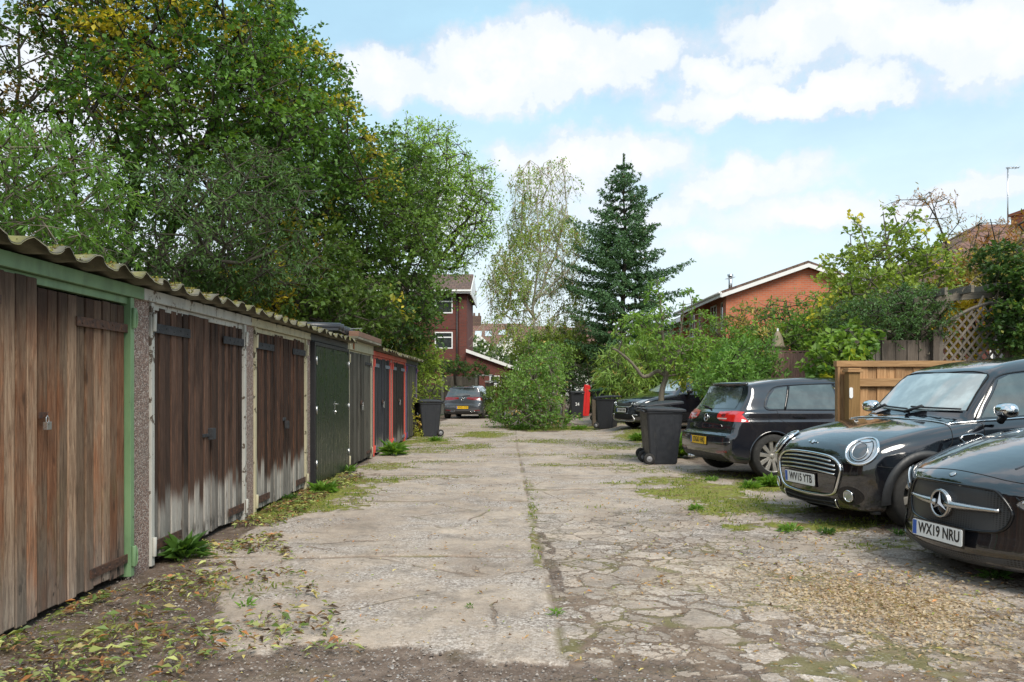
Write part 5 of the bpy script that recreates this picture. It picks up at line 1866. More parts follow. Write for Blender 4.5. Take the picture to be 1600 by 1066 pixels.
def tree(name, label, cat, base, blobs, nclump, dmin, per, spread, L, W, cols, trunks=None, seed=0, bark=None, fol=None, group=None,
         droop=.25, up=.7, r_tip=.008, expo=2.2, shell=.55, flat=.5, trunk_name='trunk', crown_name='crown', step=.55, clip=None, var=.5, z0=None):
    """trunks / blobs in world coordinates; base = (x, y)"""
    g = np.random.default_rng(seed)
    bx, by = base
    bz = gz(bx, by) if z0 is None else z0
    C = sample_blobs(blobs, nclump * 3, g, shell)
    if clip is not None: C = C[clip(C)]
    C = thin(C, dmin, g)
    if len(C) > nclump: C = C[:nclump]
    if trunks is None:
        top = max(b[2] + b[5] * .5 for b in blobs)
        mx = sum(b[0] * b[3] for b in blobs) / sum(b[3] for b in blobs)
        my = sum(b[1] * b[3] for b in blobs) / sum(b[3] for b in blobs)
        trunks = [[(bx, by, bz - .1), (bx * .8 + mx * .2, by * .8 + my * .2, bz + (top - bz) * .35), (mx, my, top)]]
    NN, par, rad, ends = skeleton(trunks, C, g, step, up, r_tip, expo)
    P, D, Nn, Ls, Ws, Cc, (td, tl, b0, nt) = leaves_round(NN, par, ends, g, per, spread, L, W, cols, droop, flat, var)
    # fine twigs as part of the branch work
    m = len(b0)
    tb = np.repeat(b0, nt, 0)
    te = tb + td * (tl * .8)[:, None]
    te[:, 2] -= droop * spread * .5
    n0 = len(NN)
    NN2 = np.concatenate([NN, te])
    par2 = np.concatenate([par, np.repeat(ends, nt)])
    rad2 = np.concatenate([rad, np.full(len(te), r_tip * .45)])
    t = thing(name, label, cat, (bx, by, bz), 0, group)
    off = np.array([bx, by, bz])
    link(trunk_name, branch_mesh(trunk_name, NN2 - off, par2, rad2), bark or M_BARK, t)
    link(crown_name, leaf_mesh(crown_name, P - off, D, Nn, Ls, Ws, Cc, None), fol or M_FOL, t)
    return t


def B(px, py, Y, rpx, rpz, ry=None):
    """crown lobe: centre pixel, distance and pixel radii"""
    x, y, z = at(px, py, Y)
    return (x, y, z, rpx / FPX * Y, ry if ry else rpx / FPX * Y, rpz / FPX * Y)


GW = 'broadleaf trees behind the garages'
G_DK = ((.030, .065, .014), (.080, .140, .028))
G_MD = ((.036, .092, .016), (.102, .190, .034))
G_BR = ((.060, .130, .020), (.150, .240, .040))
Y_MP = (.46, .36, .03)

# left edge sycamore with thin stems and sky gaps
tree('sycamore_tree', 'thin dark-stemmed tree at the far left with sky showing through', 'tree', (-11.6, 19.5),
     [B(40, 60, 18, 150, 120, 2.2), B(180, 30, 19, 120, 90, 2), B(20, 240, 19, 90, 90, 1.8), B(130, 190, 20, 120, 90, 1.8), B(90, 330, 20, 130, 60, 1.8), B(-120, 120, 18, 120, 200, 2.5)],
     430, .62, 66, .58, .115, .62, palette(*G_DK, yellow=(.20, .11, .02), yn=.66, seed=1),
     trunks=[[(-11.9, 19.5, -.1), (-11.7, 19.6, 3), (-11.9, 19.4, 7), (-11.6, 19.2, 10.5)], [(-10.6, 20.2, -.1), (-10.5, 20, 4), (-10.9, 20, 7.5), (-10.4, 19.8, 10)],
             [(-13.4, 19, -.1), (-13.2, 19, 5), (-14, 19, 10)]], seed=1, group=GW, r_tip=.010)
# thick-trunked maple with yellow sprays
tree('maple_tree', 'big dark maple with orange-yellow sprays high up at the left', 'tree', (-8.9, 18.6),
     [B(300, 70, 18, 150, 110, 2.6), B(400, 50, 18, 55, 90, 2.0), B(250, 180, 17, 120, 80, 2.2), B(390, 200, 18, 110, 110, 2.2), B(180, 20, 18, 120, 80, 2.4), B(455, 160, 18.5, 45, 80, 1.6), B(300, 300, 18, 120, 60, 2)],
     900, .55, 84, .60, .125, .75, palette(*G_MD, yellow=Y_MP, yn=.61, yscale=.75, seed=2),
     trunks=[[(-9.0, 18.6, -.1), (-8.9, 18.6, 3), (-8.6, 18.4, 6), (-8.0, 18.2, 9.5)], [(-9.0, 18.6, 1.6), (-8.2, 18.7, 4), (-7.0, 18.6, 7), (-6.2, 18.4, 9)],
             [(-8.5, 19.4, -.1), (-8.3, 19.4, 4), (-9.6, 19.4, 8)]], seed=2, group=GW, r_tip=.012)
# second maple, dull green going orange
tree('maple_tree', 'maple with orange-tipped leaves whose crown edge meets the blue sky', 'tree', (-7.6, 22.6),
     [B(480, 150, 22, 60, 75, 2.2), B(425, 70, 22, 50, 80, 2.0), B(515, 230, 22, 65, 75, 2.3), B(440, 260, 22, 110, 90, 2.4), B(525, 165, 22, 22, 40, 1.4), B(555, 260, 22, 45, 45, 1.8)],
     900, .60, 80, .66, .13, .75, palette(*G_MD, yellow=(.38, .31, .035), yn=.64, yscale=.9, seed=3),
     trunks=[[(-7.8, 22.6, -.1), (-7.7, 22.6, 3.5), (-6.9, 22.5, 7), (-6.6, 22.3, 10)], [(-7.7, 22.6, 2), (-6.4, 22.6, 5), (-5.4, 22.5, 7.5)]], seed=3, group=GW, r_tip=.012)
# grey-green willow-like mass in the middle of the wood
tree('willow_tree', 'grey-green rounded crown low in the wood between the maples', 'tree', (-8.6, 15.2),
     [B(310, 310, 14.5, 70, 55, 1.6), B(350, 350, 15, 90, 70, 1.8), B(300, 395, 15, 60, 35, 1.4), B(400, 300, 15.5, 80, 70, 1.6), B(420, 400, 16, 80, 50, 1.4)],
     400, .42, 56, .46, .105, .30, palette((.04, .085, .028), (.105, .18, .055), seed=4),
     trunks=[[(-8.8, 15.4, -.1), (-8.5, 15.3, 2.2), (-6.9, 15, 4.4)], [(-8.4, 15.8, -.1), (-7.4, 15.7, 2.4), (-5.3, 15.3, 4.6)]], seed=4, group=GW, droop=.3)
# ash branches hanging over the first garages
tree('ash_tree', 'fresh green ash with drooping leaflets above the nearest garage roof', 'tree', (-8.9, 10.6),
     [B(60, 300, 10.4, 90, 75, 1.4), B(110, 260, 10.4, 60, 60, 1.2), B(20, 350, 10, 120, 50, 1.3), B(-60, 280, 10, 110, 90, 1.5), B(90, 360, 10.6, 70, 45, 1.1), B(10, 250, 10.4, 60, 50, 1)],
     330, .32, 60, .38, .12, .30, palette((.060, .130, .022), (.125, .22, .040), seed=5), seed=5, group=GW, droop=.55, bark=M_BARK2, r_tip=.007)
# sycamore over the middle garages
tree('sycamore_tree', 'dense dark green sycamore arching over the middle of the garage row', 'tree', (-7.8, 26.5),
     [B(560, 335, 26, 85, 95, 3), B(620, 390, 26, 70, 90, 2.6), B(520, 430, 25, 110, 80, 2.6), B(640, 300, 27, 50, 70, 2.4), B(600, 470, 26, 85, 60, 2.4), B(595, 255, 27, 38, 45, 2.0), B(480, 350, 25, 80, 90, 2.2), B(655, 440, 27, 40, 60, 2)],
     1150, .60, 80, .68, .13, .75, palette((.035, .080, .016), (.105, .175, .032), yellow=(.22, .22, .05), yn=.66, seed=6),
     trunks=[[(-7.9, 26.5, -.1), (-7.7, 26.5, 3), (-6.6, 26.4, 6), (-5.2, 26.3, 9)], [(-7.7, 26.5, 1.6), (-6, 26.6, 4), (-3.9, 26.6, 6.4)]], seed=6, group=GW, r_tip=.012)
# bright ash beyond
tree('ash_tree', 'bright green ash standing beyond the end of the garages', 'tree', (-6.3, 37.5),
     [B(690, 290, 37, 60, 70, 3), B(735, 330, 37, 38, 60, 2.4), B(655, 240, 37, 50, 45, 2.6), B(700, 380, 37, 50, 40, 2.6), B(640, 310, 37, 50, 80, 3), B(745, 285, 37, 25, 30, 1.6), B(752, 370, 37, 18, 22, 1.2), B(680, 215, 37, 28, 22, 1.6)],
     700, .60, 78, .75, .14, .45, palette((.12, .24, .03), (.26, .38, .06), seed=7),
     trunks=[[(-6.3, 37.5, -.1), (-5.9, 37.4, 4), (-4.4, 37.2, 8), (-3.2, 37, 11)], [(-5.9, 37.4, 3.5), (-3.8, 37.3, 6.5), (-1.9, 37.2, 9.3)]], seed=7, group=GW, r_tip=.014, droop=.35)
# understorey behind the garages
tree('elder_bush', 'dark understorey bush behind the second and third garages', 'bush', (-8.6, 17.0),
     [B(230, 420, 16, 110, 45, 1.5), B(330, 440, 17, 90, 45, 1.5), B(150, 380, 15.5, 70, 50, 1.3)], 330, .42, 50, .5, .13, .55,
     palette((.018, .040, .012), (.05, .095, .022), seed=8), seed=8, group='bushes behind the garages')
tree('maple_bush', 'bushy maple with a yellow-orange spray just over the garage roof', 'bush', (-7.9, 19.5),
     [B(500, 470, 19.5, 75, 35, 1.4), B(420, 440, 19, 90, 50, 1.6), B(560, 480, 20.5, 60, 40, 1.5), B(470, 400, 20, 90, 50, 1.6)], 480, .42, 52, .5, .14, .7,
     palette((.035, .075, .015), (.10, .15, .028), yellow=(.45, .34, .03), yn=.63, yscale=.7, seed=9), seed=9, group='bushes behind the garages')
tree('hazel_bush', 'yellow-green bush spilling round the end of the garage row', 'bush', (-5.0, 29),
     [B(640, 560, 28, 42, 45, 1.6), B(660, 590, 27.5, 22, 40, 1.0), B(620, 530, 28, 40, 28, 1.4), B(600, 510, 27, 50, 30, 1.5)], 420, .36, 46, .45, .13, .6,
     palette((.09, .15, .03), (.20, .26, .05), seed=10), seed=10, group='bushes behind the garages', fol=M_FOL_D)
tree('laurel_bush', 'deep green bush under the sycamore at the middle of the row', 'bush', (-8.2, 24.0),
     [B(570, 490, 24, 80, 45, 1.8), B(640, 500, 26, 45, 45, 1.8), B(480, 470, 23, 80, 50, 1.8), B(380, 450, 22, 80, 40, 1.8)], 420, .5, 48, .58, .14, .6,
     palette((.022, .055, .014), (.06, .115, .025), seed=12), seed=12, group='bushes behind the garages')
tree('hawthorn_hedge', 'dark tangled hedge closing the wood behind the left trees', 'hedge', (-14, 27),
     [(-18, 24, 2.6, 4, 2, 3.2), (-13, 27, 2.6, 4, 2, 3.4), (-9.5, 31, 2.4, 3, 2, 3.2), (-22, 20, 3, 4, 2, 4)], 800, .6, 44, .7, .17, .7,
     palette((.018, .040, .012), (.05, .085, .02), seed=13), seed=13)


# --- weeping birch
def birch():
    g = np.random.default_rng(40)
    bx, by = at(838, 607, 38)[0], 38.0
    W = lambda px, py, dy=0: at(px, py, 38 + dy)
    tr = [[(bx, by, -.1), W(838, 560), W(832, 480), W(845, 400), W(838, 320), W(850, 255)],
          [W(832, 480), W(868, 400, .4), W(885, 320, .5), W(878, 250, .4)], [W(838, 500), W(800, 440, -.4), W(785, 400, -.4)], [W(845, 400), W(815, 340, .4), W(818, 270, .4)],
          [W(834, 470), W(880, 430, -.5), W(905, 400, -.5)]]
    blobs = [B(830, 285, 38, 36, 34, 1.2), B(870, 275, 38, 28, 32, 1.0), B(845, 345, 38, 56, 50, 1.7), B(825, 420, 38, 66, 50, 1.9), B(790, 440, 38, 36, 40, 1.4), B(885, 400, 38, 36, 60, 1.4), B(890, 470, 38, 34, 40, 1.3), B(790, 500, 38, 34, 34, 1.3), B(850, 510, 38, 66, 34, 1.6)]
    C = thin(sample_blobs(blobs, 1500, g, .5), .44, g)[:640]
    NN, par, rad, ends = skeleton(tr, C, g, .5, .9, .009, 2.1)
    e = NN[ends]
    # hanging twigs with small leaves
    ns = 5
    m = len(e)
    top = np.repeat(e, ns, 0)
    hd = g.normal(size=(m * ns, 3)) * .35
    hd[:, 2] = 0
    ln = .35 + .75 * g.random(m * ns)
    k = 16
    t = g.random((m * ns, k))
    P = top[:, None] + hd[:, None] * np.sqrt(t)[..., None]
    P[..., 2] -= ln[:, None] * t ** 1.3
    P = P.reshape(-1, 3) + g.normal(size=(m * ns * k, 3)) * .045
    n = len(P)
    dn = fbm(P[:, 0] + P[:, 1] * .5, P[:, 2] * .7, 1.1, 3, 5)
    keep = g.random(n) < np.where(dn > .49, 1.0, .16)
    P = P[keep]; n = len(P)
    D = g.normal(size=(n, 3)) * .6; D[:, 2] -= .8
    L = .075 + .045 * g.random(n)
    tt = fbm(P[:, 0] * 1.0, P[:, 2], .9, 3, 8)[:, None] * .7 + g.random((n, 1)) * .3
    Cc = np.array([[.09, .16, .045]]) * (1 - tt) + np.array([[.24, .30, .07]]) * tt
    r = g.random(n) < .05
    Cc[r] = (.26, .13, .04)
    te = top + hd
    te[:, 2] -= ln
    NN2 = np.concatenate([NN, te]); par2 = np.concatenate([par, np.repeat(ends, ns)]); rad2 = np.concatenate([rad, np.full(m * ns, .004)])
    th = thing('birch_tree', 'tall weeping birch with thin yellowing leaves beside the conifer', 'tree', (bx, by, 0))
    off = np.array([bx, by, 0])
    link('trunk', branch_mesh('trunk', NN2 - off, par2, rad2), mat_birch_bark(), th)
    link('crown', leaf_mesh('crown', P - off, D, rand_unit(n, g), L, L * .75, Cc, None), M_FOL_D, th)


birch()


# --- spruce
def spruce():
    g = np.random.default_rng(41)
    x0, y0 = at(975, 600, 36)[0], 36.0
    top = at(975, 243, 36)[2]
    nodes, par, rad = [], [], []
    H = top
    nseg = 40
    for i in range(nseg + 1):
        z = H * i / nseg
        nodes.append((x0 + .05 * math.sin(z), y0, z)); par.append(i - 1); rad.append(.17 * (1 - i / nseg) + .012)
    P, D, L, Nn = [], [], [], []
    z = 1.6
    while z < H - .25:
        f = (H - z) / H
        R0 = 2.75 * min(1, (f * 2.2)) ** 1.0 * (1.0 if z > 3.2 else .85)
        nb = 8 if f > .3 else 6
        ph = g.random() * 6.28
        for k in range(nb):
            a = ph + k * 6.28 / nb + g.normal() * .25
            Lb = R0 * (.50 + .62 * g.random()) * (.72 + .55 * vnoise(a * 1.3, z * .8, 1, 4)) + .1
            el = .55 - 1.0 * f + g.normal() * .08       # lower branches droop, upper rise
            prev = min(nseg, int(z / H * nseg))
            m = max(3, int(Lb / .22))
            for q in range(1, m + 1):
                t = q / m
                r = Lb * t
                px_ = x0 + math.cos(a) * r
                py_ = y0 + math.sin(a) * r
                pz = z + math.tan(max(-.6, el)) * r * .55 + .28 * (t * t) * Lb * (.6 if f > .2 else .3)
                nodes.append((px_, py_, pz)); par.append(prev); prev = len(nodes) - 1
                rad.append(.022 * (1 - t) * (f + .2) + .005)
                # side sprays
                if t > .15:
                    for s in (-1, 1):
                        sl = (.16 + .62 * (1 - t) * min(1, Lb)) * (.7 + .5 * g.random()) * min(1, Lb)
                        da = a + s * (1.0 + .2 * g.normal())
                        ns_ = max(4, int(sl / .026))
                        tt = (np.arange(ns_) + .5) / ns_
                        sx = px_ + np.cos(da) * sl * tt
                        sy = py_ + np.sin(da) * sl * tt
                        sz = pz - .42 * sl * tt ** 1.3 * (f + .3)
                        pp = np.stack([sx, sy, sz], 1)
                        for rep in range(2):
                            dd = np.stack([np.cos(da) * np.ones(ns_) * .7, np.sin(da) * np.ones(ns_) * .7, -.15 * np.ones(ns_)], 1) + g.normal(size=(ns_, 3)) * .55
                            P.append(pp + g.normal(size=(ns_, 3)) * .02); D.append(dd); L.append(.10 + .06 * g.random(ns_)); Nn.append(rand_unit(ns_, g))
        z += .28 + .21 * f + g.random() * .12
    # leader
    for zz in np.arange(H - .5, H + .05, .03):
        P.append(np.array([[x0, y0, zz]] * 5)); dd = g.normal(size=(5, 3)); dd[:, 2] += .7; D.append(dd); L.append(np.full(5, .09)); Nn.append(rand_unit(5, g))
    P = np.concatenate(P); D = np.concatenate(D); L = np.concatenate(L); Nn = np.concatenate(Nn)
    n = len(P)
    rr = np.hypot(P[:, 0] - x0, P[:, 1] - y0)
    t = np.clip(g.random(n) * .6 + .3 * fbm(P[:, 0] * 2, P[:, 2] * 2, 1, 3, 3), 0, 1)[:, None]
    C = np.array([[.032, .080, .032]]) * (1 - t) + np.array([[.095, .180, .070]]) * t
    dead = (g.random(n) < np.where(P[:, 2] < 5.5, .12, .03)) & (rr < 1.3)
    C[dead] = (.10, .065, .035)
    th = thing('spruce_tree', 'dark green conical spruce with drooping branches right of the birch', 'tree', (x0, y0, 0))
    off = np.array([x0, y0, 0])
    link('trunk', branch_mesh('trunk', np.array(nodes) - off, np.array(par), np.array(rad)), M_BARK, th)
    link('crown', leaf_mesh('crown', P - off, D, Nn, L, L * .42, C, None), M_NEEDLE, th)
    print('spruce leaves', n)


spruce()

GS = 'shrubs on the right side of the lane'
# big hazel / bramble clump in the middle of the lane end
tree('hazel_bush', 'big leafy bush at the end of the lane beside the grey car', 'bush', (1.0, 27.5),
     [B(840, 605, 27, 38, 52, 1.4), B(812, 635, 26.5, 24, 30, 1.1), B(856, 630, 26.5, 18, 34, 1.0), B(850, 575, 28, 28, 38, 1.2), B(842, 652, 26, 52, 14, .9), B(775, 648, 27, 14, 12, .5), B(882, 655, 26, 14, 10, .4), B(820, 610, 26.4, 14, 14, .4), B(800, 655, 27, 20, 10, .9), B(812, 585, 27, 10, 22, .4), B(860, 560, 27, 9, 26, .4), B(832, 545, 28, 8, 22, .4), B(795, 615, 27, 10, 14, .4)],
     520, .30, 46, .36, .095, .62, palette((.06, .125, .026), (.155, .25, .06), third=(.30, .22, .08), seed=20), trunks=[[(.9, 27.2, -.1), (.8, 27.2, 1.5), (.8, 27.3, 2.4)], [(1.1, 27, -.1), (1.5, 26.8, 1.2)], [(.8, 27, -.1), (.2, 26.6, .9)]],
     seed=20, group=GS, shell=.75, bark=M_BARK2, fol=M_FOL_D)
tree('cherry_tree', 'yellow-green leafy tree above the dark hedge, foot of the birch', 'tree', (2.4, 37.4),
     [B(870, 540, 37, 46, 26, 1.5), B(910, 548, 37, 34, 22, 1.4), B(835, 555, 37, 30, 24, 1.3)], 320, .38, 46, .45, .13, .6,
     palette((.055, .10, .018), (.17, .20, .035), seed=21), seed=21, group=GS, fol=M_FOL_D)
tree('yew_hedge', 'near-black evergreen hedge behind the red board and numbered bin', 'hedge', (3.4, 34.8),
     [B(910, 608, 34.3, 40, 36, 1.0), B(950, 590, 34.5, 32, 40, 1.0), B(885, 590, 34.6, 22, 34, .9)], 420, .34, 50, .42, .11, .5,
     palette((.012, .028, .010), (.030, .055, .018), seed=22), seed=22, group=GS)
tree('bamboo_clump', 'light green bamboo with narrow hanging leaves behind the far dark car', 'bamboo', (4.5, 27.8),
     [B(978, 590, 27.5, 36, 40, 1.0), B(1010, 565, 28, 38, 38, 1.1), B(968, 565, 28, 24, 30, .9), B(1040, 580, 28, 35, 38, 1.0)],
     400, .30, 42, .44, .30, .13, palette((.085, .16, .035), (.20, .27, .07), third=(.30, .22, .07), seed=23), seed=23, group=GS, droop=.6,
     trunks=[[(4.0, 27.5, 0), (3.9, 27.4, 1.6), (3.6, 27.3, 2.3)], [(4.6, 27.6, 0), (4.7, 27.6, 1.8), (4.5, 27.5, 2.4)], [(5.1, 27.8, 0), (5.3, 27.7, 2.2)]], fol=M_FOL_D, trunk_name='canes', crown_name='leaves')
tree('mixed_hedge', 'thick green hedge between the apple tree and the brick terrace', 'hedge', (7.0, 28.5),
     [B(1060, 575, 28, 40, 34, 1.4), B(1110, 580, 28, 50, 24, 1.4), B(1080, 590, 27.5, 50, 30, 1.1), B(1155, 565, 28, 40, 28, 1.3), B(1020, 550, 29, 30, 28, 1.2), B(1140, 600, 27, 60, 26, 1.0)],
     800, .38, 46, .46, .13, .6, palette((.045, .105, .018), (.115, .20, .035), seed=24), seed=24, group=GS, fol=M_FOL_D)
tree('laurel_shrub', 'glossy upright laurel shrub behind the hatchback roof', 'bush', (5.3, 16.6),
     [B(1165, 570, 16.4, 45, 38, .7), B(1140, 600, 16, 45, 40, .7), B(1195, 600, 16.4, 30, 35, .6), B(1110, 600, 16.6, 25, 22, .5)],
     360, .19, 40, .24, .085, .42, palette((.050, .115, .025), (.135, .24, .055), seed=25), seed=25, group=GS, up=1.2, droop=-.3, fol=M_FOL_D, r_tip=.004, expo=2.0)
tree('buddleia_bush', 'loose bush with small orange seed heads below the brick gable', 'bush', (8.4, 22.5),
     [B(1200, 510, 21.5, 55, 34, 1.4), B(1260, 498, 21, 50, 34, 1.3), B(1300, 520, 20, 50, 50, 1.2), B(1160, 515, 22, 40, 30, 1.2), B(1230, 540, 20, 60, 30, 1.1)],
     560, .33, 38, .42, .12, .38, palette((.055, .11, .025), (.15, .21, .05), yellow=(.30, .20, .07), yn=.66, yscale=.8, seed=26), seed=26, group=GS, up=1.0, droop=.1, fol=M_FOL_D)
tree('maple_shrub', 'sycamore saplings with pale leaves standing above the grey garden fence', 'tree', (8.2, 16.5),
     [B(1345, 420, 16, 45, 35, .9), B(1400, 400, 16, 35, 45, .8), B(1370, 460, 15.5, 65, 40, 1.0), B(1320, 480, 15.5, 35, 50, .8), B(1440, 430, 15.5, 40, 40, .8), B(1410, 345, 16, 14, 18, .3), B(1337, 360, 16, 8, 20, .2), B(1460, 380, 16, 14, 22, .3)],
     520, .25, 34, .30, .10, .7, palette((.075, .13, .025), (.21, .26, .055), yellow=(.50, .42, .05), yn=.70, yscale=1.0, seed=27), seed=27, group=GS, bark=M_BARK2, fol=M_FOL_D, droop=.1)
tree('pyracantha_bush', 'dense dark small-leaved evergreen draped over the grey fence panels', 'bush', (7.8, 13.6),
     [B(1380, 500, 13.3, 60, 35, .6), B(1430, 490, 13.3, 45, 45, .6), B(1340, 500, 13.6, 40, 35, .6), B(1460, 510, 13.2, 22, 28, .4), B(1420, 470, 13.6, 50, 25, .6)],
     620, .16, 44, .20, .055, .5, palette((.028, .065, .022), (.075, .14, .045), seed=28), seed=28, group=GS, r_tip=.004, expo=2.0)
tree('fig_shrub', 'large-leaved pale green shrub between the reed fence and the new gate', 'bush', (5.6, 13.4),
     [B(1300, 570, 12.6, 35, 32, .5), B(1325, 540, 12.8, 32, 28, .5), B(1310, 600, 12.4, 28, 20, .4), B(1345, 530, 12.9, 22, 20, .4)],
     190, .19, 30, .22, .12, .72, palette((.045, .105, .020), (.14, .21, .035), yellow=(.45, .42, .04), yn=.69, yscale=1.5, seed=29), seed=29, group=GS, r_tip=.005, fol=M_FOL_D)
tree('rowan_tree', 'thin sparse tree with feathery layered leaves against the clouds', 'tree', (10.0, 17.0),
     [B(1440, 312, 17, 45, 10, .5), B(1470, 345, 17, 30, 10, .4), B(1540, 360, 17, 35, 12, .5), B(1500, 385, 17, 40, 22, .5), B(1510, 430, 16.5, 50, 30, .7), B(1480, 320, 17, 25, 7, .3)],
     230, .22, 26, .24, .09, .24, palette((.10, .11, .03), (.20, .17, .05), yellow=(.26, .12, .05), yn=.56, yscale=.8, seed=30), seed=30, group=GS, fol=M_FOL_D,
     trunks=[[(10.0, 17, 0), at(1505, 480, 17), at(1478, 380, 17), at(1452, 300, 17)], [at(1505, 480, 17), at(1515, 420, 17), at(1530, 350, 17)]], r_tip=.005, droop=.05, flat=.8)
tree('grape_vine', 'yellow and orange vine leaves behind the lattice panel', 'climber', (8.0, 13.8),
     [B(1500, 520, 13.9, 32, 40, .25), B(1530, 500, 13.9, 35, 40, .25), B(1515, 470, 14, 30, 15, .3)], 170, .17, 22, .22, .105, .85,
     palette((.34, .30, .04), (.55, .36, .03), yellow=(.12, .19, .04), yn=.60, yscale=1.2, seed=31), seed=31, fol=M_FOL_D, r_tip=.004, flat=.1)
tree('ivy_mass', 'dark ivy mound hanging at the right edge above the small black car', 'ivy', (9.0, 13.2),
     [B(1590, 440, 12.9, 30, 45, .6), B(1595, 510, 12.6, 30, 45, .6), B(1640, 480, 12.8, 50, 70, .8), B(1560, 400, 13.2, 25, 18, .5)],
     520, .15, 40, .19, .075, .75, palette((.022, .055, .016), (.075, .14, .03), third=(.25, .26, .06), seed=32), seed=32, r_tip=.005)
tree('sumac_bush', 'russet and yellow-green bush growing on the tiled roof edge at the right', 'bush', (11.6, 17.5),
     [B(1580, 395, 16.5, 40, 26, .7), B(1540, 425, 16.3, 45, 26, .7), B(1500, 450, 16, 45, 22, .6), B(1605, 355, 16.5, 18, 18, .4)], 420, .22, 30, .28, .13, .3,
     palette((.13, .13, .03), (.28, .22, .06), yellow=(.33, .13, .05), yn=.55, yscale=.7, seed=33), seed=33)
tree('ivy_shrub', 'green leafy shrub along the fence left of the parked grey car', 'bush', (-2.6, 41),
     [B(700, 572, 40, 34, 12, .9), B(740, 578, 40, 22, 9, .8), B(668, 568, 40, 18, 14, .8)], 220, .26, 34, .26, .11, .6,
     palette((.035, .075, .022), (.095, .15, .04), seed=34), seed=34, group=GS, fol=M_FOL_D)
tree('bramble_bush', 'bramble bank to the right of the parked grey car', 'bush', (-.4, 37),
     [B(775, 625, 36, 18, 22, .9), B(800, 600, 36, 25, 22, .9), B(765, 640, 35.5, 14, 12, .7)], 240, .26, 40, .34, .11, .6,
     palette((.05, .10, .022), (.14, .19, .04), yellow=(.30, .28, .04), yn=.68, seed=35), seed=35, group=GS, fol=M_FOL_D)
tree('elder_shrub', 'yellowing shrub at the foot of the last garage', 'bush', (-3.0, 21.6),
     [B(640, 640, 21.9, 8, 40, .2), B(648, 668, 22, 10, 18, .2)], 70, .13, 24, .16, .07, .5,
     palette((.14, .19, .03), (.34, .33, .05), yellow=(.25, .10, .05), yn=.68, seed=36), seed=36, group=GS, fol=M_FOL_D, r_tip=.004)
tree('privet_hedge', 'full bright hedge filling the gap between the apple tree and the pink slat fence', 'hedge', (6.3, 20.5),
     [B(1120, 560, 20.5, 40, 34, .9), B(1170, 550, 20.5, 45, 40, .9), B(1225, 540, 20, 45, 34, .8), B(1075, 575, 21, 30, 26, .8), B(1265, 530, 19.6, 40, 36, .8), B(1300, 505, 19, 30, 34, .7), B(1140, 590, 20, 60, 24, .8)],
     800, .25, 46, .32, .09, .6, palette((.055, .12, .02), (.14, .23, .042), yellow=(.28, .27, .05), yn=.68, seed=71), seed=71, group=GS, fol=M_FOL_D, r_tip=.005, shell=.8)
tree('elder_bush', 'leafy bush linking the big lane-end bush to the trees behind it', 'bush', (1.2, 30.5),
     [B(855, 585, 30.5, 26, 36, .9), B(825, 590, 31, 26, 30, .9), B(870, 560, 31.5, 22, 24, .8)], 240, .3, 44, .36, .11, .6,
     palette((.05, .11, .022), (.13, .20, .045), seed=72), seed=72, group=GS, fol=M_FOL_D)
# distant screens of trees that close the horizon
for k, (px, py, Y, rx, rz, sd) in enumerate([(870, 560, 70, 60, 30, 51), (985, 560, 62, 50, 30, 52), (740, 560, 75, 45, 22, 53), (1030, 600, 60, 30, 16, 54), (560, 520, 60, 120, 70, 55), (380, 500, 55, 140, 80, 56), (150, 480, 45, 180, 90, 57), (1600, 520, 32, 120, 90, 58), (1420, 540, 40, 110, 60, 59)]):
    x, y, z = at(px, py, Y)
    lab = ['distant rounded tree behind the birch stem', 'distant tree behind the spruce', 'distant low tree beside the white houses', 'tree behind the hedge right of the spruce',
           'far tree deep in the wood behind the middle garages', 'far tree deep in the wood behind the third garage', 'far tree deep in the wood at the left edge', 'tree behind the tiled house at the right edge', 'tree behind the brick terrace end'][k]
    tree('background_tree', lab, 'tree', (x, Y), [B(px, py, Y, rx, rz, 3), B(px + rx * .5, py + rz * .3, Y, rx * .6, rz * .7, 2.5), B(px - rx * .5, py + rz * .3, Y, rx * .6, rz * .7, 2.5)],
         330, .5 * Y / 40, 42, .02 * Y, .006 * Y, .6, palette((.035, .065, .02), (.09, .13, .035), seed=50 + k), seed=sd, group='trees closing the view', z0=0)
# ------------------------------------------------------------------ wheelie bins and small things
M_BIN = pm('black bin plastic', (0.022, 0.024, 0.029), 0.46, 0, 0.25, 5, 0.12, 160, dirt=0.14, dirtcol=(0.10, 0.09, 0.075))
M_BING = pm('green bin plastic', (0.02, 0.12, 0.085), 0.45, 0, 0.2, 5, 0.1, 160, dirt=0.1)
M_TEXT = pm('white paint', (0.75, 0.75, 0.75), 0.6, 0, 0.1)
GB = 'wheelie bins along the lane'


def text_mesh(s, size=1.0, bold=0.0, sx=1.0, spacing=1.0, extr=.001):
    cu = bpy.data.curves.new('txt', 'FONT')
    cu.body = s
    cu.size = size
    cu.align_x = 'CENTER'
    cu.align_y = 'CENTER'
    cu.offset = bold
    cu.extrude = extr
    cu.space_character = spacing
    o = bpy.data.objects.new('txt', cu)
    COL.objects.link(o)
    bpy.context.view_layer.update()
    dg = bpy.context.evaluated_depsgraph_get()
    me = bpy.data.meshes.new_from_object(o.evaluated_get(dg))
    bpy.data.objects.remove(o)
    bpy.data.curves.remove(cu)
    for v in me.vertices: v.co.x *= sx
    return me


def text_on(par, s, size, M, mat, sx=.8, bold=0.0, spacing=1.05, name='lettering'):
    me = text_mesh(s, size, bold, sx, spacing)
    me.transform(M)
    o = link(name, me, mat, par)
    return o


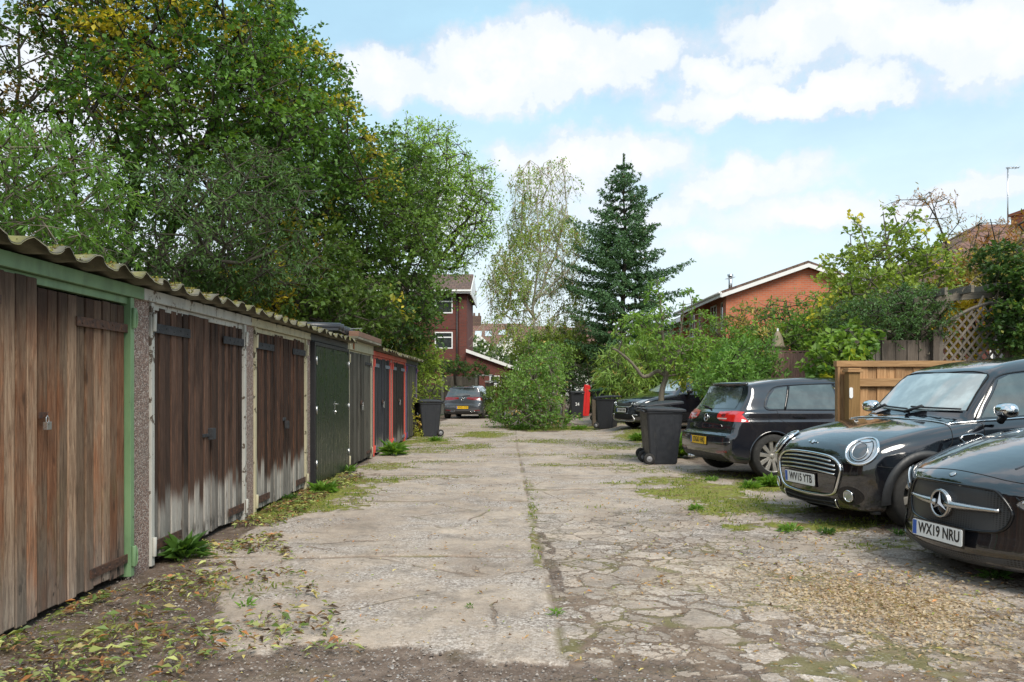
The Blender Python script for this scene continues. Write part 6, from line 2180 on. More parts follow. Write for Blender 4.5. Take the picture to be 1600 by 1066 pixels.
def rrect(w, d, r, n=4):
    pts = []
    for cx, cy, a0 in ((w / 2 - r, d / 2 - r, 0), (-w / 2 + r, d / 2 - r, 90), (-w / 2 + r, -d / 2 + r, 180), (w / 2 - r, -d / 2 + r, 270)):
        for k in range(n + 1):
            a = R(a0 + 90 * k / n)
            pts.append((cx + r * math.cos(a), cy + r * math.sin(a)))
    return pts


def wheelie_bin(loc, rot, label, s=1.0, lidmat=None, lid_open=2.0, number=None, logo=False):
    """local: front towards -y, wheels and handle at +y"""
    t = thing('wheelie_bin', label, 'wheelie bin', loc, rot, GB)
    m = MB()
    rings = [(0.0, .44, .46, .05), (.03, .45, .50, .05), (.30, .475, .54, .05), (.60, .505, .60, .055), (.90, .535, .655, .06), (.905, .565, .69, .06), (.945, .575, .70, .06), (.95, .545, .665, .055)]
    n = 20
    vs = []
    for z, w, d, r_ in rings:
        for (x, y) in rrect(w, d, r_):
            vs.append((x, y + (.02 if z < .9 else .0) * (1 - z), z))
    fs = [tuple(range(n - 1, -1, -1)), tuple(range((len(rings) - 1) * n, len(rings) * n))]
    for i in range(len(rings) - 1):
        for k in range(n):
            fs.append((i * n + k, i * n + (k + 1) % n, (i + 1) * n + (k + 1) % n, (i + 1) * n + k))
    m.add(vs, fs)
    # ribs on the sides
    for sx in (-1, 1):
        m.bar((sx * .228, -.12, .08), (sx * .266, -.15, .88), .025, .008, up=(sx, 0, 0))
        m.bar((sx * .228, .14, .08), (sx * .266, .18, .88), .025, .008, up=(sx, 0, 0))
    m.bar((0, -.262, .72), (.0, -.28, .88), .34, .006, up=(0, -1, 0))
    m.box(-.20, .20, .20, .30, .0, .16)
    m.build('body', M_BIN, t, bevel=.006)
    # lid, hinged at the back
    h = MB()
    rl = [(0.0, .60, .74, .06), (.035, .60, .74, .06), (.05, .56, .70, .07), (.062, .40, .52, .08), (.066, .1, .2, .04)]
    vs = []
    for z, w, d, r_ in rl:
        for (x, y) in rrect(w, d, r_):
            vs.append((x, y - .37 + (.0), z + .02 * (1 - abs(y) / .37) * (1 if z > .03 else 0)))
    fs = [tuple(range(n - 1, -1, -1)), tuple(range((len(rl) - 1) * n, len(rl) * n))]
    for i in range(len(rl) - 1):
        for k in range(n):
            fs.append((i * n + k, i * n + (k + 1) % n, (i + 1) * n + (k + 1) % n, (i + 1) * n + k))
    h.add(vs, fs)
    for sx in (-.2, .2):
        h.tube([(sx, -.02, .03), (sx, .05, .045), (sx, .07, .0)], .018, 8)
    h.box(-.1, .1, -.775, -.735, .0, .025)
    o = h.build('lid', lidmat or M_BIN, t, bevel=.005)
    o.location = (0, .36, .955)
    o.rotation_euler = (R(-lid_open), 0, 0)
    h = MB()
    h.tube([(-.24, .35, .93), (-.24, .41, .95), (.24, .41, .95), (.24, .35, .93)], .016, 8)
    h.build('handle', M_BIN, t)
    for sx in (-1, 1):
        w = MB()
        w.lathe([(.045, -.028), (.085, -.03), (.098, -.02), (.098, .02), (.085, .03), (.045, .028)], (sx * .255, .29, .098), 'x', 24)
        wo = w.build('wheel', M_TYRE, t)
        w = MB()
        w.lathe([(0, -.026), (.05, -.022), (.062, -.012), (.062, .012), (.05, .022), (0, .026)], (sx * .262, .29, .098), 'x', 20)
        w.lathe([(0, .03 * sx), (.018, .028 * sx), (.02, .02 * sx)], (sx * .262, .29, .098), 'x', 12)
        w.build('hub', pm('grey hub', (.22, .22, .23), .5), wo)
    if logo:
        m = MB()
        m.lathe([(0, .004), (.05, .004), (.05, 0)], (0, 0, 0), 'z', 24)
        Mx = Matrix.Translation((0, -.30, .62)) @ Matrix.Rotation(R(90 + 4), 4, 'X')
        m.v = [tuple(Mx @ Vector(v)) for v in m.v]
        d = m.build('badge', pm('grey print', (.35, .36, .38), .6), t)
    if number:
        Mx = Matrix.Translation((0, -.312, .53)) @ Matrix.Rotation(R(90 + 6), 4, 'X')
        text_on(t, number, .17, Mx, M_TEXT, .9, .004)
    t.scale = (s, s, s)
    return t


def onground(x, y, dz=0): return (x, y, gz(x, y) + dz)


wheelie_bin(onground(-2.32, 22.3), R(-62), 'black wheelie bin with a round grey mark at the far end of the garages', .97, logo=True)
wheelie_bin(onground(2.63, 14.25), R(93), 'near black wheelie bin with its side and wheel towards the camera', .97, lid_open=-2)
wheelie_bin(onground(2.74, 15.05), R(97), 'black wheelie bin mostly hidden behind the near one', 1.0, lid_open=6)
wheelie_bin(onground(3.02, 25.6), R(60), 'black wheelie bin standing alone beside the far dark car', .98, lid_open=4)
wheelie_bin((2.52, 31.8, gz(2.5, 32)), R(2), 'black wheelie bin with a white number on its front', 1.0, logo=False, number='24')
wheelie_bin((3.25, 29.0, gz(3.2, 29) + .02), R(75), 'wheelie bin with a green lid behind the wooden post', 1.1, lidmat=M_BING, lid_open=2)

# red upright board
t = thing('red_board', 'narrow bright red board standing upright beside the numbered bin', 'board', (2.95, 32.5, gz(2.9, 32.5)), (0, R(2), R(8)))
m = MB()
m.prism([(-.13, 0), (.12, 0), (.14, .3), (.14, 1.18), (.10, 1.24), (-.08, 1.26), (-.13, 1.15)], -.03, .03, 'y')
m.build('board', pm('red plastic', (.55, .02, .018), .4, 0, .15, 4), t, bevel=.012)
m = MB(); m.bar((-.13, -.04, .2), (-.1, -.04, 1.2), .02, .01, up=(0, -1, 0)); m.bar((-.02, -.035, .1), (.0, -.035, 1.2), .012, .006, up=(0, -1, 0)); m.build('edge_strip', pm('dark red plastic', (.25, .015, .015), .5), t)

M_POST = mat_timber('old post', (0.16, 0.12, 0.09), (0.26, 0.21, 0.16))
for (px, pb, Y, h, w, lab, lean) in ((880, 662, 29.0, .95, .10, 'leaning grey wooden post at the edge of the big bush', 2), (928, 656, 27.6, .90, .12, 'wooden post left of the lone black bin', -1)):
    x = (px - 800) / FPX * Y
    t = thing('wooden_post', lab, 'post', (x, Y, gz(x, Y)), (0, R(lean), R(10)), 'old wooden posts by the path')
    m = MB(); m.box(-w / 2, w / 2, -w / 2, w / 2, -.1, h); m.prism([(-w / 2, h), (w / 2, h), (0.0, h + .03)], -w / 2, w / 2, 'y'); m.build('post', M_POST, t, bevel=.01)
    if px == 928:
        m = MB(); m.bar((0, -.05, .8), (.55, -.05, .25), .04, .05); m.build('brace', M_POST, t, bevel=.004)

# metal trolley frame behind the far bin
t = thing('metal_frame', 'rusty tubular metal frame leaning behind the bin by the garages', 'metal frame', (-2.95, 24.4, gz(-3, 24.4)), (0, 0, R(10)))
m = MB()
m.tube([(-.1, 0, 0), (.05, .0, 1.1), (.48, 0, 1.1), (.34, 0, .05)], .018, 6)
m.tube([(.02, 0, .85), (.42, 0, .85)], .014, 6)
m.tube([(-.05, 0, .4), (.38, 0, .4)], .014, 6)
m.build('frame', M_RUST, t)

# apple tree with the crooked bare limb
A = lambda px, py, dy=0: at(px, py, 17.3 + dy)
ap = tree('apple_tree', 'young apple tree with a crooked bare limb reaching left over the dark car', 'tree', (at(1032, 600, 17.3)[0], 17.3),
     [B(1060, 555, 17.3, 38, 32, .6), B(1005, 505, 17.3, 26, 16, .5), B(1085, 540, 17.3, 24, 22, .5), B(1035, 490, 17.3, 10, 36, .3), B(975, 515, 17.3, 12, 16, .3), B(1025, 455, 17.3, 9, 25, .2), B(1095, 565, 17.2, 18, 10, .4), B(1075, 475, 17.3, 7, 26, .2), B(1100, 505, 17.4, 7, 22, .2)],
     300, .17, 24, .18, .085, .55, palette((.075, .15, .028), (.17, .26, .05), seed=60),
     trunks=[[(at(1032, 640, 17.3)[0], 17.3, -.05), A(1033, 628), A(1036, 604), A(1041, 588), A(1040, 560), A(1035, 520), A(1028, 450)],
             [A(1041, 588), A(1028, 580), A(1012, 587), A(1004, 587), A(996, 576), A(984, 563), A(966, 549)],
             [A(1041, 575), A(1060, 550), A(1068, 470)]],
     seed=60, bark=M_BARK2, r_tip=.005, expo=1.9, fol=M_FOL_D, up=1.2, step=.3)
m = MB()
def smo(pts):
    q = catmull3(pts)
    return [tuple(np.array(p) - np.array(ap.location)) for p in q]
def catmull3(pts, n=6):
    P = [np.array(p, float) for p in pts]
    P = [P[0]] + P + [P[-1]]
    out = []
    for i in range(1, len(P) - 2):
        for k in range(n):
            t = k / n
            out.append(.5 * ((2 * P[i]) + (-P[i - 1] + P[i + 1]) * t + (2 * P[i - 1] - 5 * P[i] + 4 * P[i + 1] - P[i + 2]) * t * t + (-P[i - 1] + 3 * P[i] - 3 * P[i + 1] + P[i + 2]) * t ** 3))
    out.append(P[-2])
    return out
s1 = smo([A(1041, 588, -.02), A(1028, 580, -.04), A(1014, 587, -.06), A(1004, 588, -.08), A(996, 578, -.1), A(984, 564, -.12), A(966, 549, -.14), A(958, 545, -.14)])
m.tube(s1, [.048 - .026 * i / len(s1) for i in range(len(s1))], 8)
s2 = smo([(at(1032, 640, 17.3)[0], 17.28, -.05), A(1033, 628, -.02), A(1036, 604, -.02), A(1041, 588, -.02), A(1040, 560)])
m.tube(s2, [.072 - .03 * i / len(s2) for i in range(len(s2))], 8)
m.build('limb', M_BARK2, ap)
# ------------------------------------------------------------------ cars: smooth bodies meshed from a distance-like field
def catmull(pts, n=10, closed=True):
    P = np.array([p[:2] for p in pts], float)
    m = len(P)
    out = []
    rngi = range(m if closed else m - 1)
    for i in rngi:
        p0, p1, p2, p3 = (P[(i + k) % m] if closed else P[min(max(i + k, 0), m - 1)] for k in (-1, 0, 1, 2))
        # centripetal-ish tension limits overshoot on uneven spacing
        l1 = np.linalg.norm(p2 - p1) + 1e-9
        t1 = (p2 - p0) / (np.linalg.norm(p1 - p0) + l1 + 1e-9) * l1
        t2 = (p3 - p1) / (np.linalg.norm(p3 - p2) + l1 + 1e-9) * l1
        for k in range(n):
            t = k / n
            h = (2 * t ** 3 - 3 * t ** 2 + 1, t ** 3 - 2 * t ** 2 + t, -2 * t ** 3 + 3 * t ** 2, t ** 3 - t ** 2)
            out.append(h[0] * p1 + h[1] * t1 + h[2] * p2 + h[3] * t2)
    if not closed: out.append(P[-1])
    return np.array(out)


def sdf_poly(Q, V):
    """signed distance (negative inside) of points Q (n,2) to closed polyline V"""
    out = np.empty(len(Q), np.float64)
    A = V
    Bv = np.roll(V, -1, 0)
    E = Bv - A
    L2 = (E ** 2).sum(1) + 1e-18
    for s in range(0, len(Q), 20000):
        q = Q[s:s + 20000]
        W = q[:, None] - A[None]
        t = np.clip((W * E[None]).sum(2) / L2, 0, 1)
        D = W - E[None] * t[..., None]
        d = np.sqrt((D ** 2).sum(2).min(1))
        c1 = A[None, :, 1] <= q[:, None, 1]
        c2 = Bv[None, :, 1] <= q[:, None, 1]
        cr = E[None, :, 0] * W[..., 1] - E[None, :, 1] * W[..., 0]
        wn = (c1 & ~c2 & (cr > 0)).sum(1) - (~c1 & c2 & (cr < 0)).sum(1)
        out[s:s + 20000] = np.where(wn != 0, -d, d)
    return out


def pchip(x, xs, ys):
    xs, ys = np.array(xs, float), np.array(ys, float)
    h = np.diff(xs); dl = np.diff(ys) / h
    d = np.zeros(len(xs))
    for i in range(1, len(xs) - 1):
        if dl[i - 1] * dl[i] > 0:
            w1, w2 = 2 * h[i] + h[i - 1], h[i] + 2 * h[i - 1]
            d[i] = (w1 + w2) / (w1 / dl[i - 1] + w2 / dl[i])
    d[0], d[-1] = dl[0], dl[-1]
    x = np.clip(x, xs[0], xs[-1])
    i = np.clip(np.searchsorted(xs, x) - 1, 0, len(h) - 1)
    t = (x - xs[i]) / h[i]
    return ((2 * t ** 3 - 3 * t ** 2 + 1) * ys[i] + (t ** 3 - 2 * t ** 2 + t) * h[i] * d[i] + (-2 * t ** 3 + 3 * t ** 2) * ys[i + 1] + (t ** 3 - t ** 2) * h[i] * d[i + 1])


def smax(a, b_, k):
    h = np.maximum(k - np.abs(a - b_), 0) / k
    return np.maximum(a, b_) + h * h * k * .25


class Car:
    def __init__(s, name, label, spec, loc, rotz, pitch=0.0, roll=0.0, paint=None):
        s.sp = spec
        s.L = spec['L']
        s.V = catmull(spec['sil'], 5)
        s.root = thing(name, label, 'car', loc, (0, 0, rotz), 'parked cars')
        s.root.rotation_euler = (Matrix.Rotation(rotz, 4, 'Z') @ Matrix.Rotation(pitch, 4, 'Y') @ Matrix.Rotation(roll, 4, 'X')).to_euler()
        s.paint = paint
        xs = np.arange(-.3, s.L + .3, .01); zs = np.arange(0, 1.8, .01)
        X, Z = np.meshgrid(xs, zs, indexing='ij')
        s.tab = sdf_poly(np.stack([X.ravel(), Z.ravel()], 1), s.V).reshape(X.shape)
        s.body()
        s.wheels()

    def S(s, x, z, exact):
        if exact:
            return sdf_poly(np.stack([x, z], 1), s.V)
        u = np.clip((x + .3) / .01, 0, s.tab.shape[0] - 1.001); v = np.clip(z / .01, 0, s.tab.shape[1] - 1.001)
        i, j = u.astype(int), v.astype(int)
        fu, fv = u - i, v - j
        T = s.tab
        return (T[i, j] * (1 - fu) + T[i + 1, j] * fu) * (1 - fv) + (T[i, j + 1] * (1 - fu) + T[i + 1, j + 1] * fu) * fv

    def F(s, P, exact=True, arch=False):
        sp = s.sp
        x, y, z = P[:, 0], P[:, 1], P[:, 2]
        t = sstep(x, .3 * s.L, .7 * s.L)
        c = sp['cf'] * (1 - t) - sp['cr'] * t
        xs = x - c * y * y
        zs = z + sp['crown'] * y * y * sstep(z, .55, .85)
        S = s.S(xs, zs, exact)
        W = pchip(x, *sp['plan']) * pchip(z, *sp['prof'])
        for wx in sp['wx']:
            dd = np.hypot(x - wx, z - sp['wr'])
            W = W + sp.get('flare', .012) * (1 - sstep(dd, sp['ar'] - .02, sp['ar'] + .16))
        k = sp.get('k', .09) * (1 - .35 * sstep(z, .9, 1.2)) 
        f = smax(S, np.abs(y) - W, k)
        for (bx, bz, ba, bw) in sp.get('crease', ()):
            pass
        if arch:
            for wx in sp['wx']:
                r = np.hypot(x - wx, z - sp['wr'])
                f = np.where(np.abs(y) > .45, np.maximum(f, sp['ar'] - r), f)
        return f

    def grad(s, P, e=.004):
        G = np.zeros_like(P)
        for k in range(3):
            d = np.zeros(3); d[k] = e
            G[:, k] = (s.F(P + d) - s.F(P - d)) / (2 * e)
        return G

    def body(s):
        sp = s.sp
        h = .026
        xs = np.arange(-.06, s.L + .06 + h, h); ys = (np.arange(0, int(.96 / h) + 2) - .5) * h; zs = np.arange(.10, sp['H'] + .08, h)
        X, Y, Z = np.meshgrid(xs, ys, zs, indexing='ij')
        G = s.F(np.stack([X.ravel(), Y.ravel(), Z.ravel()], 1), False, True).reshape(X.shape)
        G = np.concatenate([G[:, :0:-1], G[:, 1:]], 1) if False else G
        nx, ny, nz = G.shape
        ins = G < 0
        corners = [(a, b_, c) for a in (0, 1) for b_ in (0, 1) for c in (0, 1)]
        cnt = np.zeros((nx - 1, ny - 1, nz - 1), int)
        for a, b_, c in corners: cnt += ins[a:nx - 1 + a, b_:ny - 1 + b_, c:nz - 1 + c]
        act = (cnt > 0) & (cnt < 8)
        vid = -np.ones(act.shape, int)
        vid[act] = np.arange(act.sum())
        I = np.argwhere(act)
        acc = np.zeros((len(I), 3)); num = np.zeros(len(I))
        org = np.stack([xs[I[:, 0]], ys[I[:, 1]], zs[I[:, 2]]], 1)
        for a in corners:
            for ax in range(3):
                if a[ax] == 1: continue
                b_ = list(a); b_[ax] = 1
                ga = G[I[:, 0] + a[0], I[:, 1] + a[1], I[:, 2] + a[2]]
                gb = G[I[:, 0] + b_[0], I[:, 1] + b_[1], I[:, 2] + b_[2]]
                m = (ga < 0) != (gb < 0)
                t = np.where(m, ga / (ga - gb + 1e-12), 0)
                p = np.array(a)[None] * h + np.zeros((len(I), 3))
                p[:, ax] += t * h
                acc[m] += p[m]; num[m] += 1
        V = org + acc / num[:, None]
        Fq = []
        for ax in range(3):
            a = [slice(0, None)] * 3; b_ = [slice(0, None)] * 3
            a[ax] = slice(0, -1); b_[ax] = slice(1, None)
            A_, B_ = ins[tuple(a)], ins[tuple(b_)]
            E = np.argwhere(A_ != B_)
            o1, o2 = [k for k in range(3) if k != ax]
            ok = (E[:, o1] > 0) & (E[:, o2] > 0) & (E[:, o1] < act.shape[o1]) & (E[:, o2] < act.shape[o2])
            E = E[ok]
            q = []
            for d1, d2 in ((-1, -1), (0, -1), (0, 0), (-1, 0)):
                ii = E.copy(); ii[:, o1] += d1; ii[:, o2] += d2
                q.append(vid[ii[:, 0], ii[:, 1], ii[:, 2]])
            q = np.stack(q, 1)
            flip = A_[E[:, 0], E[:, 1], E[:, 2]]
            if ax == 1: flip = ~flip
            q[~flip] = q[~flip][:, ::-1]
            Fq.append(q)
        Fq = np.concatenate(Fq)
        Fq = Fq[(Fq >= 0).all(1)]
        # centre plane cell column (j = 0) spans -h/2..h/2 : pin to y = 0
        mid = I[:, 1] == 0
        V[mid, 1] = 0
        # relax and pull on to the exact surface
        def inarch(P):
            r = np.zeros(len(P), bool)
            for wx in sp['wx']: r |= (np.hypot(P[:, 0] - wx, P[:, 2] - sp['wr']) < sp['ar'] + .012) & (np.abs(P[:, 1]) > .44)
            return r
        fixed = inarch(V)
        e = np.concatenate([Fq[:, [0, 1]], Fq[:, [1, 2]], Fq[:, [2, 3]], Fq[:, [3, 0]]])
        for it in range(3):
            sm = np.zeros_like(V); n_ = np.zeros(len(V))
            np.add.at(sm, e[:, 0], V[e[:, 1]]); np.add.at(n_, e[:, 0], 1)
            np.add.at(sm, e[:, 1], V[e[:, 0]]); np.add.at(n_, e[:, 1], 1)
            av = sm / np.maximum(n_, 1)[:, None]
            mv = (~fixed) & (n_ > 0)
            V[mv] = V[mv] * .4 + av[mv] * .6
            V[mid, 1] = 0
            f = s.F(V[mv]); g = s.grad(V[mv])
            st = f[:, None] * g / (np.maximum((g ** 2).sum(1, keepdims=True), .15))
            V[mv] -= np.clip(st, -.03, .03)
            V[mid, 1] = 0
        f = s.F(V[mv]); g = s.grad(V[mv]); V[mv] -= np.clip(f[:, None] * g / np.maximum((g ** 2).sum(1, keepdims=True), .15), -.03, .03)
        V[mid, 1] = 0
        # mirror
        n0 = len(V)
        V2 = V * np.array([1, -1, 1])
        F2 = Fq[:, ::-1] + n0
        remap = np.arange(2 * n0)
        remap[n0:][mid] = np.arange(n0)[mid]
        Vall = np.concatenate([V, V2]); Fall = remap[np.concatenate([Fq, F2])]
        cen = Vall[Fall].mean(1)
        a, b_, c = (Vall[Fall[:, k]] for k in (0, 1, 2))
        Nf = np.cross(b_ - a, c - a); Nf /= np.linalg.norm(Nf, axis=1, keepdims=True) + 1e-12
        well = np.zeros(len(cen), bool)
        for wx in sp['wx']:
            r = np.hypot(cen[:, 0] - wx, cen[:, 2] - sp['wr'])
            well |= (r < sp['ar'] + .004) & (np.abs(cen[:, 1]) > .43)
        under = (cen[:, 2] < sp.get('plastic_z', .22)) & ~well
        s.part_mesh('body', Vall, Fall[~well & ~under], s.paint, True)
        for wx in sp['wx']:
            for sg in (-1, 1):
                w_ = well & (np.abs(cen[:, 0] - wx) < sp['ar'] + .05) & (cen[:, 1] * sg > 0)
                s.part_mesh('wheel_arch_liner', Vall, Fall[w_], M_VOID, False)
        s.part_mesh('sill_trim', Vall, Fall[under], M_PLAST, True)

    def part_mesh(s, name, V, F, mat, grad_normals, parent=None):
        u = np.unique(F)
        mp = -np.ones(len(V), int); mp[u] = np.arange(len(u))
        Vv = V[u]; Ff = mp[F]
        me = npmesh(name, Vv - np.array([s.L / 2, 0, 0]), Ff, True)
        if grad_normals and len(me.vertices) == len(Vv):
            g = s.grad(Vv); g /= np.linalg.norm(g, axis=1, keepdims=True) + 1e-9
            me.normals_split_custom_set_from_vertices([tuple(x) for x in g])
        return link(name, me, mat, parent or s.root)

    # --- projection of outlines on to the body
    def project(s, Q, mode):
        """Q (n,2) -> points on the surface. modes: front/rear use (y,z); left/right use (x,z); top uses (x,y)"""
        Q = np.asarray(Q, float)
        n = len(Q)
        if mode == 'front': ax, t0, t1, mk = 0, -.15, s.L * .5, lambda t: np.stack([t, Q[:, 0], Q[:, 1]], 1)
        elif mode == 'rear': ax, t0, t1, mk = 0, s.L + .15, s.L * .5, lambda t: np.stack([t, Q[:, 0], Q[:, 1]], 1)
        elif mode == 'left': ax, t0, t1, mk = 1, -1.05, -.02, lambda t: np.stack([Q[:, 0], t, Q[:, 1]], 1)
        elif mode == 'right': ax, t0, t1, mk = 1, 1.05, .02, lambda t: np.stack([Q[:, 0], t, Q[:, 1]], 1)
        elif isinstance(mode, tuple):
            o, d = np.array(mode[0], float), np.array(mode[1], float)
            d /= np.linalg.norm(d)
            u = np.cross(d, [0, 0, 1.0]); u /= np.linalg.norm(u)
            v = np.cross(u, d)
            b0 = o[None] + Q[:, :1] * u[None] + Q[:, 1:] * v[None]
            t0, t1, mk = -.6, .5, lambda t: b0 + np.asarray(t)[:, None] * d[None]
        else: ax, t0, t1, mk = 2, 1.75, .2, lambda t: np.stack([Q[:, 0], Q[:, 1], t], 1)
        K = 60
        ts = t0 + (t1 - t0) * np.arange(K + 1) / K
        prev = s.F(mk(np.full(n, ts[0])), False)
        lo = np.full(n, ts[0]); hi = np.full(n, np.nan)
        for k in range(1, K + 1):
            f = s.F(mk(np.full(n, ts[k])), False)
            m = np.isnan(hi) & (f < 0)
            hi[m] = ts[k]; lo[m] = ts[k - 1]
        bad = np.isnan(hi)
        hi[bad] = t1; lo[bad] = t1 - (t1 - t0) * .01
        for _ in range(16):
            md = (lo + hi) / 2
            f = s.F(mk(md))
            hi = np.where(f < 0, md, hi); lo = np.where(f < 0, lo, md)
        P = mk((lo + hi) / 2)
        if bad.any() and (~bad).any():
            gi = np.where(~bad)[0]
            for i in np.where(bad)[0]:
                j = gi[np.argmin(((Q[gi] - Q[i]) ** 2).sum(1))]
                P[i] = P[j]
        g = s.grad(P); g /= np.linalg.norm(g, axis=1, keepdims=True) + 1e-9
        return P, g

    def patch(s, name, outline, mode, mat, off=.003, parent=None, smooth_outline=True, res=.035, thick=None, sub=6):
        """piece of trim or glass cut to an outline and lying on the body"""
        V = catmull(outline, sub) if smooth_outline else np.array(outline, float)
        if not smooth_outline:
            W = []
            for i in range(len(V)):
                a, b_ = V[i], V[(i + 1) % len(V)]
                m = max(1, int(np.linalg.norm(b_ - a) / res))
                W += [a + (b_ - a) * q / m for q in range(m)]
            V = np.array(W)
        lo, hi = V.min(0), V.max(0)
        gx, gy = np.meshgrid(np.arange(lo[0] + res / 2, hi[0], res), np.arange(lo[1] + res / 2, hi[1], res))
        Q = np.stack([gx.ravel(), gy.ravel()], 1)
        Q = Q[sdf_poly(Q, V) < -res * .45]
        pts = [Vector(p) for p in np.concatenate([V, Q])]
        m = len(V)
        r = geometry.delaunay_2d_cdt(pts, [(i, (i + 1) % m) for i in range(m)], [list(range(m))], 1, 1e-6)
        vs = np.array([tuple(p) for p in r[0]])
        fs = np.array([f for f in r[2] if len(f) == 3])
        P, g = s.project(vs, mode)
        P = P + g * off
        a, b_, c = P[fs[:, 0]], P[fs[:, 1]], P[fs[:, 2]]
        nn = np.cross(b_ - a, c - a)
        flip = (nn * g[fs[:, 0]]).sum(1) < 0
        fs[flip] = fs[flip][:, ::-1]
        me = npmesh(name, P - np.array([s.L / 2, 0, 0]), fs, True)
        if len(me.vertices) == len(P): me.normals_split_custom_set_from_vertices([tuple(x) for x in g])
        return link(name, me, mat, parent or s.root)

    def strip(s, name, lines, mat, r=.004, off=0.0, parent=None, n=6, res=.03, flat=False):
        """lines: list of (mode, pts, closed)"""
        for mode, pts, closed in lines:
            mb = MB()
            pts = catmull(pts, 6, closed)
            P, g = s.project(pts, mode)
            P = P + g * off - np.array([s.L / 2, 0, 0])
            mb.tube([tuple(p) for p in P], r, n, closed=closed)
            o = mb.build(name, mat, parent or s.root)
        return o

    def wheels(s):
        sp = s.sp
        r = sp['wr']
        for wx in sp['wx']:
            for sg in (-1, 1):
                yw = sg * (sp['hw'] - .115)
                m = MB()
                m.lathe([(r * .70, -.10), (r * .93, -.105), (r * .985, -.085), (r, -.05), (r, .05), (r * .985, .085), (r * .93, .105), (r * .70, .10)], (wx - s.L / 2, yw, r), 'y', 40)
                for k in range(5):
                    yy = -.07 + .035 * k
                    m.lathe([(r * 1.002, yy - .004), (r * 1.004, yy), (r * 1.002, yy + .004)], (wx - s.L / 2, yw, r), 'y', 40)
                t = m.build('tyre', M_TYRE, None)
                m = MB()
                ro = r * .71
                c = (wx - s.L / 2, yw, r)
                f = sg
                m.lathe([(ro, -.09 * f), (ro * 1.02, .085 * f), (ro, .095 * f), (ro * .955, .088 * f), (ro * .93, .05 * f), (ro * .92, -.05 * f)], c, 'y', 40)
                m.lathe([(.0, .075 * f), (.028, .075 * f), (.032, .06 * f), (.06, .055 * f), (.065, .02 * f)], c, 'y', 20)
                ns = sp.get('spokes', 10)
                for k in range(ns):
                    a = 2 * math.pi * k / ns + .15
                    w0, w1 = .020, sp.get('spw', .034)
                    ca, sa = math.cos(a), math.sin(a)
                    def pt(rr, tt, dy): return (c[0] + ca * rr - sa * tt, c[1] + dy * f, c[2] + sa * rr + ca * tt)
                    vs = [pt(.04, -w0, .06), pt(.04, w0, .06), pt(ro * .95, w1, .082), pt(ro * .95, -w1, .082), pt(.04, -w0, .03), pt(.04, w0, .03), pt(ro * .95, w1, .04), pt(ro * .95, -w1, .04)]
                    m.add(vs, [(0, 1, 2, 3), (4, 7, 6, 5), (0, 4, 5, 1), (3, 2, 6, 7), (0, 3, 7, 4), (1, 5, 6, 2)])
                rim = m.build('rim', pm('alloy rim', (.50, .47, .42), .35, .6, .1, 8, dirt=.2), None, bevel=.003)
                m = MB()
                m.lathe([(0, .01 * f), (ro * .9, .01 * f), (ro * .9, -.02 * f)], c, 'y', 30)
                m.lathe([(.0, .035 * f), (.13, .035 * f), (.13, .012 * f)], c, 'y', 30)
                disc = m.build('brake_disc', pm('brake steel', (.10, .095, .09), .5, .5, .3), None)
                hub = thing('wheel', None, None)
                hub.parent = s.root
                for o in (t, rim, disc): o.parent = hub

    def arch_trim(s, w=.05, mat=None, off=.012, name='wheel_arch_trim', a0=-8, a1=188, inner=-.012):
        sp = s.sp
        for wx in sp['wx']:
            for mode in ('left', 'right'):
                an = np.radians(np.linspace(a0, a1, 46))
                rings = []
                R0, R1 = sp['ar'] + inner, sp['ar'] + w
                sg = -1 if mode == 'left' else 1
                for rr, of in ((R0, -.02), (R0, off), ((R0 + R1) / 2, off), (R1, off), (R1 + .004, -.004)):
                    rq = max(rr, sp['ar'] + .002)
                    Q = np.stack([wx + np.cos(an) * rq, np.maximum(sp['wr'] + np.sin(an) * rq, .17)], 1)
                    P, g = s.project(Q, mode)
                    P[:, 0] = wx + np.cos(an) * rr; P[:, 2] = sp['wr'] + np.sin(an) * rr
                    P[:, 1] += sg * of
                    rings.append(P)
                V = np.concatenate(rings) - np.array([s.L / 2, 0, 0])
                n = len(an)
                i = np.arange(n - 1)
                F = np.concatenate([np.stack([i + k * n, i + 1 + k * n, i + 1 + (k + 1) * n, i + (k + 1) * n], 1) for k in range(4)])
                if sg > 0: F = F[:, ::-1]
                me = npmesh(name, V, F, True)
                link(name, me, mat or M_PLAST, s.root)

    def mirror(s, x, z, cap, size=(.10, .085, .065), y=None):
        for sg in (-1, 1):
            m = MB()
            yy = sg * (y or (s.sp['hw'] + .10))
            rings = []
            n = 20
            prof = [(-1, .02), (-.92, .45), (-.7, .78), (-.35, .97), (0, 1.0), (.25, .98), (.42, .93)]
            vs = []
            for u, rr in prof:
                for k in range(n):
                    a = 2 * math.pi * k / n
                    ca, sa = math.cos(a), math.sin(a)
                    p = .75
                    vs.append((x - s.L / 2 + u * size[0], yy + size[1] * 1.15 * rr * math.copysign(abs(ca) ** p, ca), z + size[2] * rr * math.copysign(abs(sa) ** p, sa)))
            fs = [(i * n + k, i * n + (k + 1) % n, (i + 1) * n + (k + 1) % n, (i + 1) * n + k) for i in range(len(prof) - 1) for k in range(n)]
            fs.append(tuple((len(prof) - 1) * n + k for k in range(n)))
            fs.append(tuple(range(n - 1, -1, -1)))
            m.add(vs, fs, smooth=True)
            o = m.build('mirror', cap, s.root)
            m = MB()
            xs_ = x - s.L / 2
            m.tube([(xs_ + .02, sg * (abs(yy) - .10), z - .10), (xs_ + .01, sg * (abs(yy) - .05), z - .065), (xs_, yy, z - .03)], [.035, .03, .03], 10)
            m.build('mirror_arm', M_PLAST, o)

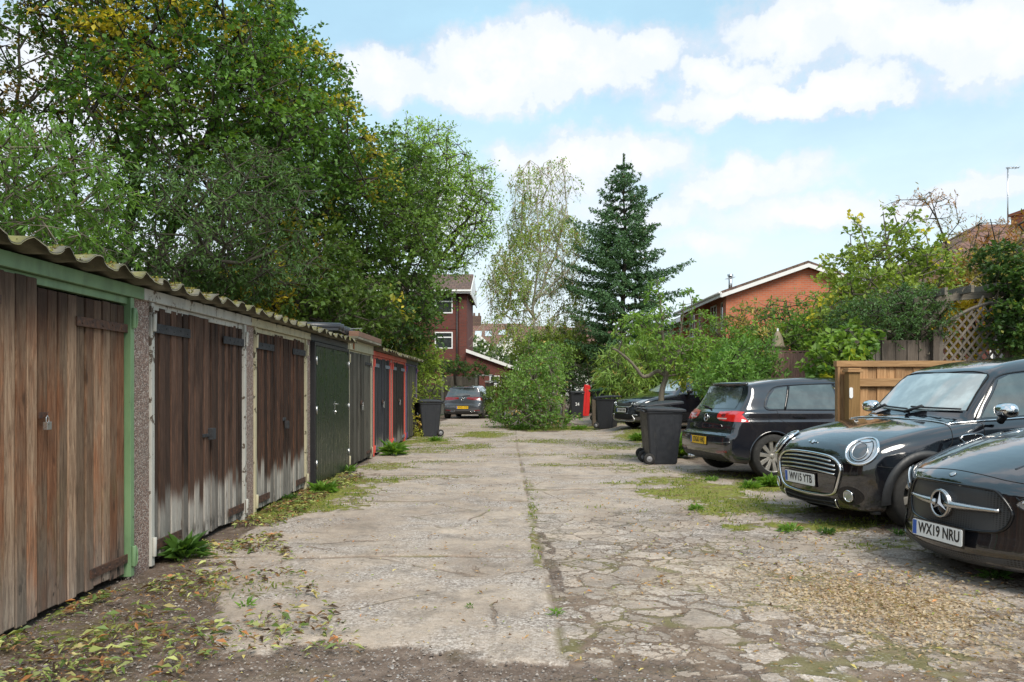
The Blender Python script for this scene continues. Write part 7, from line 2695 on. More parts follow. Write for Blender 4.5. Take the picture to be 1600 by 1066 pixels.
    def plate(s, txt, mode, yc, zc, mat, tilt=0, ref_off=.012, w=.52, h=.112, backing=True):
        sg = -1 if mode == 'front' else 1
        P, g = s.project([(yc + dy, zc + dz) for dy in (-.24, 0, .24) for dz in (-.05, .05)], mode)
        x = (P[:, 0].min() if mode == 'front' else P[:, 0].max()) - s.L / 2 + sg * ref_off
        M0 = Matrix.Translation((x, yc, zc))
        if mode == 'front': M0 = M0 @ Matrix.Rotation(R(-90), 4, 'Z') @ Matrix.Rotation(R(90 - tilt), 4, 'X')
        else: M0 = M0 @ Matrix.Rotation(R(90), 4, 'Z') @ Matrix.Rotation(R(90 - tilt), 4, 'X')
        m = MB()
        m.box(-w / 2 - .012, w / 2 + .012, -h / 2 - .012, h / 2 + .012, -.012, -.003)
        base = m.build('number_plate', M_PIANO, s.root, bevel=.003, M=M0)
        m = MB(); m.prism(rrect(w, h, .012), -.003, .002, 'z'); m.build('plate_face', mat, base, M=M0)
        m = MB(); m.box(-w / 2 + .004, -w / 2 + .046, -h / 2 + .006, h / 2 - .006, .0021, .003)
        m.build('blue_band', M_BLUEPL, base, M=M0)
        text_on(base, txt, .104, M0 @ Matrix.Translation((.024, .002, .003)), M_INK, .80, .0022, 1.02)
        return base, M0


def seg7(pts): return pts


def seat_and_glass(c, polys, mat=None, names='side_window', rim=True):
    for mode in ('left', 'right'):
        for P in polys:
            w = c.patch(names, P, mode, mat or M_GLASS, .004, None, False, .05)
# ------------------------------------------------------------------ small round-lamped hatch
M_PBLK = car_paint('black car paint', (0.004, 0.005, 0.008), .03)
M_PBLUE = car_paint('blue black car paint', (0.008, 0.010, 0.016), .08)
M_PGREY = car_paint('dark grey car paint', (0.045, 0.05, 0.06), .08)
M_WIND = mat_glass('windscreen glass', (0.26, 0.31, 0.31), 0.04, 2.4)  # pale base colour paints in the bright sky reflection
M_WINDR = mat_glass('rear window glass', (0.035, 0.042, 0.042), 0.04, 1.9)
M_SIDEG = mat_glass('side window glass', (0.045, 0.06, 0.058), 0.03, 1.9)
M_GRILLE = None


def mat_mesh_grille():
    m, N, b, out, oc = _new('diamond mesh grille')
    v = N.n('ShaderNodeTexVoronoi', feature='F1', ins={'Vector': N.mapping(oc, (0.2, 1, 1.5)), 'Scale': 48.0, 'Randomness': 0.0})
    f = N.smooth(v.outputs['Distance'], 0.42, 0.25)
    N.set(b, 'Base Color', N.mix(f, (0.045, 0.046, 0.048), (0.001, 0.001, 0.001)))
    b.inputs['Roughness'].default_value = 0.4
    bump(N, b, f, -0.8, 0.01)
    return m


M_GRILLE = mat_mesh_grille()


def ell(cy, cz, ry, rz, n=20, rot=0):
    return [(cy + ry * math.cos(a) * math.cos(rot) - rz * math.sin(a) * math.sin(rot), cz + ry * math.cos(a) * math.sin(rot) + rz * math.sin(a) * math.cos(rot)) for a in np.linspace(0, 2 * math.pi, n, endpoint=False)]


def mirror_y(P): return [(-a, b_) for a, b_ in P][::-1]


def build_mini():
    sp = dict(L=3.82, H=1.51, hw=.8635,
              sil=[(.10, .19), (.03, .215), (.005, .32), (.0, .50), (.015, .62), (.055, .72), (.14, .80), (.35, .875), (.65, .925), (.95, .96), (1.10, .985), (1.17, 1.03), (1.38, 1.21), (1.57, 1.37), (1.68, 1.425), (2.0, 1.478), (2.4, 1.500), (2.9, 1.492), (3.4, 1.445), (3.62, 1.40), (3.64, 1.375),
                   (3.70, 1.10), (3.77, .92), (3.80, .75), (3.82, .55), (3.80, .35), (3.72, .20), (3.4, .165), (2.5, .16), (1.2, .16), (.4, .165)],
              plan=([-.1, .0, .12, .3, .5, .8, 1.2, 2.0, 2.9, 3.4, 3.65, 3.85], [.60, .66, .76, .825, .85, .855, .848, .85, .858, .84, .80, .72]),
              prof=([.1, .25, .5, .75, .90, .945, 1.0, 1.2, 1.36, 1.5], [.93, .97, 1.0, .99, .955, .905, .875, .81, .72, .58]),
              cf=.20, cr=.12, crown=.055, wx=[.665, 3.16], wr=.312, ar=.352, k=.12, flare=.02, plastic_z=.205, spokes=8)
    yaw = R(11.5)
    nose = Vector((2.87, 7.93, 0))
    pitch = R(-3.2)
    cen = nose + Vector((math.cos(yaw), math.sin(yaw), 0)) * (3.82 / 2)
    c = Car('small_hatchback', 'small black hatchback with round headlamps and a chrome-ringed slatted grille', sp, (cen.x, cen.y, 0.105), yaw, pitch, 0, M_PBLK)
    c.arch_trim(.055, M_PLAST, .014)
    # grille
    G = [(-.40, .665), (-.2, .685), (0, .69), (.2, .685), (.40, .665), (.50, .615), (.525, .56), (.50, .46), (.45, .36), (.38, .325), (.2, .31), (0, .307), (-.2, .31), (-.38, .325), (-.45, .36), (-.50, .46), (-.525, .56), (-.50, .615)]
    g = c.patch('grille', G, 'front', M_VOID, .004)
    c.strip('chrome_surround', [('front', G, True)], M_CHROME, .014, .010, g, 10)
    bars = []
    for z, w in ((.645, .40), (.607, .46), (.569, .47), (.531, .46)):
        bars.append(('front', [(-w, z - .012), (-w * .5, z + .004), (0, z + .008), (w * .5, z + .004), (w, z - .012)], False))
    c.strip('chrome_bar', bars, M_CHROME, .0085, .014, g, 8)
    c.patch('bumper_bar', [(-.47, .50), (0, .512), (.47, .50), (.455, .43), (.42, .352), (.36, .338), (0, .33), (-.36, .338), (-.42, .352), (-.455, .43)], 'front', M_PBLK, .012)
    Lg = [(-.44, .285), (0, .275), (.44, .285), (.43, .20), (.38, .188), (0, .182), (-.38, .188), (-.43, .20)]
    g2 = c.patch('lower_grille', Lg, 'front', M_VOID, .004)
    c.strip('chrome_line', [('front', [(-.44, .285), (-.435, .20), (-.38, .188), (0, .182), (.38, .188), (.435, .20), (.44, .285)], False)], M_CHROME, .007, .008, g2, 6)
    for k in range(2):
        c.strip('slat', [('front', [(-.42, .255 - .035 * k), (0, .25 - .035 * k), (.42, .255 - .035 * k)], False)], M_PLAST, .006, .006, g2, 6)
    c.strip('splitter', [('front', [(-.74, .19), (-.55, .172), (0, .166), (.55, .172), (.74, .19)], False)], M_PLAST, .02, .005, None, 8)
    c.plate('WV15 YTB', 'front', .05, .44, M_WHITEPL, 0, .022)
    for sg in (-1, 1):
        ray = ((.20, sg * .655, .735), (1, -.50 * sg, -.42))
        E = ell(0, 0, .140, .135, 22, 0)
        h = c.patch('headlamp', E, ray, M_CLEAR, .016)
        c.strip('chrome_ring', [(ray, E, True)], M_CHROME, .013, .016, h, 10)
        c.patch('inner_lens', ell(0, -.015, .062, .066, 18), ray, pm('lamp projector', (.10, .11, .12), .08, .4, .3, 20, coat=1), .024, h)
        c.strip('lens_ring', [(ray, ell(0, -.015, .068, .072, 18), True)], M_SILVER, .006, .024, h, 8)
        c.patch('reflector', ell(0, .093, .055, .018, 14), ray, M_CHROME, .021, h)
        c.strip('lamp_bezel', [(ray, ell(0, 0, .104, .111, 20), True)], M_PIANO, .004, .018, h, 6)
        Q = ell(sg * .60, .335, .13, .085, 20)
        f = c.patch('air_intake', Q, 'front', M_PIANO, .004)
        fl = c.patch('fog_lamp', ell(sg * .60, .335, .045, .048, 16), 'front', M_CLEAR, .012, f)
        c.strip('chrome_ring', [('front', ell(sg * .60, .335, .047, .05, 16), True)], M_CHROME, .006, .012, fl, 6)
    # badge
    P, gg = c.project([(.115, 0)], 'top')
    m = MB()
    p = P[0] - np.array([c.L / 2, 0, 0]) + gg[0] * .006
    Mx = Matrix.Translation(tuple(p)) @ Vector((gg[0])).to_track_quat('Z', 'X').to_matrix().to_4x4()
    m.lathe([(0, .006), (.022, .006), (.026, 0)], (0, 0, 0), 'z', 20)
    for sg in (-1, 1):
        for q in range(3):
            m.bar((sg * .0, .024 * sg, .003), (sg * .0 + (.004 + q * .007 - .011), sg * .065, .003), .005, .005)
    m.build('badge', M_CHROME, c.root, M=Mx)
    # glass
    ws = c.patch('windscreen', [(-.66, 1.035), (0, 1.022), (.66, 1.035), (.62, 1.18), (.565, 1.355), (0, 1.38), (-.565, 1.355), (-.62, 1.18)], 'front', M_WIND, .004, None, False, .05)
    c.strip('trim', [('front', [(-.66, 1.035), (-.62, 1.18), (-.565, 1.355), (0, 1.38), (.565, 1.355), (.62, 1.18), (.66, 1.035)], False)], M_VOID, .007, .002, ws, 6)
    m = MB()
    for y0, y1, za, zb_ in ((-.62, -.05, 1.035, 1.05), (-.02, .52, 1.03, 1.05)):
        Q = [(y0 + (y1 - y0) * t, za + (zb_ - za) * t) for t in np.linspace(0, 1, 8)]
        P, gg = c.project(Q, 'front')
        P = P + gg * .022 - np.array([c.L / 2, 0, 0])
        m.tube([tuple(q) for q in P], .009, 6)
        m.tube([tuple(P[5]), tuple(P[5] + gg[5] * .02), tuple(P[7] + np.array([-.06, .03, -.05]))], .014, 6)
    m.build('wiper', M_PLAST, c.root)
    seat_and_glass(c, [[(1.36, .965), (2.40, .955), (2.40, 1.345), (2.1, 1.35), (1.80, 1.34), (1.66, 1.30)], [(2.46, .955), (3.42, .965), (3.46, 1.10), (3.38, 1.275), (3.0, 1.33), (2.46, 1.345)]], M_SIDEG)
    for mode in ('left', 'right'):
        c.strip('window_surround', [(mode, [(1.30, .955), (1.62, 1.30), (1.80, 1.355), (2.3, 1.365), (3.0, 1.345), (3.42, 1.29), (3.5, 1.1), (3.46, .96)], False)], M_PIANO, .009, .002, None, 6)
        c.strip('chrome_waistline', [(mode, [(1.02, .925), (1.30, .935), (2.4, .940), (3.4, .95), (3.66, .96)], False)], M_CHROME, .009, .006, None, 6)
        c.strip('panel_gap', [(mode, [(1.33, .92), (1.32, .75), (1.33, .5), (1.36, .28)], False), (mode, [(2.44, .93), (2.46, .7), (2.42, .4), (2.36, .28)], False),
                              (mode, [(1.02, .92), (.99, .84), (.965, .76), (.90, .71)], False), (mode, [(.24, .61), (.32, .595), (.36, .59)], False), (mode, [(1.36, .28), (2.36, .28)], False)], M_VOID, .0035, .0, None, 6)
        S_ = [(1.06, .80), (1.10, .825), (1.27, .825), (1.30, .80), (1.27, .775), (1.10, .765)]
        sc_ = c.patch('side_scuttle', S_, mode, M_PIANO, .004)
        c.strip('chrome_ring', [(mode, S_, True)], M_CHROME, .007, .008, sc_, 6)
        c.patch('door_handle', [(2.18, .86), (2.34, .86), (2.34, .885), (2.18, .885)], mode, M_CHROME, .022, None, False)
    c.strip('bonnet_gap', [('front', [(-.48, .60), (-.30, .705), (0, .715), (.30, .705), (.48, .60)], False)], M_VOID, .003, 0, None, 6)
    c.strip('chrome_scuttle_line', [('top', [(1.03, -.74), (1.02, -.5), (.98, -.2), (.975, 0), (.98, .2), (1.02, .5), (1.03, .74)], False)], M_CHROME, .008, .004, None, 6)
    c.mirror(1.45, 1.035, M_CHROME, (.085, .095, .068), .955)
    m = MB(); P, gg = c.project([(.82, -.32), (.82, .32)], 'top')
    for p in P: m.lathe([(0, .014), (.013, .008), (.018, 0)], tuple(p - np.array([c.L / 2, 0, 0])), 'z', 10)
    m.build('washer_jet', M_PLAST, c.root)
    rearlamp(c, [(.58, .62), (.76, .62), (.76, .92), (.58, .92)])


def rearlamp(c, P, mat=None, wrap=None):
    for sg in (-1, 1):
        c.patch('tail_lamp', [(sg * a, b_) for a, b_ in P], 'rear', mat or M_RED, .006, None, False)
        if wrap: c.patch('tail_lamp', wrap, 'left' if sg < 0 else 'right', mat or M_RED, .006, None, False)


def star(par, Mx, r, mat, bg):
    m = MB()
    m.lathe([(0, .004), (r, .004), (r, 0)], (0, 0, 0), 'z', 40)
    m.build('badge_disc', bg, par, M=Mx)
    m = MB()
    m.tube([(r * math.cos(a), r * math.sin(a), .008) for a in np.linspace(0, 2 * math.pi, 44, endpoint=False)], r * .10, 8, closed=True)
    z0, z1 = .010, .026
    for k in range(3):
        a = math.pi / 2 + k * 2 * math.pi / 3
        tip = (r * .95 * math.cos(a), r * .95 * math.sin(a), z0)
        s1 = (r * .17 * math.cos(a + math.pi / 3), r * .17 * math.sin(a + math.pi / 3), z0)
        s2 = (r * .17 * math.cos(a - math.pi / 3), r * .17 * math.sin(a - math.pi / 3), z0)
        m.add([tip, s1, (0, 0, z1), s2], [(0, 1, 2), (0, 2, 3)])
    m.build('star_badge', mat, par, M=Mx, fix=False)


def build_merc():
    sp = dict(L=4.419, H=1.45, hw=.898,
              sil=[(.18, .18), (.07, .19), (.01, .23), (.0, .32), (.025, .44), (.045, .60), (.055, .69), (.09, .750), (.20, .812), (.45, .905), (.80, .990), (1.15, 1.035), (1.28, 1.050), (1.36, 1.07), (1.70, 1.22), (2.05, 1.355), (2.4, 1.428), (2.75, 1.44), (3.2, 1.42), (3.75, 1.35), (3.98, 1.30), (4.0, 1.27),
                   (4.15, 1.08), (4.28, .95), (4.35, .85), (4.40, .70), (4.419, .5), (4.38, .3), (4.25, .19), (3.4, .15), (2.2, .145), (.9, .15)],
              plan=([-.1, .0, .12, .3, .5, .8, 1.2, 2.2, 3.2, 3.8, 4.2, 4.45], [.68, .76, .83, .865, .88, .888, .885, .885, .89, .87, .80, .70]),
              prof=([.1, .2, .45, .70, .80, .90, .96, 1.15, 1.36, 1.5], [.95, .985, 1.0, .99, .975, .94, .88, .79, .66, .5]),
              cf=.42, cr=.15, crown=.045, wx=[.88, 3.61], wr=.325, ar=.352, k=.062, flare=.012, plastic_z=.175, spokes=5, spw=.05)
    yaw = R(8.0)
    nose = Vector((2.99, 5.65, 0))
    cen = nose + Vector((math.cos(yaw), math.sin(yaw), 0)) * (4.419 / 2)
    c = Car('large_hatchback', 'nearest glossy black car with a three-pointed star in its mesh grille', sp, (cen.x, cen.y, 0.040), yaw, R(-2.6), 0, M_PBLK)
    c.arch_trim(.008, M_PBLK, .002)
    G = [(-.38, .700), (0, .712), (.38, .700), (.43, .675), (.495, .59), (.505, .55), (.475, .475), (.40, .435), (0, .420), (-.40, .435), (-.475, .475), (-.505, .55), (-.495, .59), (-.43, .675)]
    g = c.patch('grille', G, 'front', M_GRILLE, .004)
    c.strip('grille_edge', [('front', G, True)], M_PIANO, .010, .006, g, 8)
    # louvre wing
    for sg in (-1, 1):
        Qw = [(sg * (.05 + .385 * t), .572 + .004 * t) for t in np.linspace(0, 1, 14)]
        Pw, gw = c.project(Qw, 'front')
        Pw = Pw + gw * .016 - np.array([c.L / 2, 0, 0])
        mw = MB()
        mw.tube([tuple(p) for p in Pw], [.034 - .020 * t for t in np.linspace(0, 1, 14)], 12)
        mw.v = [(v[0] * 1.0, v[1], .572 + (v[2] - .572) * .85) for v in mw.v]
        mw.build('grille_wing', M_SILVER, g)
    P, gg = c.project([(0, .572)], 'front')
    p = P[0] - np.array([c.L / 2, 0, 0])
    Mx = Matrix.Translation((p[0] - .028, 0, .572)) @ Matrix.Rotation(R(-90), 4, 'Z') @ Matrix.Rotation(R(86), 4, 'X')
    star(g, Mx, .090, M_SILVER, M_PIANO)
    m = MB(); m.lathe([(.094, -.03), (.102, 0), (.094, .008)], (0, 0, 0), 'z', 40); m.build('badge_ring', M_SILVER, g, M=Mx)
    c.plate('WX19 NRU', 'front', 0, .375, M_WHITEPL, 4, .030)
    Lg = [(-.60, .285), (-.28, .27), (0, .268), (.28, .27), (.60, .285), (.70, .30), (.72, .25), (.62, .205), (0, .190), (-.62, .205), (-.72, .25), (-.70, .30)]
    g2 = c.patch('lower_grille', Lg, 'front', M_GRILLE, .004)
    c.strip('lower_lip', [('front', [(-.80, .24), (-.62, .19), (0, .172), (.62, .19), (.80, .24)], False)], M_PBLK, .016, .004, None, 8)
    for sg in (-1, 1):
        H = [(sg * .525, .635), (sg * .62, .690), (sg * .78, .735), (sg * .82, .725), (sg * .81, .65), (sg * .72, .605), (sg * .58, .59)]
        h = c.patch('headlamp', H, 'front', M_CLEAR, .006)
        c.strip('lamp_edge', [('front', H, True)], M_PIANO, .006, .006, h, 6)
        c.strip('light_blade', [('front', [(sg * .56, .64), (sg * .65, .68), (sg * .79, .72)], False)], pm('white lamp strip', (.8, .82, .85), .2), .008, .010, h, 6)
        c.patch('inner_lens', ell(sg * .70, .658, .035, .028, 14), 'front', M_CHROME, .010, h)
        c.strip('crease', [('front', [(sg * .52, .67), (sg * .60, .60), (sg * .66, .50), (sg * .70, .42)], False)], M_PIANO, .006, .001, None, 6)
        c.patch('side_intake', [(sg * .64, .40), (sg * .78, .43), (sg * .80, .34), (sg * .70, .31)], 'front', M_GRILLE, .004, None, False)
    # bonnet shut line and creases
    c.strip('bonnet_gap', [('top', [(.80, -.82), (.50, -.78), (.30, -.66), (.20, -.45), (.165, -.2), (.16, 0), (.165, .2), (.20, .45), (.30, .66), (.50, .78), (.80, .82)], False)], M_VOID, .0032, 0, None, 6)
    for sg in (-1, 1):
        c.strip('bonnet_crease', [('top', [(.30, sg * .36), (.7, sg * .42), (1.15, sg * .52)], False)], M_PBLK, .010, -.004, None, 8)
    P, gg = c.project([(.115, 0)], 'top')
    Mx = Matrix.Translation(tuple(P[0] - np.array([c.L / 2, 0, 0]) + gg[0] * .003)) @ Vector(gg[0]).to_track_quat('Z', 'X').to_matrix().to_4x4()
    m = MB(); m.lathe([(0, .004), (.022, .004), (.025, 0)], (0, 0, 0), 'z', 24); m.build('bonnet_badge', M_SILVER, c.root, M=Mx)
    ws = c.patch('windscreen', [(-.68, 1.09), (0, 1.08), (.68, 1.09), (.60, 1.22), (.52, 1.355), (0, 1.375), (-.52, 1.355), (-.60, 1.22)], 'front', M_WIND, .004, None, False, .05)
    seat_and_glass(c, [[(1.62, 1.0), (2.55, .985), (2.55, 1.33), (2.3, 1.34), (2.05, 1.285)], [(2.62, .985), (3.45, .99), (3.68, 1.14), (3.5, 1.24), (3.0, 1.315), (2.62, 1.33)]], M_SIDEG)
    for mode in ('left', 'right'):
        c.strip('panel_gap', [(mode, [(1.42, .96), (1.38, .75), (1.42, .4), (1.45, .25)], False), (mode, [(2.58, .96), (2.60, .6), (2.55, .25)], False), (mode, [(3.35, .96), (3.30, .7), (3.2, .5)], False)], M_VOID, .0035, 0, None, 6)
        c.patch('door_handle', [(2.25, .84), (2.47, .84), (2.47, .87), (2.25, .87)], mode, M_PBLK, .02, None, False)
        c.strip('window_trim', [(mode, [(1.55, .985), (2.5, .97), (3.5, .98)], False)], M_CHROME, .006, .003, None, 6)
    c.mirror(1.72, 1.03, M_PBLK, (.09, .10, .065), .99)
    rearlamp(c, [(.42, .78), (.78, .80), (.78, .90), (.42, .90)])
    rw = c.patch('rear_window', [(-.5, 1.05), (.5, 1.05), (.42, 1.24), (-.42, 1.24)], 'rear', M_GLASS, .004, None, False)


def golfish(name, label, L, W, H, fo, wb, wr, paint, loc_tail, yaw, platetxt, tailmat, small=False, dz=0, pitch=0):
    f = L / 4.255
    fh = H / 1.452
    sil = [(.12, .19), (.03, .22), (.0, .35), (.0, .5), (.03, .64), (.10, .74), (.45, .87), (.90, .965), (1.08, 1.0), (1.18, 1.04), (1.55, 1.235), (1.90, 1.385), (2.25, 1.445), (2.7, 1.452), (3.2, 1.430), (3.6, 1.383), (3.80, 1.348), (3.815, 1.32),
           (3.86, 1.21), (3.945, 1.08), (4.04, .965), (4.09, .92), (4.14, .80), (4.165, .68), (4.185, .635), (4.235, .615), (4.252, .56), (4.255, .45), (4.245, .36), (4.20, .28), (4.10, .22), (3.2, .17), (2.2, .16), (1.0, .165)]
    sil = [(x * f, z * fh) for x, z in sil]
    hw = W / 2
    sp = dict(L=L, H=H + .01, hw=hw, sil=sil,
              plan=([-.1, .0, .12, .3, .5, .9, 1.5, 2.5, 3.2, 3.7 * f, 3.95 * f, 4.15 * f, 4.3 * f], [hw * .72, hw * .80, hw * .88, hw * .93, hw * .965, hw * .985, hw * .985, hw * .985, hw * .98, hw * .965, hw * .94, hw * .90, hw * .84]),
              prof=([.1, .25, .5, .70, .795, .835, .93, .975, 1.15 * fh, 1.36 * fh, 1.5 * fh], [.945, .985, 1.0, 1.0, .998, .982, .965, .925, .85, .725, .58]),
              cf=.22, cr=.10, crown=.05, wx=[fo, fo + wb], wr=wr, ar=wr + .038, k=.085, flare=.010, plastic_z=.19, spokes=10, spw=.03)
    d = Vector((math.cos(yaw), math.sin(yaw), 0))
    cen = Vector(loc_tail) - d * (L / 2)
    c = Car(name, label, sp, (cen.x, cen.y, dz), yaw, pitch, 0, paint)
    c.arch_trim(.006, paint, .0015)
    hs = hw / .895
    # rear glass and spoiler
    rw = c.patch('rear_window', [(-.60 * hs, .985 * fh), (0, .978 * fh), (.60 * hs, .985 * fh), (.575 * hs, 1.12 * fh), (.51 * hs, 1.285 * fh), (0, 1.30 * fh), (-.51 * hs, 1.285 * fh), (-.575 * hs, 1.12 * fh)], 'rear', M_WINDR, .004, None, False, .05)
    m = MB()
    P, g = c.project([(y * hs, 1.335 * fh) for y in (-.56, -.4, -.2, 0, .2, .4, .56)], 'rear')
    P = P - np.array([c.L / 2, 0, 0])
    m.tube([(p[0] + .02 - .03 * abs(p[1]), p[1], p[2] + .008) for p in P], .024, 8)
    m.build('spoiler', paint, c.root)
    m = MB()
    P, g = c.project([(-.02 * hs, .965 * fh), (-.10 * hs, .985 * fh), (-.36 * hs, 1.0 * fh)] if not small else [(.0, .965 * fh), (.1 * hs, .985 * fh), (.30 * hs, 1.0 * fh)], 'rear')
    P = P + g * .025 - np.array([c.L / 2, 0, 0])
    m.tube([tuple(p) for p in P], .011, 6)
    m.build('rear_wiper', M_PLAST, c.root)
    for sg in (-1, 1):
        if small:
            inner = [(sg * .42 * hs, .905 * fh), (sg * .60 * hs, .925 * fh), (sg * .78 * hs, .93 * fh), (sg * .80 * hs, .85 * fh), (sg * .66 * hs, .83 * fh), (sg * .55 * hs, .86 * fh)]
            c.patch('tail_lamp', inner, 'rear', tailmat, .006, None, False)
        else:
            inner = [(sg * .30, .905), (sg * .42, .940), (sg * .585, .955), (sg * .585, .815), (sg * .42, .815), (sg * .32, .85)]
            outer = [(sg * .592, .955), (sg * .70, .955), (sg * .795, .945), (sg * .805, .805), (sg * .70, .805), (sg * .592, .815)]
            c.patch('tail_lamp', inner, 'rear', M_RED, .005, None, False)
            o = c.patch('tail_lamp', outer, 'rear', M_RED, .005, None, False)
            c.patch('clear_strip', [(sg * .34, .850), (sg * .58, .850), (sg * .58, .832), (sg * .36, .832)], 'rear', pm('pink white lens', (.6, .45, .42), .15, 0, .1, coat=1), .008, o, False)
            c.patch('dark_core', ell(sg * .47, .888, .055, .024, 14), 'rear', M_REDD, .008, o)
        c.patch('tail_lamp', [(3.985 * f, .925 * fh), (4.09 * f, .945 * fh), (4.13 * f, .93 * fh), (4.145 * f, .812 * fh), (4.07 * f, .805 * fh), (3.88 * f, .802 * fh)], 'left' if sg < 0 else 'right', M_RED if not small else tailmat, .006, None, False)
        c.patch('reflector', [(sg * .52 * hs, .385 * fh), (sg * .76 * hs, .40 * fh), (sg * .76 * hs, .37 * fh), (sg * .52 * hs, .35 * fh)], 'rear', M_REDD, .005, None, False)
    c.strip('tailgate_gap', [('rear', [(-.66 * hs, .93 * fh), (-.64 * hs, .80 * fh), (-.60 * hs, .70 * fh), (-.50 * hs, .645 * fh), (0, .635 * fh), (.50 * hs, .645 * fh), (.60 * hs, .70 * fh), (.64 * hs, .80 * fh), (.66 * hs, .93 * fh)], False)], M_VOID, .0035, 0, None, 6)
    c.patch('lower_bumper', [(-.62 * hs, .335 * fh), (0, .345 * fh), (.62 * hs, .335 * fh), (.70 * hs, .25 * fh), (0, .225 * fh), (-.70 * hs, .25 * fh)], 'rear', M_PLAST, .004, None, False)
    if small:
        for sg in (-1, 1):
            c.strip('exhaust_trim', [('rear', ell(sg * .44, .33 * fh, .11, .018, 16), True)], M_CHROME, .006, .008, None, 6)
    else:
        m = MB(); m.tube([(L / 2 - .35, -.42, .24), (L / 2 - .06, -.42, .235)], .028, 10); m.tube([(L / 2 - .35, -.50, .24), (L / 2 - .06, -.50, .235)], .028, 10); m.build('exhaust', M_SILVER, c.root)
        c.strip('bumper_crease', [('rear', [(-.80, .52), (-.60, .50), (0, .49), (.60, .50), (.80, .52)], False)], paint, .008, -.003, None, 8)
    zb_ = .845 if not small else .86
    P, g = c.project([(0, zb_ * fh)], 'rear')
    p = P[0] - np.array([c.L / 2, 0, 0])
    r_ = .058
    Mx = Matrix.Translation((p[0] + .008, 0, p[2])) @ Matrix.Rotation(R(90), 4, 'Z') @ Matrix.Rotation(R(84), 4, 'X')
    m = MB()
    m.tube([(r_ * math.cos(a), r_ * math.sin(a), .0) for a in np.linspace(0, 2 * math.pi, 30, endpoint=False)], .006, 6, closed=True)
    for a, b_ in (((-.020, .052), (0, .008)), ((.020, .052), (0, .008)), ((-.045, .030), (-.018, -.040)), ((-.018, -.040), (0, -.002)), ((0, -.002), (.018, -.040)), ((.018, -.040), (.045, .030))):
        m.bar((a[0], a[1], 0), (b_[0], b_[1], 0), .009, .008)
    bd = m.build('badge', M_CHROME, c.root, M=Mx)
    m = MB(); m.lathe([(0, -.002), (r_, -.002), (r_, -.006)], (0, 0, 0), 'z', 24); m.build('badge_disc', M_PIANO, bd, M=Mx)
    c.plate(platetxt, 'rear', 0, (.515 if not small else .50) * fh, M_YELPL, 0, .006)
    if not small:
        P, g = c.project([(.50, .735)], 'rear')
        p = P[0] - np.array([c.L / 2, 0, 0])
        Mx = Matrix.Translation((p[0] + .006, .50, .735)) @ Matrix.Rotation(R(90), 4, 'Z') @ Matrix.Rotation(R(84), 4, 'X')
        text_on(c.root, 'TSI', .045, Mx, M_CHROME, 1, .001, name='model_lettering')
    # side glass
    q = fh
    seat_and_glass(c, [[(3.32 * f, .985 * q), (3.55 * f, .988 * q), (3.585 * f, 1.02 * q), (3.52 * f, 1.15 * q), (3.40 * f, 1.268 * q), (3.20 * f, 1.302 * q)],
                       [(2.44 * f, .975 * q), (3.28 * f, .985 * q), (3.15 * f, 1.308 * q), (2.9 * f, 1.328 * q), (2.48 * f, 1.335 * q)],
                       [(1.50 * f, .975 * q), (2.36 * f, .975 * q), (2.40 * f, 1.335 * q), (2.15 * f, 1.328 * q), (1.90 * f, 1.275 * q)]], M_SIDEG)
    for mode in ('left', 'right'):
        c.strip('window_surround', [(mode, [(1.42 * f, .962 * q), (2.4 * f, .962 * q), (3.4 * f, .972 * q), (3.57 * f, .975 * q), (3.61 * f, 1.02 * q), (3.545 * f, 1.16 * q), (3.42 * f, 1.282 * q), (3.2 * f, 1.32 * q), (2.4 * f, 1.35 * q), (2.1 * f, 1.338 * q), (1.85 * f, 1.27 * q)], False)], M_PIANO, .007, .002, None, 6)
        c.strip('pillar', [(mode, [(2.40 * f, .965 * q), (2.44 * f, 1.34 * q)], False), (mode, [(3.31 * f, .97 * q), (3.17 * f, 1.31 * q)], False)], M_PIANO, .022, -.012, None, 8)
        c.strip('panel_gap', [(mode, [(3.44 * f, .96 * q), (3.42 * f, .85 * q), (3.20 * f, .72 * q), (3.10 * f, .60 * q), (3.08 * f, .3)], False), (mode, [(2.41 * f, .96 * q), (2.43 * f, .6 * q), (2.40 * f, .26)], False), (mode, [(1.42 * f, .95 * q), (1.36 * f, .7 * q), (1.38 * f, .26)], False),
                              (mode, [(1.4 * f, .25), (3.05 * f, .25)], False), (mode, [(3.62 * f, .88 * q), (3.80 * f, .885 * q), (3.86 * f, .83 * q), (3.80 * f, .775 * q), (3.64 * f, .775 * q), (3.58 * f, .82 * q)], True)], M_VOID, .0035, 0, None, 6)
        c.strip('shoulder_line', [(mode, [(1.0 * f, .815 * q), (2.4 * f, .825 * q), (3.5 * f, .84 * q), (4.0 * f, .845 * q)], False)], paint, .006, -.001, None, 8)
        for hx in (3.0, 2.08):
            h = c.patch('door_handle', [((hx) * f, .862 * q), ((hx + .2) * f, .865 * q), ((hx + .2) * f, .892 * q), ((hx) * f, .889 * q)], mode, paint, .026, None, False)
            c.patch('handle_recess', ell((hx + .09) * f, .875 * q, .075, .03, 14), mode, M_VOID, .002, h)
    c.mirror(1.62 * f, 1.0 * q, paint, (.09, .10, .07), hw + .09)
    # front end (unseen side still complete)
    c.patch('windscreen', [(-.66 * hs, 1.05 * q), (0, 1.03 * q), (.66 * hs, 1.05 * q), (.54 * hs, 1.36 * q), (0, 1.385 * q), (-.54 * hs, 1.36 * q)], 'front', M_WIND, .004, None, False, .05)
    c.patch('grille', [(-.34, .66 * q), (.34, .66 * q), (.36, .60 * q), (-.36, .60 * q)], 'front', M_GRILLE, .004, None, False)
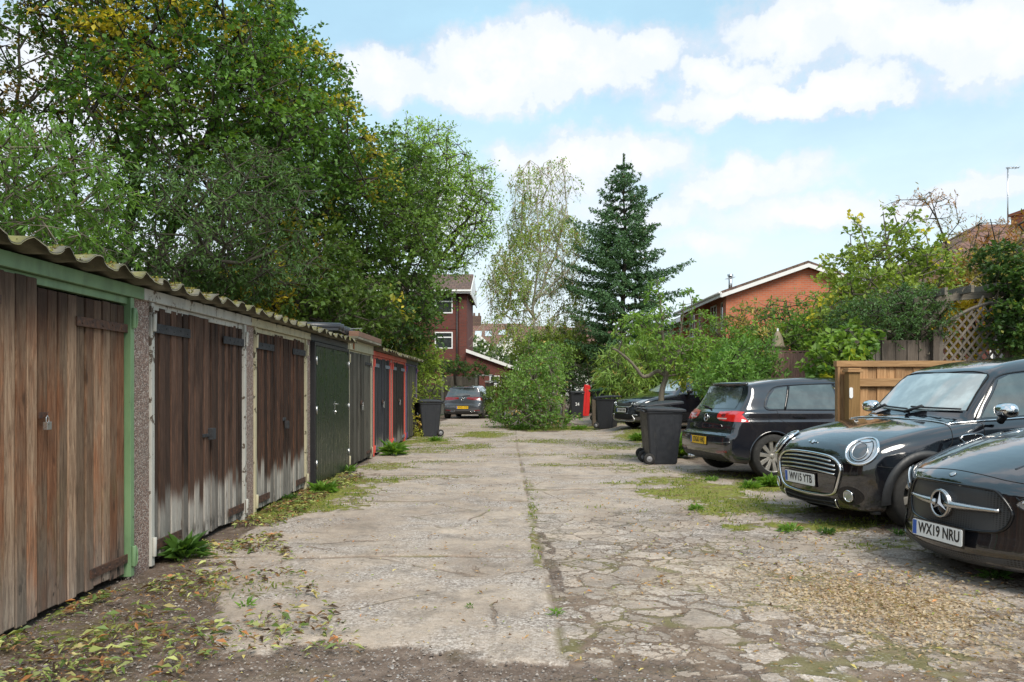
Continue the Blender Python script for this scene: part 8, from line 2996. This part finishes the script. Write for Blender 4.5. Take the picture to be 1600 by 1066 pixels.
    for sg in (-1, 1):
        c.patch('headlamp', [(sg * .40 * hs, .66 * q), (sg * .78 * hs, .72 * q), (sg * .80 * hs, .64 * q), (sg * .42 * hs, .59 * q)], 'front', M_CLEAR, .005, None, False)
    c.patch('lower_grille', [(-.5, .42 * q), (.5, .42 * q), (.55, .28 * q), (-.55, .28 * q)], 'front', M_GRILLE, .004, None, False)
    return c


def build_suv():
    sp = dict(L=4.355, H=1.55, hw=.90,
              sil=[(.14, .20), (.05, .225), (.0, .32), (.0, .5), (.02, .68), (.06, .80), (.16, .875), (.5, .965), (.95, 1.03), (1.10, 1.05), (1.18, 1.085), (1.55, 1.29), (1.95, 1.47), (2.3, 1.53), (2.8, 1.54), (3.3, 1.52), (3.85, 1.45), (3.87, 1.42), (4.05, 1.20), (4.2, 1.02), (4.28, .85), (4.34, .65), (4.35, .45), (4.28, .28), (4.1, .22), (3.2, .2), (2.2, .19), (1.0, .19)],
              plan=([-.1, .0, .12, .3, .5, .9, 1.5, 2.5, 3.4, 3.9, 4.2, 4.4], [.68, .76, .83, .865, .88, .89, .89, .89, .885, .87, .82, .74]),
              prof=([.1, .25, .5, .80, .92, 1.0, 1.06, 1.25, 1.45, 1.6], [.95, .985, 1.0, 1.0, .98, .96, .915, .82, .69, .55]),
              cf=.24, cr=.12, crown=.06, wx=[.87, 3.57], wr=.33, ar=.372, k=.09, flare=.014, plastic_z=.25, spokes=5, spw=.05)
    yaw = R(22)
    nose = Vector((3.18, 23.6, 0))
    cen = nose + Vector((math.cos(yaw), math.sin(yaw), 0)) * (4.355 / 2)
    c = Car('crossover_car', 'black crossover car, farthest on the right, half hidden by bins and the apple tree', sp, (cen.x, cen.y, .13), yaw, 0, 0, M_PBLUE)
    c.arch_trim(.05, M_PLAST, .012)
    G = [(-.46, .76), (0, .745), (.46, .76), (.44, .68), (.30, .65), (0, .645), (-.30, .65), (-.44, .68)]
    g = c.patch('grille', G, 'front', M_GRILLE, .004)
    c.strip('chrome_edge', [('front', [(-.46, .76), (-.44, .68), (-.30, .65), (0, .645), (.30, .65), (.44, .68), (.46, .76)], False)], M_CHROME, .014, .006, g, 8)
    g2 = c.patch('lower_grille', [(-.55, .43), (0, .44), (.55, .43), (.48, .30), (0, .29), (-.48, .30)], 'front', M_VOID, .004)
    c.strip('skid_trim', [('front', [(-.70, .42), (-.52, .42), (-.60, .27), (0, .25), (.60, .27), (.52, .42), (.70, .42)], False)], M_SILVER, .016, .006, None, 8)
    c.plate('WX68 OHB', 'front', 0, .55, M_WHITEPL, 0, .014)
    for sg in (-1, 1):
        H = [(sg * .48, .75), (sg * .62, .80), (sg * .80, .87), (sg * .82, .80), (sg * .70, .72), (sg * .52, .70)]
        h = c.patch('headlamp', H, 'front', M_CLEAR, .006)
        c.strip('lamp_ring', [('front', ell(sg * .60, .75, .04, .035, 16), True)], M_CHROME, .006, .010, h, 6)
        c.patch('fog_lamp', [(sg * .62, .52), (sg * .76, .53), (sg * .76, .46), (sg * .66, .45)], 'front', M_PIANO, .005, None, False)
    m = MB()
    P, gg = c.project([(.10, 0)], 'top'); p = P[0] - np.array([c.L / 2, 0, 0])
    m.tube([(p[0] - .01, .055 * math.cos(a), p[2] - .03 + .026 * math.sin(a)) for a in np.linspace(0, 6.28, 20)], .005, 6)
    m.build('badge', M_CHROME, c.root)
    c.patch('windscreen', [(-.68, 1.10), (0, 1.08), (.68, 1.10), (.60, 1.30), (.54, 1.46), (0, 1.48), (-.54, 1.46), (-.60, 1.30)], 'front', M_WIND, .004, None, False, .05)
    seat_and_glass(c, [[(1.58, 1.06), (2.38, 1.055), (2.40, 1.42), (2.1, 1.41), (1.90, 1.33)], [(2.46, 1.055), (3.35, 1.07), (3.30, 1.38), (2.9, 1.41), (2.47, 1.42)]], M_SIDEG)
    for mode in ('left', 'right'):
        c.strip('roof_rail', [(mode, [(1.9, 1.40), (2.2, 1.455), (2.8, 1.47), (3.5, 1.43)], False)], M_SILVER, .014, .01, None, 8)
        c.strip('window_trim', [(mode, [(1.45, 1.04), (2.4, 1.04), (3.5, 1.055)], False)], M_CHROME, .008, .003, None, 6)
        c.strip('panel_gap', [(mode, [(1.40, 1.0), (1.36, .7), (1.4, .3)], False), (mode, [(2.42, 1.03), (2.44, .6), (2.4, .3)], False)], M_VOID, .004, 0, None, 6)
        c.patch('door_handle', [(2.12, .93), (2.32, .935), (2.32, .96), (2.12, .955)], mode, M_PBLUE, .024, None, False)
    c.mirror(1.66, 1.10, M_PBLUE, (.10, .10, .075), 1.0)
    rearlamp(c, [(.50, .88), (.80, .90), (.80, 1.0), (.50, 1.0)])
    c.patch('rear_window', [(-.55, 1.12), (.55, 1.12), (.48, 1.38), (-.48, 1.38)], 'rear', M_GLASS, .004, None, False)


build_mini()
build_merc()
gy_ = R(180 + 12)
golfish('family_hatchback', 'black five-door hatchback seen from behind with red tail lamps and yellow plate', 4.255, 1.79, 1.452, .88, 2.637, .316, M_PBLUE, (2.80, 12.2, 0), gy_, 'DG63 HKJ', M_RED, False, 0.03)
golfish('grey_hatchback', 'dark grey hatchback parked at the far end of the lane, seen from behind', 4.07, 1.75, 1.45, .86, 2.55, .31, M_PGREY, (-2.12, 34.6, 0), R(-90 - 7), 'WX21 OYD', M_REDD, True, 0.0)
build_suv()
